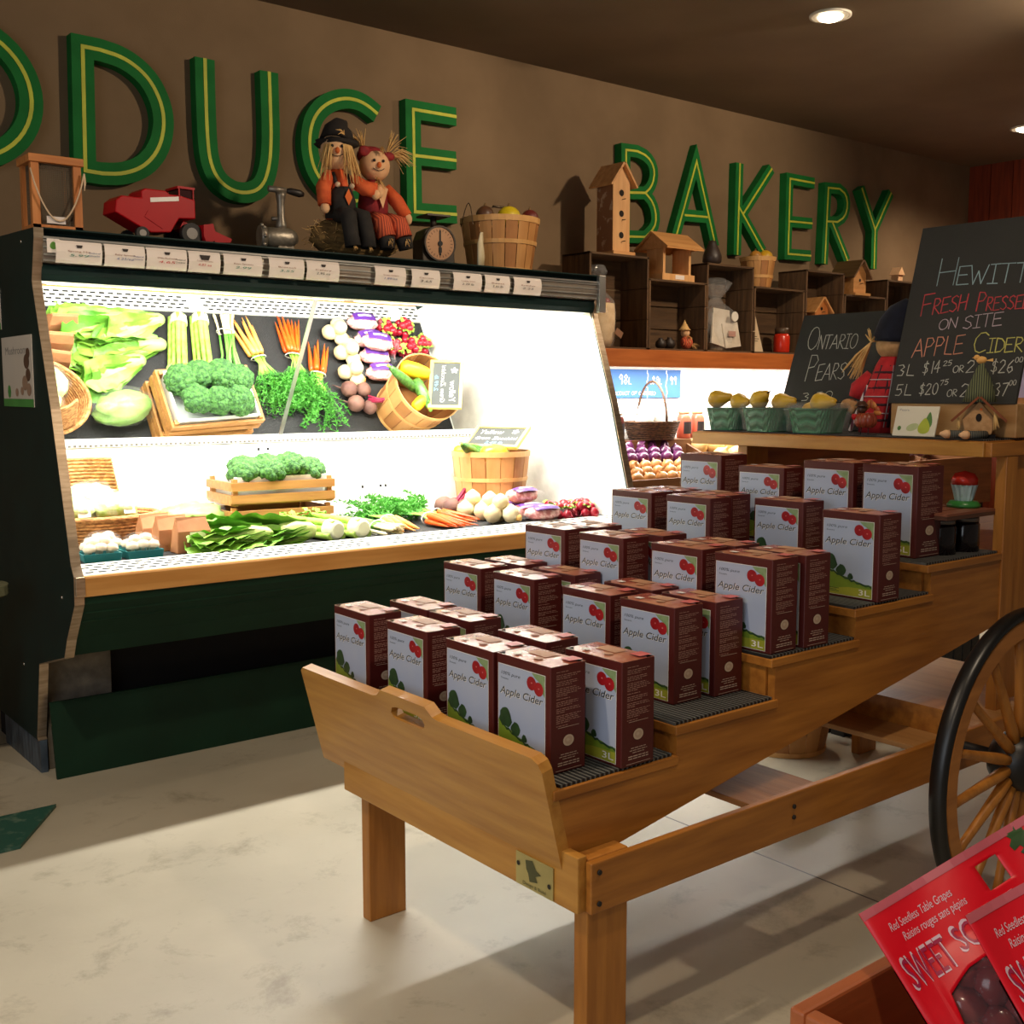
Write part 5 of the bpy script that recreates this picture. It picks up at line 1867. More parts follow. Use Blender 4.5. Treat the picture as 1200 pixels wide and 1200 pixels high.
def leaf(mb, base, d, ln, wd, up=(0, 0, 1), curl=.3, ruffle=.02, freq=26, m=0, mrib=1, rib=.16, seed=0, cup=.5, nu=12, nv=8):
    """one broad leaf with a midrib; grows from base along d"""
    rg = random.Random(seed)
    d = Vector(d).normalized()
    s = d.cross(Vector(up)).normalized()
    n = s.cross(d)
    ph = rg.uniform(0, 6)
    vs = []
    for i in range(nu + 1):
        u = i / nu
        w = wd * (.22 + .78 * math.sin(PI * min(1, u * .62 + .02)) ** 1.3) * (1 if u < .86 else math.sqrt(max(0.02, 1 - ((u - .86) / .15) ** 2)))
        for j in range(nv + 1):
            v = -1 + 2 * j / nv
            h = cup * wd * v * v * .5 * (1 - .4 * u) + curl * ln * (-(u ** 2) * .35) + ruffle * abs(v) ** 1.5 * math.sin(freq * u + ph + (2 if v > 0 else 0)) * u
            h += .004 * math.sin(11 * u + 5 * v + ph)
            vs.append(Vector(base) + d * ln * u + s * w * v * (1 + .06 * math.sin(freq * .8 * u + ph)) + n * h)
    fs, fr = [], []
    for i in range(nu):
        for j in range(nv):
            q = (i * (nv + 1) + j, (i + 1) * (nv + 1) + j, (i + 1) * (nv + 1) + j + 1, i * (nv + 1) + j + 1)
            vv = abs(-1 + 2 * (j + .5) / nv)
            (fr if vv < rib + .15 * (1 - i / nu) and i < nu * .82 else fs).append(q)
    mb.add(vs, fs, m, True)
    mb.add(vs, fr, mrib, True)


def floorz(mb, z=0.002):
    mb.v = [(p[0], p[1], max(p[2], z)) for p in mb.v]


def romaine(label, base, ang, ln, seed, tilt=.0, z=0.0):
    """a lettuce head lying on its side; ang is the direction from the root end to the leaf tips"""
    t = thing('romaine_lettuce', label, 'lettuce', (base[0], base[1], ZD + z), ang, 'romaine heads in the case')
    rg = random.Random(seed)
    mb = MB()
    for i in range(15):
        f = i / 14
        yy = rg.uniform(-1, 1)
        zz = .018 + .075 * f
        d = (1, yy * .30, -.02 + .14 * (f - .35) + rg.uniform(-.05, .05))
        leaf(mb, (.0 + .015 * rg.random(), yy * .02, zz * .7), d, ln * rg.uniform(.78, 1.05), .062 + .03 * rg.random(), up=(rg.uniform(-.1, .1), yy * .7, 1), curl=rg.uniform(.05, .4), ruffle=.016, seed=seed * 31 + i, m=0 if rg.random() < .62 else 2)
    floorz(mb)
    mb.build('leaves', [m_rom, m_rib, m_romd], t, fix=False)
    mb = MB().tube([(-.03, 0, .04), (-.01, 0, .045), (.05, 0, .048), (.12, 0, .05)], [.026, .036, .042, .03], 14)
    floorz(mb)
    mb.build('root_end', m_rib, t)
    return t


romaine('romaine lettuce at the deck front, pale ribbed head right of the paper bags', (2.07, 4.215), R(172), .36, 1)
romaine('romaine lettuce with its cut base beside the front celery', (2.27, 4.215), R(168), .40, 2, z=.004)
romaine('romaine lettuce behind the front heads, leaves towards the paper bags', (2.25, 4.36), R(174), .44, 3, z=.0)
romaine('romaine lettuce at the back of the heap, before the broccoli crate', (2.12, 4.46), R(166), .34, 4, z=.0)
# bagged iceberg behind
t = thing('bagged_lettuce', 'pale lettuce head in a clear plastic bag behind the romaine', 'lettuce', (1.98, 4.74, ZD), R(170))
mb = MB().ball((0, 0, .075), (.15, .085, .072), 0, 24, 14, lump=.25, ls=7)
floorz(mb)
mb.build('lettuce_head', mat('iceberg_leaf', (150, 186, 96), .4, (112, 160, 66), scale=9, bump=.5, bscale=18), t)
mb = MB().ball((0, 0, .085), (.165, .095, .082), 0, 22, 12, lump=.3, ls=10)
mb.tube([(-.15, 0, .06), (-.19, .01, .05), (-.24, .02, .03)], [.04, .02, .05], 10)
floorz(mb)
mb.build('plastic_bag', m_film, t, fix=False)

# celery
for (bx, by, tx, ty, l) in ((2.395, 4.185, 2.31, 4.60, 'celery bunch nearer the romaine, cut white base at the front'), (2.515, 4.175, 2.46, 4.60, 'celery bunch nearer the green onions, cut white base at the front')):
    t = thing('celery_bunch', l, 'celery', (bx, by, ZD), math.atan2(ty - by, tx - bx), 'celery bunches in the case')
    for k, (yy, zz) in enumerate(((-.034, .02), (-.012, .018), (.012, .018), (.034, .02), (-.024, .045), (0, .05), (.024, .045), (-.01, .068), (.012, .07))):
        mb = MB()
        pts, rs = [], []
        for i in range(9):
            u = i / 8
            pts.append((u * .36, yy * (1 + .35 * u), zz * (1 + .12 * u)))
            rs.append(.016 * (1 - .42 * u))
        mb.tube(pts, rs, 8, 0)
        mb.build('stalk', m_cel, t)
    mb = MB().tube([(-.012, 0, .043), (.0, 0, .043), (.05, 0, .043)], [.03, .042, .047], 14)
    floorz(mb)
    mb.build('base', m_celw, t)
    mb = MB()
    rg = random.Random(int(bx * 100))
    for i in range(26):
        leaf(mb, (.33 + rg.uniform(-.03, .06), rg.uniform(-.05, .05), rg.uniform(.02, .09)), (1, rg.uniform(-.7, .7), rg.uniform(-.3, .5)), .05, .018, m=0, mrib=0, nu=5, nv=4, ruffle=.004, seed=i)
    floorz(mb)
    mb.build('leaf_tops', m_rom, t, fix=False)

# slatted crate of broccoli
KX, KY, KZ = 2.375, 4.755, ZD + .1265
m_slat = wood('crate_slat', (176, 124, 66), (146, 96, 46), axis=0, rough=.6)
t = thing('slatted_crate', 'small slatted wooden crate under the broccoli in the case', 'crate', (KX, KY, KZ), R(-4))
for (z0, z1) in ((.012, .05), (.068, .105)):
    for s in (-1, 1):
        MB().box(-.25, .25, s * .155 - .006, s * .155 + .006, z0, z1).build('side_slat', m_slat, t)
        MB().box(s * .245 - .006, s * .245 + .006, -.149, .149, z0, z1).build('end_slat', m_slat, t)
for sx in (-1, 1):
    for sy in (-1, 1):
        MB().box(sx * .228 - .011, sx * .228 + .011, sy * .138 - .011, sy * .138 + .011, 0, .12).build('corner_post', m_slat, t)
MB().box(-.25, .25, -.15, .15, .004, .012).build('floor_board', m_slat, t)
KT = t
t = thing('white_tray', 'white tray set in the slatted crate under the broccoli', 'tray', (KX, KY, KZ + .0125), R(-4))
mb = MB().box(-.205, .205, -.12, .12, 0, .006)
for s in (-1, 1):
    mb.prism([(s * .12, 0), (s * .126, 0), (s * .142, .115), (s * .13, .115)], 'x', -.215, .215)
    mb.prism([(s * .205, 0), (s * .211, 0), (s * .222, .115), (s * .21, .115)], 'y', -.14, .14)
mb.build('tray_body', m_white, t)
MB().box(-.19, .19, -.11, .11, .006, .06).build('ice_bed', mat('ice_bed', (232, 236, 236), .4), t)


dup(KT, (KX - .01, KY, ZD), R(-3), 'lower slatted wooden crate under the crate of broccoli')


def broccoli(label, loc, r, seed, rot=(0, 0, 0)):
    t = thing('broccoli_crown', label, 'broccoli', loc, rot=rot, group='broccoli crowns in the crate')
    rg = random.Random(seed)
    mb = MB()
    n = 30
    for i in range(n):
        f = (i + .5) / n
        ph = math.acos(1 - f * 1.15)
        a = i * 2.39996
        rr = r * (.36 + .08 * rg.random())
        c = Vector((math.sin(ph) * math.cos(a), math.sin(ph) * math.sin(a), .72 * math.cos(ph))) * r * .74 + Vector((0, 0, r * .45))
        mb.ball(c, rr, 0, 10, 7, lump=.22, ls=16)
    mb.build('florets', m_broc, t)
    mb = MB().tube([(0, 0, -r * .75), (0, 0, -r * .1), (0, 0, r * .5)], [r * .26, r * .28, r * .5], 10)
    mb.build('stalk', m_brocst, t)
    return t


BR = [(-.15, -.07, .075, 'at the front left'), (-.05, -.09, .07, 'at the front, second from the left'), (.055, -.085, .078, 'at the front, third from the left'),
      (.155, -.07, .074, 'at the front right end'), (-.11, .05, .075, 'at the back left'), (.0, .045, .07, 'in the middle of the back row'), (.115, .05, .08, 'at the back right')]
for i, (dx, dy, r, l) in enumerate(BR):
    broccoli('broccoli crown ' + l + ' of the white tray', (KX + dx, KY + dy, KZ + .105 + .01 * (i % 3)), r, i, (random.uniform(-.3, .3), random.uniform(-.3, .3), i))

# green onions
t = thing('green_onion_bunch', 'green onion bunch with white bulbs at the deck front', 'green onions', (2.66, 4.16, ZD), R(96))
rg = random.Random(12)
for i in range(11):
    y0, z0 = rg.uniform(-.04, .04), rg.uniform(.012, .045)
    mb = MB()
    y1 = y0 * .5 + rg.uniform(-.03, .03)
    mb.tube([(-.02, y0 * 1.5, z0), (.0, y0 * 1.4, z0), (.05, y0 * 1.1, z0), (.12, y0, z0 + .004)], [.003, .0085, .0065, .006], 7, 0)
    mb.tube([(.12, y0, z0 + .004), (.25, y1, z0 + .012), (.40, y1 * 2.2, max(.01, z0 - .004))], [.006, .0065, .004], 7, 1)
    mb.build('onion_stalk', [m_onw, mat('onion_green', (84, 164, 54), .45, (120, 190, 80), scale=8)], t)
MB().tube([(.10, .05 * math.cos(a), .03 + .034 * math.sin(a)) for a in np.linspace(0, 2 * PI, 17)[:-1]], .003, 5, closed=True).build('tie', m_tie, t)


def carrot_bunch(label, crown, tipdir, n, ln, mc, seed, spread=.16):
    """crown: where the tops join; roots point along tipdir"""
    t = thing('carrot_bunch', label, 'carrots', (crown[0], crown[1], ZD), tipdir, 'carrot bunches in the case')
    rg = random.Random(seed)
    for i in range(n):
        a = (i / (n - 1) - .5) * 2 * spread + rg.uniform(-.04, .04)
        z0 = .016 + .03 * (i % 2) + rg.uniform(0, .006)
        l = ln * rg.uniform(.8, 1.05)
        r = .0155 * rg.uniform(.85, 1.1)
        d = Vector((math.cos(a), math.sin(a), 0))
        s = Vector((0, (i / (n - 1) - .5) * .07, z0))
        pts = [s + d * l * u + Vector((0, 0, -(z0 - .012) * .7 * u)) for u in (0, .03, .15, .4, .7, .9, 1)]
        MB().tube(pts, [r * .55, r * .95, r, r * .82, r * .52, r * .25, r * .06], 9).build('carrot', mc, t)
    mb = MB()
    for i in range(16):
        y0 = rg.uniform(-.035, .035)
        mb.tube([(.0, y0, .03), (-.06, y0 * .6, .045), (-.13, y0 * 1.6, .05)], [.004, .004, .003], 5)
    mb.build('stems', m_stem, t)
    mb = MB()
    for i in range(46):
        y0 = rg.uniform(-.05, .05)
        a = rg.uniform(-.8, .8)
        L = rg.uniform(.16, .30)
        p = Vector((-.10, y0, .045))
        d = Vector((-math.cos(a), math.sin(a), rg.uniform(.0, .62)))
        prev = p
        for k in range(9):
            u = (k + 1) / 9
            q = p + d * L * u + Vector((0, 0, -.16 * u * u * L * 2))
            q.z = max(q.z, .006)
            if k > 1:
                for w in range(7):
                    e = Vector((rg.uniform(-1, 1), rg.uniform(-1, 1), rg.uniform(-.5, 1))).normalized() * rg.uniform(.014, .030)
                    f = e.cross(Vector((rg.uniform(-1, 1), 1, .3))).normalized() * .0032
                    mb.add([q - f, q + f, q + e * .6 + f * .8, q + e, q + e * .6 - f * .8], [(0, 1, 2, 3, 4)], 0)
            mb.add([prev + Vector((0, .001, 0)), prev - Vector((0, .001, 0)), q - Vector((0, .001, 0)), q + Vector((0, .001, 0))], [(0, 1, 2, 3)], 0)
            prev = q
    floorz(mb)
    mb.build('leafy_tops', m_frond, t, fix=False)
    MB().tube([(-.02, .045 * math.cos(a), .032 + .03 * math.sin(a)) for a in np.linspace(0, 2 * PI, 17)[:-1]], .0032, 5, closed=True).build('tie', m_tie, t)
    return t


carrot_bunch('pale orange carrot bunch beside the green onions', (2.80, 4.40), R(-100), 7, .24, m_carrotp, 1)
carrot_bunch('bright orange carrot bunch in the middle of the deck front', (3.02, 4.38), R(-84), 9, .25, m_carrot, 2, .2)
carrot_bunch('small orange carrot bunch beside the white onions', (3.15, 4.50), R(-72), 5, .22, m_carrot, 3, .12)

# white onion bunches
for (x, y, l) in ((3.33, 4.245, 'front'), (3.37, 4.38, 'middle'), (3.36, 4.51, 'rear')):
    t = thing('white_onion_cluster', l + ' cluster of pale white onions with tan roots beside the bagged shallots', 'onions', (x, y, ZD), R(20 * y), 'white onion clusters in the case')
    for (dx, dy, dz, r) in ((-.045, -.03, .046, .046), (.045, -.02, .045, .045), (0, .045, .046, .046), (0, 0, .098, .044)):
        MB().lathe([(.0001, -r), (r * .6, -r * .75), (r, -r * .1), (r * .85, r * .5), (r * .3, r * .95), (.0001, r * 1.1)], 16, c=(dx, dy, dz)).build('onion', m_onw, t)
    mb = MB()
    for (dx, dy, dz) in ((-.08, -.05, .03), (.075, -.06, .03), (.03, -.075, .02)):
        mb.ball((dx, dy, dz), (.022, .02, .018), 0, 8, 6, lump=.4)
    mb.build('dry_roots', m_onroot, t)

# bagged shallots: pillow bags with a purple print
m_shal = mat('shallot_net_pink', (206, 130, 130), .4, (236, 196, 190), scale=46, lo=.42, hi=.58, bump=.3)
m_purp = mat('purple_print', (92, 48, 140), .35)
first = None
SB = [(3.535, 4.17, 0, 'front bag of purple-labelled pink shallots on the mat'), (3.545, 4.285, 0, 'second purple-labelled bag of pink shallots from the deck front'),
      (3.55, 4.40, 0, 'third purple-labelled bag of pink shallots from the deck front'), (3.56, 4.505, .0, 'fourth purple-labelled bag of pink shallots from the deck front'), (3.545, 4.345, .075, 'purple-labelled shallot bag lying on top of the others')]
for i, (x, y, z, l) in enumerate(SB):
    if first is None:
        first = thing('shallot_bag', l, 'bag', (x, y, ZD), 0, 'bagged shallots in the case')
        mb = MB().ball((0, 0, .04), (.105, .052, .038), 0, 20, 12, lump=.28, ls=9)
        floorz(mb)
        mb.build('shallots_in_net', m_shal, first)
        mb = MB()

        def lab(u, v):
            a = -.55 + 1.1 * v
            x = -.075 + .15 * u
            s = math.sqrt(max(0, 1 - (x / .118) ** 2))
            return Vector((x, -.006 + .062 * s * math.sin(a - .35), .041 + .044 * s * math.cos(a - .35)))
        mb.grid(lab, 12, 6, 0)

        def lab2(u, v):
            p = lab(.2 + .6 * u, .42 + .22 * v)
            return p + Vector((0, -.0008, .0012))
        mb.grid(lambda u, v: lab2(u, v + .08 * math.sin(u * 9)), 10, 2, 1)
        mb.build('printed_band', [m_purp, m_wht], first, fix=False)
        mb = MB().prism([(-.115, .03), (-.14, .02), (-.14, .055), (-.115, .05)], 'y', -.03, .03).prism([(.115, .03), (.135, .02), (.135, .055), (.115, .05)], 'y', -.03, .03)
        mb.build('sealed_ends', m_film, first)
    else:
        dup(first, (x, y, ZD + z), R((-6, 5, -3, 8)[i - 1]), l)


def radish_bunch(label, loc, seed):
    t = thing('radish_bunch', label, 'radishes', (*loc[:2], ZD + (loc[2] if len(loc) > 2 else 0)), seed * .9, 'radish bunches in the case')
    rg = random.Random(seed)
    for i in range(9):
        a = i * 2.4
        rr = .058 * math.sqrt((i + .3) / 9)
        r = rg.uniform(.021, .027)
        z = r + (.030 if i < 4 else 0)
        mb = MB().ball((rr * math.cos(a), rr * math.sin(a), z), (r, r, r * 1.05), 0, 12, 9)
        mb.tube([(rr * math.cos(a), rr * math.sin(a) - r * .9, z), (rr * math.cos(a) + .004, rr * math.sin(a) - r * 1.7, max(.004, z - .012))], [.004, .001], 5)
        mb.build('radish', m_rad, t)
    mb = MB()
    for i in range(16):
        a = rg.uniform(0, 6.28)
        leaf(mb, (.015 * math.cos(a), .015 * math.sin(a), .05), (math.cos(a), math.sin(a), rg.uniform(.0, .8)), rg.uniform(.03, .055), .012, m=0, mrib=1, nu=5, nv=4, ruffle=.004, seed=i)
    mb.build('trimmed_tops', [m_radst, m_stem], t, fix=False)


for (x, y, l) in ((3.70, 4.20, 'front left radish bunch right of the shallot bags'), (3.83, 4.19, 'front middle radish bunch at the deck edge'), (3.925, 4.30, 'right-hand radish bunch against the end panel'), (3.72, 4.325, 'rear left radish bunch before the bushel basket'), (3.83, 4.32, 'rear middle radish bunch before the bushel basket')):
    radish_bunch(l, (x, y), int(x * 100 + y * 10))
# beets
t = thing('beet_bunch', 'bunch of brown beets with cut crimson stalks behind the carrot tops', 'beets', (3.38, 4.68, ZD), R(20))
for (dx, dy, dz, r) in ((-.09, -.03, .05, .048), (.0, -.06, .046, .045), (-.04, .05, .05, .05), (.05, .04, .044, .043)):
    mb = MB().ball((dx, dy, dz), (r, r, r * .95), 0, 14, 10, lump=.08)
    mb.tube([(dx - r * .8, dy, dz - r * .3), (dx - r * 1.8, dy - .02, .008)], [.006, .002], 6)
    mb.build('beet', m_beet, t)
mb = MB()
rg = random.Random(2)
for i in range(12):
    a, b = rg.uniform(-.03, .03), rg.uniform(.0, .06)
    mb.tube([(.03, a, .05 + b * .3), (.10, a * .6, .07 + b), (.16, a * 1.4, .06 + b)], [.006, .005, .005], 6)
mb.build('cut_stalks', m_beetst, t)

# bushel basket of squash with a chalk sign
QB = Vector((3.655, 4.745, ZD))
bushel('bushel_basket', 'bright half bushel basket of squash and zucchini inside the case', QB, .205, .17, .315, ns=16, handles=False)
m_zuc = mat('zucchini_skin', (44, 84, 30), .35, (84, 128, 50), scale=16, stretch=(5, 5, 1))
m_squ = mat('yellow_squash_skin', (240, 190, 30), .35, (232, 168, 20), scale=6)


def zucchini(label, loc, d, ln, r, m, cat):
    t = thing('zucchini' if cat == 'zucchini' else 'yellow_squash', label, cat, loc)
    d = Vector(d).normalized()
    k = [(-.5, .35), (-.47, .7), (-.35, .98), (0, 1.05), (.3, .85), (.45, .55), (.5, .3)]
    MB().tube([d * ln * u for u, _ in k], [r * s for _, s in k], 14).build('flesh', m, t)
    MB().tube([d * ln * .5, d * ln * .58], [r * .28, r * .34], 7).build('stem', m_stem, t)


zucchini('green zucchini poking out over the left basket rim in the case', QB + Vector((-.16, -.04, .325)), (-.55, -.3, .22), .24, .028, m_zuc, 'zucchini')
zucchini('dark zucchini beside the yellow squash in the case basket', QB + Vector((-.06, .05, .32)), (.1, 1, .1), .20, .032, m_zuc, 'zucchini')
zucchini('large yellow squash at the front of the case basket', QB + Vector((-.05, -.10, .312)), (.9, .3, .05), .20, .045, m_squ, 'squash')
zucchini('small yellow squash behind the large one in the case basket', QB + Vector((-.09, .10, .318)), (.7, -.5, .05), .13, .032, m_squ, 'squash')
zucchini('yellow squash hidden at the back of the case basket', QB + Vector((.04, .10, .308)), (1, .2, 0), .18, .04, m_squ, 'squash')
MB()
t = thing('chalk_sign', 'yellow-framed chalk sign reading yellow green zucchini in the case basket', 'sign', QB + Vector((.0, .0, .345)), rot=(R(-56), 0, R(-68)))
MB().box(-.15, .15, 0, .008, .0, .165).build('slate', mat('chalk_slate', (70, 72, 70), .7, (62, 64, 62), scale=5), t)
mb = MB()
for (x0, x1, z0, z1) in ((-.165, .165, -.012, .006), (-.165, .165, .160, .178), (-.165, -.147, .006, .16), (.147, .165, .006, .16)):
    mb.box(x0, x1, -.006, .013, z0, z1)
mb.build('frame', mat('pale_yellow_frame', (236, 214, 110), .5), t)
mb = MB()
o, ux, uy = (0, -.0012, 0), (1, 0, 0), (0, 0, 1)
text(mb, 'Yellow', o, ux, uy, -.12, .105, .036, .145, 0, .2)
text(mb, 'Green', o, ux, uy, -.125, .055, .026, .09, 0, .2)
text(mb, 'Zucchini', o, ux, uy, -.02, .055, .026, .15, 0, .2)
text(mb, '2.49 lb', o, ux, uy, -.05, .018, .022, .11, 1, .2)
mb.poly(o, ux, uy, [(.095 + .017 * math.cos(a) * (1 + .3 * math.cos(5 * a)), .128 + .017 * math.sin(a) * (1 + .3 * math.cos(5 * a))) for a in np.linspace(0, 2 * PI, 31)[:-1]], 0)
mb.build('chalk_writing', [m_wht, mat('blue_chalk', (120, 180, 220), .7)], t, fix=False)

# wicker basket of bagged salad at the left end
t = thing('salad_basket', 'long honey wicker basket of bagged salad at the left end of the case', 'basket', (1.545, 4.70, ZD), R(6))
m_wickh = mat('honey_wicker', (196, 140, 82), .7, (150, 98, 50), scale=44, stretch=(1, 1, 3), bump=.5, lo=.45, hi=.55)
mb = MB()
weave_wall(mb, .21, .17, .255, .20, .12, 0, rows=9, n=60)
mb.lathe([(.0001, 0), (1, 0), (1, .004), (.0001, .004)], 26, sx=.21, sy=.17)
mb.build('woven_body', m_wickh, t)
mb = MB()
for k in range(16):
    z = .12 + .015 * k
    f = k / 15
    pts = [(.24 * math.cos(a) * (1 - .25 * f), .19 * math.sin(a), z) for a in np.linspace(R(40), R(140), 18)]
    mb.tube(pts, .0088, 5)
mb.build('high_back', m_wickh, t)
MB().tube([(.262 * math.cos(a), .207 * math.sin(a), .124) for a in np.linspace(0, 2 * PI, 41)[:-1]], .011, 7, closed=True).build('braided_rim', m_wickh, t)
m_salad = mat('salad_leaves', (170, 206, 100), .5, (224, 236, 190), scale=24, bump=.6, bscale=40)
for i, (dx, dy, dz, l) in enumerate(((-.11, -.05, .15, 'left bag of mixed salad leaves in the wicker basket'), (.06, -.05, .155, 'right bag of mixed salad leaves in the wicker basket'), (.0, .05, .19, 'rear bag of mixed salad leaves in the wicker basket'))):
    s = thing('salad_bag', l, 'bag', Vector((1.545 + dx, 4.70 + dy, ZD + dz)), R(10 * i), 'salad bags in the wicker basket')
    MB().ball((0, 0, 0), (.105, .085, .06), 0, 20, 12, lump=.3, ls=10).build('salad', m_salad, s)
    MB().ball((0, 0, .004), (.118, .096, .068), 0, 20, 12, lump=.3, ls=12).build('clear_bag', m_film, s, fix=False)
    MB().box(.0, .05, -.086, -.0845, -.02, .01, rot=(R(-20), 0, 0)).build('price_sticker', m_paper, s)
# mushroom punnets
m_teal = mat('teal_punnet', (40, 134, 138), .4)
m_mush = mat('white_mushroom', (240, 226, 204), .5, (226, 204, 172), scale=6)
for i, (x, y, l) in enumerate(((1.41, 4.255, 'teal punnet of white mushrooms in the front left corner of the deck'), (1.565, 4.245, 'teal punnet of white mushrooms left of the paper bags'), (1.47, 4.385, 'teal punnet of white mushrooms before the wicker basket'))):
    t = thing('mushroom_punnet', l, 'mushrooms', (x, y, ZD), R(-4 + 5 * i), 'mushroom punnets in the case')
    mb = MB().box(-.06, .06, -.045, .045, 0, .005)
    for s in (-1, 1):
        mb.prism([(s * .045, 0), (s * .05, 0), (s * .056, .03), (s * .051, .03)], 'x', -.065, .065)
        mb.prism([(s * .06, 0), (s * .065, 0), (s * .071, .03), (s * .066, .03)], 'y', -.055, .055)
    mb.build('tray', m_teal, t)
    for k in range(8):
        dx, dy = ((-.04 + .04 * (k % 3)), (-.024 + .048 * (k // 3))) if k < 6 else (-.02 + .04 * (k - 6), 0)
        mb = MB().lathe([(.008, .012), (.008, .035), (.022, .036), (.026, .045), (.02, .06), (.0001, .066)], 12, c=(dx, dy, .004 * (k % 2) + (.022 if k > 5 else 0)))
        mb.build('mushroom', m_mush, t)
    mb = MB().ball((0, 0, .055), (.075, .06, .042), 0, 16, 8, lump=.2)
    mb.build('film_wrap', m_film, t, fix=False)
# brown paper bags
m_kraft = mat('kraft_paper', (178, 122, 80), .8, (156, 102, 64), scale=7, bump=.15, bscale=24)
for i, (x, y, a, l) in enumerate(((1.705, 4.46, 8, 'rear brown paper mushroom bag left of the romaine'), (1.735, 4.36, 4, 'middle brown paper mushroom bag left of the romaine'), (1.775, 4.255, 0, 'front brown paper mushroom bag with a white price label'))):
    t = thing('paper_bag', l, 'bag', (x, y, ZD), R(a), 'brown paper mushroom bags')
    mb = MB()
    P = [(-.075, -.04, 0), (.075, -.04, 0), (.075, .04, 0), (-.075, .04, 0)]
    Q = [(-.068, -.03, .085), (.068, -.034, .085), (.07, .03, .085), (-.066, .034, .085)]
    T = [(-.062, .0, .135), (.06, -.004, .135), (.06, .010, .135), (-.062, .012, .135)]
    mb.add(P + Q + T, [(0, 1, 2, 3), (0, 1, 5, 4), (1, 2, 6, 5), (2, 3, 7, 6), (3, 0, 4, 7), (4, 5, 9, 8), (5, 6, 10, 9), (6, 7, 11, 10), (7, 4, 8, 11), (8, 9, 10, 11)])
    mb.build('bag_body', m_kraft, t, bevel=.004)
    MB().box(-.064, .062, -.004, .003, .122, .139, rot=(R(-18), 0, 0)).build('folded_top', m_kraft, t)
    if i == 2:
        mb = MB()
        a0, a1 = Vector((-.02, -.0405, .012)), Vector((-.02, -.0335, .082))
        u = (a1 - a0)
        mb.add([a0, a0 + Vector((.065, 0, 0)), a1 + Vector((.065, -.001, 0)), a1 + Vector((0, -.001, 0))], [(0, 1, 2, 3)], 0)
        for k in range(5):
            p = a0 + u * (.22 + .13 * k) + Vector((.01, -.0012, 0))
            mb.add([p, p + Vector((.03 + .012 * (k % 2), 0, 0)), p + Vector((.03 + .012 * (k % 2), 0, .003)), p + Vector((0, 0, .003))], [(0, 1, 2, 3)], 1)
        mb.build('price_label', [m_paper, m_ink], t, fix=False)

# ================================================================== things on the cart counter
ZK = 1.3505
m_slate = mat('black_chalkboard', (50, 49, 45), .75, (44, 43, 40), scale=3, bump=.04, bscale=90)
CH = {'w': mat('white_chalk', (206, 204, 192), .9), 'r': mat('red_chalk', (206, 70, 76), .9), 'p': mat('salmon_chalk', (226, 150, 120), .9),
      'y': mat('yellow_chalk', (214, 206, 110), .9), 'b': mat('pale_blue_chalk', (156, 184, 190), .9), 'l': mat('lilac_chalk', (198, 178, 186), .9)}


def board(name, label, o, v, wdt, hgt, lines):
    """o: lower left corner seen from the front; v: direction up the face; the face looks to -x"""
    v = Vector(v).normalized()
    u = Vector((0, -1, 0))
    n = u.cross(v)
    if n.x > 0:
        n = -n
    t = thing(name, label, 'chalkboard', o)
    mb = MB()
    vs = [u * a + v * b - n * k for k in (0, .012) for a, b in ((0, 0), (wdt, 0), (wdt, hgt), (0, hgt))]
    mb.add(vs, [(0, 1, 2, 3), (7, 6, 5, 4), (0, 4, 5, 1), (1, 5, 6, 2), (2, 6, 7, 3), (3, 7, 4, 0)])
    mb.build('slate', m_slate, t)
    mb = MB()
    keys = list(CH)
    O = Vector(o)
    for (col, txt, px0, px1, py0, py1, sm, lw) in lines:
        # (px0, py0): base left, (px1): base right, py1: cap top at the left; photo pixels put on this board's plane
        def uv(px, py):
            d = FPX * _F + (px - 600) * _Rt - (py - 600) * _U
            s = (O + n * .001 - EYEV).dot(n) / d.dot(n)
            q = EYEV + d * s - O
            return q.dot(u), q.dot(v)
        a, b = uv(px0, py0), uv(px1, py1)
        h = uv(px0, py0 - sm[1])[1] - a[1]
        du = Vector((b[0] - a[0], b[1] - a[1]))
        L = du.length
        ux = (u * du.x + v * du.y) / L
        uy = v - u * 0
        chalk(mb, txt, n * .0012 + u * a[0] + v * a[1], ux, uy, 0, 0, h, w=L, lw=lw, m=keys.index(col), small=sm[0], slant=.0)
    mb.build('chalk_writing', [CH[k] for k in keys], t, fix=False)
    return t


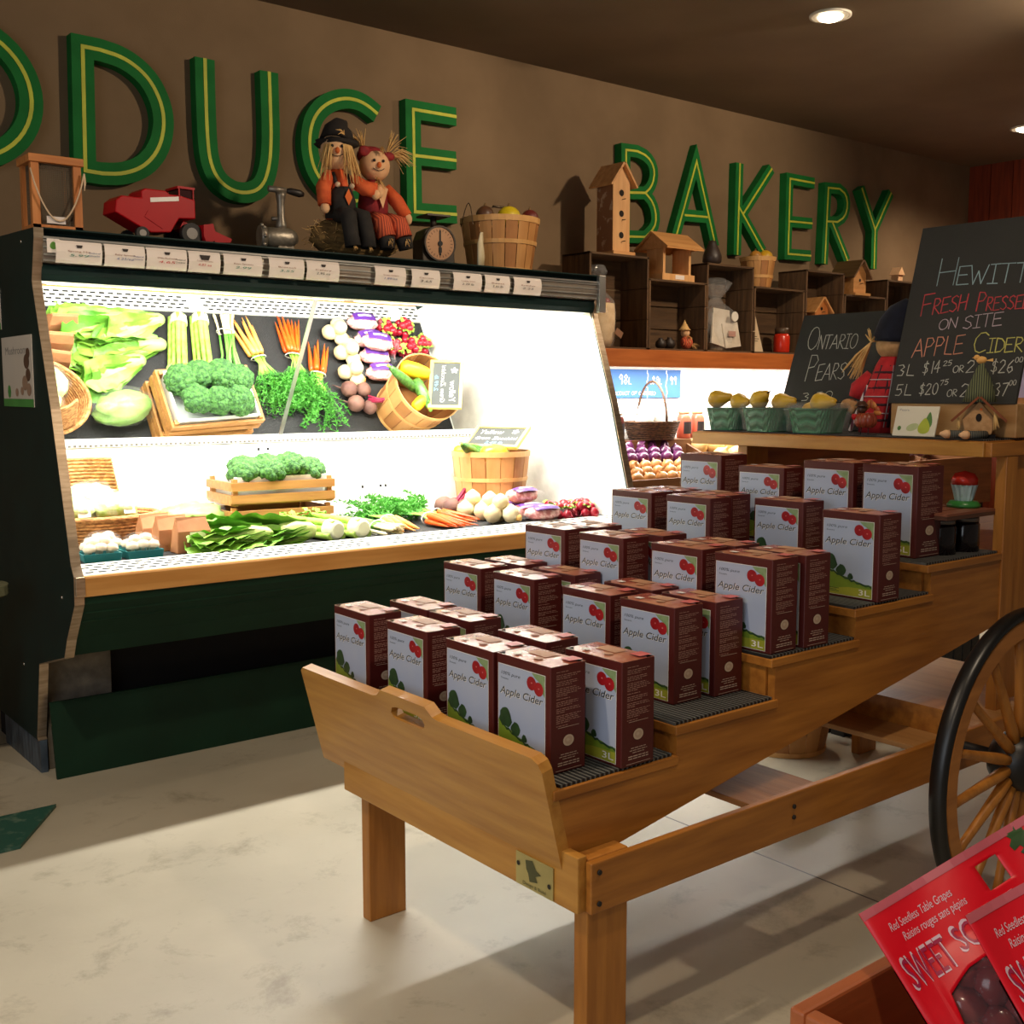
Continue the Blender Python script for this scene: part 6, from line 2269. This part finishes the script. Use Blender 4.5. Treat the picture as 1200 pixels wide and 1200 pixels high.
# big cider board on its wooden block
bo = Vector((3.475, 2.246, 1.459))
vb = Vector((.172, 0, .59))
blk = MB().box(3.478, 3.72, 1.785, 2.235, ZK + .0005, 1.4585)
blk.v = [tuple(Vector(p) - Vector((3.6, 2.0, ZK))) for p in blk.v]
tag(blk.build('wooden_block', wood('block_wood', (190, 148, 96), (166, 122, 72), axis=1), None, (3.6, 2.0, ZK), bevel=.003), 'pale wooden block under the large cider chalkboard', 'block')
board('cider_chalkboard', 'large leaning chalkboard with the fresh pressed apple cider prices', bo, vb, .455, .635, [
    ('b', "Hewitt's", 1095, 1232, 335, 329, (.68, 31), .0035),
    ('r', 'Fresh', 1077, 1132, 371, 363, (.72, 25), .0035), ('r', 'Pressed', 1142, 1206, 365, 361, (.70, 22), .0035),
    ('l', 'ON', 1099, 1121, 387, 384, (1, 12), .003), ('l', 'SITE', 1127, 1174, 386, 381, (1, 15), .003),
    ('p', 'APPLE', 1068, 1128, 419, 414, (1, 21), .0035), ('y', 'Cider', 1138, 1198, 414, 412, (.68, 24), .0035), ('y', '.', 1196, 1198, 412, 412, (1, 10), .003),
    ('w', '3L', 1050, 1071, 441, 440, (1, 13), .003), ('w', '$14', 1080, 1102, 439, 436, (1, 14), .003), ('w', '25', 1105, 1116, 429, 428, (1, 6), .0025), ('w', 'OR', 1116, 1129, 437, 436, (1, 8), .0025), ('w', '2', 1131, 1143, 437, 436, (1, 14), .003), ('w', '$26', 1160, 1188, 437, 437, (1, 15), .003), ('w', '00', 1189, 1199, 425, 424, (1, 6), .0025),
    ('w', '5L', 1048, 1068, 464, 463, (1, 13), .003), ('w', '$20', 1076, 1099, 463, 462, (1, 13), .003), ('w', '75', 1101, 1112, 452, 450, (1, 6), .0025), ('w', 'OR', 1109, 1121, 465, 464, (1, 8), .0025), ('w', '2', 1124, 1136, 465, 465, (1, 15), .003), ('w', '$37', 1155, 1181, 464, 464, (1, 15), .003), ('w', '00', 1182, 1191, 452, 451, (1, 6), .0025)])
# pear board standing on the counter
so = on(907.5, 507, 'x', 3.70)
so.z = ZK + .001
so_t = on(942.6, 370, 'y', so.y)
vs_ = so_t - so
board('pear_chalkboard', 'smaller leaning chalkboard reading ontario pears behind the punnets', so, vs_, .56, (so_t - so).length, [
    ('w', 'Ontario', 944, 1003, 410, 408, (.62, 26), .003), ('w', 'Pears', 941, 989, 447, 444, (.62, 30), .003), ('w', '3.50', 938, 976, 470, 467, (1, 9), .0025)])

# pear punnets
m_punnet = mat('green_pulp_punnet', (34, 116, 74), .45, (24, 96, 58), wave=(60, 0), bump=.6)
m_pear = mat('yellow_pear_skin', (212, 172, 48), .4, (190, 146, 52), scale=9, lo=.4, hi=.7)
m_wrap = mat('thin_cling_film', (240, 240, 236), .12, c2=(230, 230, 226), alpha=.10, spec=.9, bump=.8, bscale=22)


def punnet(label, x, y, rz, w, d, h):
    t = thing('pear_punnet', label, 'punnet', (x, y, ZK), rz, 'pear punnets on the counter')
    mb = MB()
    prof = []
    n = 48
    def loop(f, z, rip=0.004):
        pts = []
        for j in range(n):
            a = 2 * PI * j / n
            c, s = math.cos(a), math.sin(a)
            e = .38
            X = math.copysign(abs(c) ** e, c) * (d / 2) * f
            Y = math.copysign(abs(s) ** e, s) * (w / 2) * f
            r = 1 + (rip if j % 2 else -rip) * 3
            pts.append((X * r, Y * r, z))
        return pts
    L = [loop(.84, 0), loop(.92, h * .5), loop(1, h * .92), loop(1.05, h, 0), loop(.97, h, 0), loop(.94, h * .9), loop(.80, .008)]
    vs = [p for l in L for p in l]
    fs = []
    for k in range(len(L) - 1):
        for j in range(n):
            fs.append((k * n + j, k * n + (j + 1) % n, (k + 1) * n + (j + 1) % n, (k + 1) * n + j))
    fs.append(tuple(range(n)))
    fs.append(tuple(range((len(L) - 1) * n, len(L) * n)))
    mb.add(vs, fs, 0)
    mb.build('pulp_tray', m_punnet, t)
    mb = MB()
    cello(mb, [(.62, .004), (.66, h * .5), (.71, h * .95), (.66, h + .012), (.60, h + .02)], 40, .05, int(y * 100), sx=d, sy=w)
    mb.build('film_wrap', m_wrap, t, fix=False)
    return t


def pear(label, loc, r, rot, group='pears in the punnets'):
    t = thing('pear', label, 'pear', loc, rot=rot, group=group)
    k = [(.0001, -1.0), (.45, -.92), (.85, -.55), (1.0, -.05), (.88, .45), (.58, .95), (.45, 1.35), (.33, 1.62), (.0001, 1.74)]
    MB().lathe([(a * r, b * r) for a, b in k], 18).build('flesh', m_pear, t)
    MB().tube([(0, 0, 1.70 * r), (.1 * r, 0, 2.2 * r)], [.003, .0022], 6).build('stem', m_bolt, t)
    MB().ball((0, 0, -.97 * r), (.2 * r, .2 * r, .08 * r), 0, 8, 5).build('blossom_end', m_bark, t)


PN = [('green punnet of pears at the far end of the counter', 3.415, 2.895, R(6), .15, .15, .085), ('cling-wrapped green punnet of pears in the middle of the row', 3.40, 2.695, R(-4), .16, .16, .088), ('green punnet of pears nearest the plaid scarecrow', 3.405, 2.485, R(5), .17, .16, .088)]
for p in PN:
    punnet(*p)
for (x, y, z, r, rot, l) in ((3.40, 2.955, .118, .036, (R(80), 0, R(30)), 'olive yellow pear at the far end with its dark blossom end showing'),
                             (3.40, 2.845, .108, .034, (R(90), 0, R(-10)), 'yellow pear lying at the near side of the far punnet'),
                             (3.385, 2.735, .116, .036, (R(65), 0, R(-20)), 'upper left yellow pear in the cling-wrapped middle punnet'),
                             (3.40, 2.645, .108, .035, (R(85), 0, R(15)), 'lower right yellow pear in the cling-wrapped middle punnet'),
                             (3.40, 2.47, .108, .037, (R(88), 0, R(4)), 'long yellow pear lying across the punnet nearest the scarecrow'),
                             (3.45, 2.55, .075, .034, (R(88), 0, R(60)), 'yellow pear low at the back of the punnet nearest the scarecrow')):
    pear(l, (x, y, ZK + z), r, rot)

# plaid scarecrow between the boards
m_rplaid = mat('red_plaid_cloth', (196, 30, 36), .8, (168, 24, 32), scale=30)
m_navy = mat('navy_fleece', (20, 24, 42), .95, (14, 16, 30), scale=20, bump=.2)
m_burlap = mat('burlap', (196, 152, 104), .9, (176, 132, 86), scale=60, bump=.2)
SC = Vector((3.60, 2.335, ZK))
t = thing('plaid_scarecrow', 'scarecrow doll in red plaid shirt and navy cap between the two chalkboards', 'doll', SC)
mb = MB().tube([(0, .02, .0), (0, .02, .06), (.0, .0, .16), (.0, -.015, .235), (.0, -.02, .275)], [.075, .078, .068, .052, .035], 18)
mb.build('plaid_shirt', m_rplaid, t)
mb = MB()
for dy in (-.05, -.02, .03):
    for k in range(1):
        mb.tube([(-.071 + abs(dy) * .3, dy + .02, .02), (-.066 + abs(dy) * .3, dy, .16), (-.05 + abs(dy) * .3, dy * .7 - .015, .24)], .0022, 5)
for z, r in ((.07, .0775), (.13, .073), (.19, .0625)):
    c = .02 - (z - .06) * .2 if z > .06 else .02
    mb.tube([(r * math.cos(a), c + r * math.sin(a), z) for a in np.linspace(0, 2 * PI, 25)[:-1]], .0022, 5, closed=True)
mb.build('plaid_stripes', mat('pale_plaid_thread', (214, 196, 196), .8), t)
mb = MB()
for dy in (-.062, -.034, .005, .047):
    mb.tube([(-.070 + abs(dy) * .35, dy + .02, .02), (-.064 + abs(dy) * .35, dy, .16), (-.048 + abs(dy) * .35, dy * .7 - .015, .24)], .006, 5)
for z, r in ((.045, .0745), (.10, .0705), (.16, .0635), (.215, .0525)):
    c = .02 - (z - .06) * .2 if z > .06 else .02
    mb.tube([(r * math.cos(a), c + r * math.sin(a), z) for a in np.linspace(0, 2 * PI, 25)[:-1]], .006, 5, closed=True)
mb.build('dark_plaid_bands', mat('dark_plaid_thread', (60, 20, 30), .8), t)
MB().ball((0, -.02, .315), (.058, .058, .056), 0, 18, 12).build('head', m_burlap, t)
mb = MB().tube([(0, -.02, .325), (0, -.022, .35), (0, -.03, .39), (.005, -.045, .425), (.01, -.07, .445), (.015, -.10, .44)], [.066, .067, .058, .045, .032, .012], 18)
mb.build('navy_cap', m_navy, t)
mb = MB()
straw_tuft(mb, (-.035, .045, .325), (-.15, .5, -.75), 46, .13, .28, .003, 31, .12)
straw_tuft(mb, (-.035, .045, .325), (-.1, .15, .9), 10, .05, .35, .003, 33, 0)
straw_tuft(mb, (-.035, .045, .325), (-.3, -.6, .2), 9, .05, .3, .003, 35, 0)
mb.build('straw_hair', m_straw, t)
mb = MB().tube([(-.01, .05, .20), (-.03, .095, .155), (-.035, .105, .125)], [.032, .034, .024], 12)
mb.build('sleeve', m_rplaid, t)
mb = MB().ball((-.04, .125, .098), (.026, .036, .024), 0, 12, 8).ball((-.055, .105, .083), (.012, .012, .018), 0, 8, 6)
mb.build('hand', m_burlap, t)
MB().beam((-.06, .105, .005), (-.045, .045, .17), .016, .01).build('striped_sash', mat('white_sash', (226, 216, 216), .8, (96, 40, 60), wave=(60, 0)), t)
# pumpkin ornament on a wire stand
t = thing('pumpkin_ornament', 'small dark red turkey pumpkin ornament on a wire stand', 'ornament', (3.345, 2.245, ZK))
mb = MB()
for i in range(9):
    a = 2 * PI * i / 9
    mb.ball((.020 * math.cos(a), .020 * math.sin(a), .05), (.019, .019, .026), 0, 10, 8)
mb.build('pumpkin', mat('maroon_glaze', (124, 46, 32), .35, (150, 70, 40), scale=10), t)
mb = MB()
for i in range(7):
    a = R(10 + 24 * i)
    mb.ball((.014, -.018 - .035 * math.cos(a) * .8 + .01, .07 + .035 * math.sin(a)), (.004, .009, .016), i % 2, 8, 6, rot=(-(PI / 2 - a), 0, 0))
mb.build('tail_feathers', [mat('amber_glaze', (206, 128, 60), .4), mat('rust_glaze', (176, 84, 40), .4)], t)
mb = MB().ball((-.012, .01, .088), .017, 0, 10, 8).lathe([(.024, .098), (.02, .102), (.012, .115), (.0001, .116)], 12, c=(-.012, .01, 0))
mb.build('turkey_head', mat('brown_glaze', (74, 44, 30), .4), t)
MB().ball((-.022, .03, .062), .011, 0, 8, 6).build('red_bead', m_red, t)
MB().tube([(-.005, .012, .03), (-.008, .014, .002)], .0015, 5).tube([(-.005, -.014, .03), (-.008, -.016, .002)], .0015, 5).box(-.025, .02, -.03, .03, 0, .002).build('wire_stand', m_bolt, t)

# pear card
t = thing('pear_card', 'white pear produce card leaning against the wooden block', 'sign', (3.37, 2.158, ZK + .001), rot=(0, R(16), 0))
MB().box(0, .004, -.155, 0, 0, .102).build('card', mat('white_produce_card', (232, 226, 206), .5, (226, 218, 196), scale=3), t)
mb = MB()
o, ux, uy = (-.0008, 0, 0), (0, -1, 0), (0, 0, 1)
mb.poly(o, ux, uy, [(.112 + .02 * math.cos(a) * (1 - .45 * math.sin(a)), .035 + .027 * math.sin(a)) for a in np.linspace(0, 2 * PI, 21)[:-1]], 0)
mb.poly((-.0004, 0, 0), ux, uy, [(.125 + .012 * math.cos(a) * (1 - .5 * math.sin(a)), .055 + .028 * math.sin(a)) for a in np.linspace(0, 2 * PI, 21)[:-1]], 1)
mb.poly((-.0005, 0, 0), ux, uy, [(.07 + .022 * math.cos(a), .03 + .013 * math.sin(a) + .2 * .022 * math.cos(a)) for a in np.linspace(0, 2 * PI, 17)[:-1]], 2)
mb.poly((-.0006, 0, 0), ux, uy, [(.022 + .007 * math.cos(a), .026 + .008 * math.sin(a)) for a in np.linspace(0, 2 * PI, 11)[:-1]], 1)
text(mb, 'Pears', o, ux, uy, .012, .085, .008, .035, 3)
mb.build('printed_pears', [mat('print_pear_green', (190, 200, 70), .5), mat('print_leaf_green', (96, 140, 70), .5), mat('print_pear_half', (206, 216, 160), .5), mat('grey_print', (150, 146, 140), .6)], t, fix=False)

# scarecrow birdhouse figure
t = thing('scarecrow_house_figure', 'scarecrow house figure with plaid cone hat and bird at the counter corner', 'figurine', (3.40, 1.868, ZK), R(-62))
MB().prism([(-.038, .012), (.038, .012), (.05, .06), (.0, .118), (-.05, .06)], 'y', -.03, .03).build('house_body', m_burlap, t, bevel=.004)
mb = MB()
for s in (-1, 1):
    a, b = Vector((0, 0, .128)), Vector((s * .078, 0, .052))
    n = Vector((abs(b.z - a.z) * s, 0, abs(b.x - a.x))).normalized() * .007
    vs = []
    for yy0 in (-.05, .045):
        for p in (a, b, b + n, a + n):
            vs.append((p.x, yy0, p.z))
    mb.add(vs, [(0, 1, 2, 3), (7, 6, 5, 4), (0, 4, 5, 1), (1, 5, 6, 2), (2, 6, 7, 3), (3, 7, 4, 0)])
mb.build('brown_roof', mat('rust_felt_roof', (138, 74, 40), .85, (112, 56, 30), scale=14, bump=.2), t)
m_gplaid = mat('green_plaid_cloth', (112, 116, 78), .85, (48, 52, 40), wave=(46, .5), lo=.4, hi=.6)
MB().tube([(.0, 0, .115), (.0, 0, .15), (.002, 0, .19), (.0, 0, .225), (.006, 0, .24)], [.05, .042, .028, .012, .004], 16).build('cone_hat', m_gplaid, t)
mb = MB().ball((0, 0, .247), (.016, .011, .012), 0, 10, 7).ball((-.014, 0, .255), .009, 0, 8, 6)
mb.prism([(.01, .245), (.034, .252), (.034, .242)], 'y', -.004, .004)
mb.prism([(-.021, .257), (-.028, .254), (-.021, .252)], 'y', -.002, .002)
mb.build('straw_bird', mat('cream_bird', (236, 190, 110), .7, (226, 160, 80), scale=20), t)
mb = MB()
mb.poly((0, -.0312, 0), (1, 0, 0), (0, 0, 1), [(.009 * math.cos(a), .066 + .013 * math.sin(a)) for a in np.linspace(0, 2 * PI, 13)[:-1]], 0)
mb.poly((0, -.0312, 0), (1, 0, 0), (0, 0, 1), circ(.006, .092, .004), 1)
mb.build('door_hole', [m_hole, m_nose], t)
mb = MB()
straw_tuft(mb, (.045, -.04, .085), (.1, -.1, -1), 14, .06, .2, .003, 51, 0)
straw_tuft(mb, (-.06, -.03, .065), (-.1, -.1, -1), 8, .035, .3, .003, 53, 0)
mb.build('raffia_bow', m_straw, t)
for (s, pts) in ((-1, [(-.02, -.02, .014), (-.05, -.045, .013), (-.085, -.06, .014)]), (1, [(.02, -.03, .013), (.0, -.06, .013), (-.03, -.085, .013)])):
    mb = MB().tube(pts, .0125, 9, 0)
    e, d = Vector(pts[-1]), (Vector(pts[-1]) - Vector(pts[-2])).normalized()
    mb.tube([e, e + d * .012, e + d * .03], [.0135, .014, .004], 9, 1)
    mb.build('leg', [mat('dark_check_cloth', (44, 46, 44), .85, (110, 108, 96), wave=(60, .5), lo=.6, hi=.7), m_muslin], t)
MB().box(-.045, .05, -.02, .035, 0, .012).build('base', m_felt, t)
# poster far behind the board at the right edge
mb = MB().box(-.01, 0, -.9, 0, 0, .42, 0).quad((-.011, 0, 0), (0, -1, 0), (0, 0, 1), 0, .9, .27, .42, 1).quad((-.011, 0, 0), (0, -1, 0), (0, 0, 1), 0, .9, .21, .26, 2)
q = on(1192, 466, 'x', 6.9)
tag(mb.build('price_poster', [mat('lilac_poster', (176, 168, 204), .6), mat('red_poster', (176, 56, 66), .6), m_wht], None, (6.9, q.y + .08, q.z)), 'lilac and red poster seen past the right edge of the cider board', 'poster')
t = thing('freestanding_panel', 'brown panel holding the lilac poster at the right edge', 'panel', (6.93, q.y + .10, 0))
MB().box(-.025, .0, -1.2, 0, .0, q.z + .45).build('panel_board', m_oakv, t)

# jars, rack and sundae figure inside the cabinet
m_jam = mat('dark_jam', (22, 12, 14), .15, (16, 9, 11), scale=5)
ZJ = .9925
for (x, y, l) in ((3.195, 1.865, 'dark jam jar beside the nearest five litre carton'), (3.315, 1.855, 'dark jam jar nearest the cabinet stile')):
    t = thing('jam_jar', l, 'jar', (x, y, ZJ))
    MB().lathe([(.042, 0), (.047, .008), (.047, .09), (.042, .10)], 18).build('jar_body', m_jam, t)
    MB().lathe([(.044, .1005), (.044, .116), (.0001, .117)], 18).build('lid', mat('grey_tin_lid', (120, 112, 106), .3, metal=.6), t)
t = thing('slatted_box', 'low reddish slatted box lid resting above the jam jars', 'box', (3.30, 1.90, 1.111))
for k in range(3):
    MB().box(-.18, .10, -.10 + .07 * k, -.04 + .07 * k, .012, .020).build('top_slat', wood('reddish_slat', (150, 92, 66), (120, 68, 48), axis=0), t)
MB().box(-.18, .10, -.10, .10, 0, .0115).build('lower_board', wood('dark_slat', (96, 60, 44), (74, 46, 34), axis=0), t)
t = thing('cupcake_figure', 'red-topped pale blue cupcake figure on a green base in the cabinet', 'figurine', (3.36, 1.885, 1.1315))
MB().lathe([(.05, 0), (.052, .008), (.042, .02), (.0001, .021)], 20).build('green_base', mat('green_glaze', (56, 134, 60), .3), t)
mb = MB()
n = 28
vs = []
for (r, z) in ((.026, .021), (.03, .04), (.038, .072), (.036, .074)):
    for j in range(n):
        a = 2 * PI * j / n
        f = 1 + (.07 if j % 2 else -.03)
        vs.append((r * f * math.cos(a), r * f * math.sin(a), z))
mb.add(vs, [(k * n + j, k * n + (j + 1) % n, (k + 1) * n + (j + 1) % n, (k + 1) * n + j) for k in range(3) for j in range(n)], 0)
mb.build('fluted_cup', mat('pale_blue_glaze', (176, 202, 206), .3, (110, 160, 130), scale=18, lo=.5, hi=.6), t)
MB().lathe([(.0001, .07), (.04, .072), (.041, .09), (.03, .108), (.0001, .116)], 20).build('red_dome', mat('red_glaze', (196, 46, 34), .25), t)

# ================================================================== floor things and the foreground
# cut green board on the floor at the left
mb = MB().prism([(.55, 4.10), (1.169, 4.10), (.962, 3.79), (.40, 3.79)], 'z', .0, .012)
tag(mb.build('floor_board', mat('worn_green_board', (40, 84, 72), .5, (84, 112, 96), scale=26, lo=.58, hi=.7), None, (0, 0, .001)), 'worn green board lying on the floor at the left edge', 'board')
# table end at the left edge
t = thing('side_table', 'rounded end of a pale green-grey table at the left photo edge', 'table', (1.02, 4.45, 0))
pts = [(-.6, .11), (-.6, -.11)] + [(.0 + .11 * math.cos(a), .11 * math.sin(a)) for a in np.linspace(-PI / 2, PI / 2, 13)]
MB().prism(pts, 'z', .745, .785).build('table_top', mat('weathered_green_top', (128, 128, 100), .6, (108, 110, 84), scale=10), t, bevel=.004)
for x in (-.55, -.30):
    MB().box(x - .02, x + .02, -.06, .06, 0, .745).build('leg', m_oldw, t)
# wrapped bushel basket on the floor behind the cart
FB = Vector((3.80, 2.90, .001))
bushel('bushel_basket', 'bushel basket under clear plastic on the floor behind the cart', FB, .215, .165, .28, ns=16, handles=True)
t = thing('apple_bag', 'clear plastic bag bulging from the floor bushel basket', 'bag', FB + Vector((0, 0, .27)))
MB().ball((0, 0, .03), (.17, .17, .09), 0, 20, 12, lump=.2).build('contents', mat('pale_apples_in_bag', (206, 190, 150), .5, (176, 150, 104), scale=9), t)
mb = MB()
cello(mb, [(.19, -.0), (.195, .04), (.15, .11), (.05, .15), (.07, .19)], 30, .06, 77)
mb.build('plastic_film', m_wrap, t, fix=False)
# black slatted crates farther back
for k, (x, l) in enumerate(((4.36, 'nearer black slatted crate on the floor behind the cart'), (4.95, 'farther black slatted crate on the floor behind the cart'))):
    t = thing('black_crate', l, 'crate', (x, 3.0, 0.001), 0, 'black crates behind the cart')
    for s in (-1, 1):
        for i in range(5):
            MB().box(s * .25 - .008, s * .25 + .008, -.19 + .078 * i, -.19 + .078 * i + .066, 0, .32).build('end_slat', m_blk, t)
        for i in range(6):
            MB().box(-.24 + .08 * i, -.24 + .08 * i + .068, s * .2 - .008, s * .2 + .008, 0, .32).build('side_slat', m_blk, t)
    MB().box(-.24, .24, -.19, .19, .0, .012).build('floor_panel', m_blk, t)

# ------------------------------------------------------------------ grape crate and bags close to the camera
m_crate = wood('red_brown_crate', (200, 114, 64), (172, 90, 46), axis=0, rough=.5)
crate = thing('grape_crate', 'reddish wooden crate of bagged grapes in the near right corner', 'crate', (.785, .585, .79))


def cr(mb, nm, **kw):
    return mb.build(nm, m_crate, crate, **kw)


cr(MB().box(0, .52, -.016, 0, 0, .165), 'aisle_side', bevel=.003)
cr(MB().box(0, .016, -.364, -.0165, 0, .165), 'end_board', bevel=.003)
cr(MB().box(.504, .52, -.364, -.0165, 0, .165), 'end_board', bevel=.003)
cr(MB().box(0, .52, -.38, -.3645, 0, .165), 'near_side', bevel=.003)
cr(MB().box(.0165, .5035, -.364, -.0165, 0, .012), 'bottom_board')
st_ = thing('display_stand', 'plain wooden stand under the grape crate', 'stand', (.785, .585, 0))
MB().box(-.0, .54, -.40, 0.0, .765, .789).build('stand_top', m_oldw, st_)
for x in (.03, .51):
    for y in (-.37, -.03):
        MB().box(x - .025, x + .025, y - .025, y + .025, 0, .765).build('leg', m_oldw, st_)

m_gred = mat('glossy_red_film', (240, 16, 38), .38, (232, 12, 34), scale=3, bump=.12, bscale=16)
m_gpink = mat('pale_pink_zip', (222, 110, 120), .3)
m_gprint = mat('white_pink_print', (252, 218, 226), .4)
m_gout = mat('pink_outline_print', (222, 110, 130), .4)
m_ggreen = mat('leaf_print_green', (58, 92, 44), .4, (40, 70, 34), scale=20)
m_grape = mat('red_grape', (120, 42, 44), .22, (146, 66, 60), scale=9, coat=.35)
m_gfilm = mat('grape_bag_film', (235, 225, 225), .08, c2=(230, 220, 220), alpha=.06, spec=.9, bump=.35, bscale=30)


def grape_bag(label, A, B, Cc, wid, hgt, seed):
    """A top left corner, B a point along the top edge, Cc a point down the left edge (world points)"""
    A, B, Cc = Vector(A), Vector(B), Vector(Cc)
    t = thing('grape_bag', label, 'bag', A, group='red grape bags in the crate')
    ux = (B - A).normalized()
    dn = (Cc - A)
    dn = (dn - ux * dn.dot(ux)).normalized()
    nn = ux.cross(dn)
    if nn.dot(EYEV - A) < 0:
        nn = -nn

    def P(u, v, off=0.0):
        # gentle bulge of the filled lower half, header lies flat
        b = .045 * math.sin(PI * min(1, max(0, u / wid))) * max(0, (v / hgt - .22)) ** .8 + .003 * math.sin(u * 60 + v * 25 + seed)
        return ux * u + dn * v + nn * (b + off)

    # red front film: header band, left strip, and lower strip around a clear window
    win = [(.11, .345), (.20, .305), (.50, .29), (.80, .32), (.92, .45)]

    def wtop(fu):
        if fu < .08 or fu > .93:
            return 1.0
        for (a, b), (c, d) in zip([(.08, 1.0), (.088, .45)] + win, [(.088, .45)] + win + [(.93, 1.0)]):
            if a <= fu <= c:
                s = (fu - a) / max(1e-6, c - a)
                return b + (d - b) * s
        return 1.0
    mb = MB()
    nu, nv = 44, 30
    for i in range(nu):
        u0, u1 = wid * i / nu, wid * (i + 1) / nu
        for j in range(nv):
            t0, t1 = wtop(i / nu), wtop((i + 1) / nu)
            a0, a1, b0, b1 = hgt * t0 * j / nv, hgt * t1 * j / nv, hgt * t0 * (j + 1) / nv, hgt * t1 * (j + 1) / nv
            fu, fv = (i + .5) / nu, (j + .5) / nv * (t0 + t1) / 2
            # hand hole in the header
            if .40 < fu < .50 and .06 < fv < .15:
                continue
            mb.add([P(u0, a0), P(u1, a1), P(u1, b1), P(u0, b0)], [(0, 1, 2, 3)], 0, True)
    mb.build('red_film', m_gred, t, solid=.0012)
    mb = MB()
    for i in range(20):
        u0, u1 = wid * i / 20, wid * (i + 1) / 20
        mb.add([P(u0, 0, .002), P(u1, 0, .002), P(u1, .0075, .0022), P(u0, .0075, .0022)], [(0, 1, 2, 3)], 0, True)
    mb.build('zip_strip', m_gpink, t, fix=False)
    # print
    mb = MB()
    tmp = MB()
    Z = (0, 0, 0)
    sh = wid
    def put(body, x, y, h, w, m, shear=.25, up=.0):
        tm = MB()
        text(tm, body, Z, (1, 0, 0), (0, 1, 0), x, 0, h, w, m, shear)
        vs = [P(p[0], y - p[1] - up * (p[0] - x), .0022) for p in tm.v]
        mb.add(vs, tm.f, m)
    put('Red Seedless Table Grapes', .06 * sh, .098 * hgt, .028 * hgt, .235 * sh, 0)
    put('Raisins rouges sans p\u00e9pins', .085 * sh, .142 * hgt, .028 * hgt, .235 * sh, 0)
    put('SWEET', .025 * sh, .285 * hgt, .112 * hgt, .165 * sh, 0, .0)
    put('SCARLET', .215 * sh, .262 * hgt, .09 * hgt, .26 * sh, 0, .0)
    mb.build('white_print', [m_gprint], t, fix=False)
    # hollow inline of the big letters
    mb = MB()
    def put2(body, x, y, h, w):
        tm = MB()
        text(tm, body, Z, (1, 0, 0), (0, 1, 0), x, 0, h, w, 0, .0)
        cx = sum(p[0] for p in tm.v) / len(tm.v)
        mb.add([P(p[0], y - p[1], .0027) for p in tm.v], tm.f, 0)
    put2('SWEET', .030 * sh, .279 * hgt, .096 * hgt, .155 * sh)
    put2('SCARLET', .220 * sh, .256 * hgt, .074 * hgt, .25 * sh)
    mb.build('letter_fill', mat('deep_pink_print', (190, 40, 84), .4), t, fix=False)
    # printed vine leaves at the header's right
    mb = MB()
    rg = random.Random(seed)
    for (cu, cv, s) in ((.60, .05, .04), (.68, .08, .045), (.62, .13, .045), (.76, .12, .05), (.86, .08, .05), (.72, .2, .04)):
        pts = []
        for k in range(15):
            a = 2 * PI * k / 15
            r = s * (1 + .35 * math.cos(5 * a + cu * 9)) * wid
            pts.append(P(cu * wid + r * math.cos(a), cv * hgt + r * math.sin(a) * 1.0, .002 + .0003 * cu))
        mb.add(pts, [tuple(range(15))], 0)
    mb.build('vine_leaf_print', m_ggreen, t, fix=False)
    # grapes in the lower half
    ng = 0
    first_g = None
    for i in range(9):
        for j in range(7):
            for k in range(2):
                fu, fv = .12 + .78 * (i + .5 * (j % 2)) / 9, .285 + .10 * j
                if fv < wtop(min(.92, fu)) - .07:
                    continue
                p = P(fu * wid, fv * hgt) - nn * (.024 + .020 * k) + dn * (.013 * k) + ux * (.012 * k) + Vector((rg.uniform(-.004, .004),) * 3)
                if first_g is None:
                    first_g = MB().ball((0, 0, 0), (.0175, .0175, .022), 0, 12, 9).build('grape', m_grape, t)
                    g = first_g
                else:
                    g = first_g.copy()
                    COL.objects.link(g)
                g.parent = t
                g.location = p
                g.rotation_euler = (rg.uniform(-1, 1), rg.uniform(-1, 1), rg.uniform(0, 3))
    mb = MB()
    for i in range(24):
        u0, u1 = wid * (.07 + .87 * i / 24), wid * (.07 + .87 * (i + 1) / 24)
        for j in range(12):
            v0, v1 = hgt * (.27 + .73 * j / 12), hgt * (.27 + .73 * (j + 1) / 12)
            mb.add([P(u0, v0, -.002), P(u1, v0, -.002), P(u1, v1, -.002), P(u0, v1, -.002)], [(0, 1, 2, 3)], 0, True)
    mb.build('clear_window', m_gfilm, t)
    # back film
    mb = MB()
    mb.grid(lambda a, b: P(a * wid, (.2 + .8 * b) * hgt) - nn * (.003 + min(.07, .6 * max(0, b - .03)) * math.sqrt(max(0, math.sin(PI * a)))), 12, 12, 0)
    mb.build('back_film', mat('dark_back_film', (84, 22, 26), .5), t)
    return t


def at_d(px, py, d):
    v = FPX * _F + (px - 600) * _Rt - (py - 600) * _U
    return EYEV + v / FPX * d


grape_bag('red grape bag farther from the camera, top edge pointing up right', at_d(1005, 1072, 1.02), at_d(1200, 955, 1.06), at_d(1045, 1190, .98), .29, .27, 1)
grape_bag('red grape bag overlapping in front at the right edge', at_d(1128, 1074, .93), at_d(1200, 1034, .95), at_d(1172, 1180, .90), .29, .27, 2)
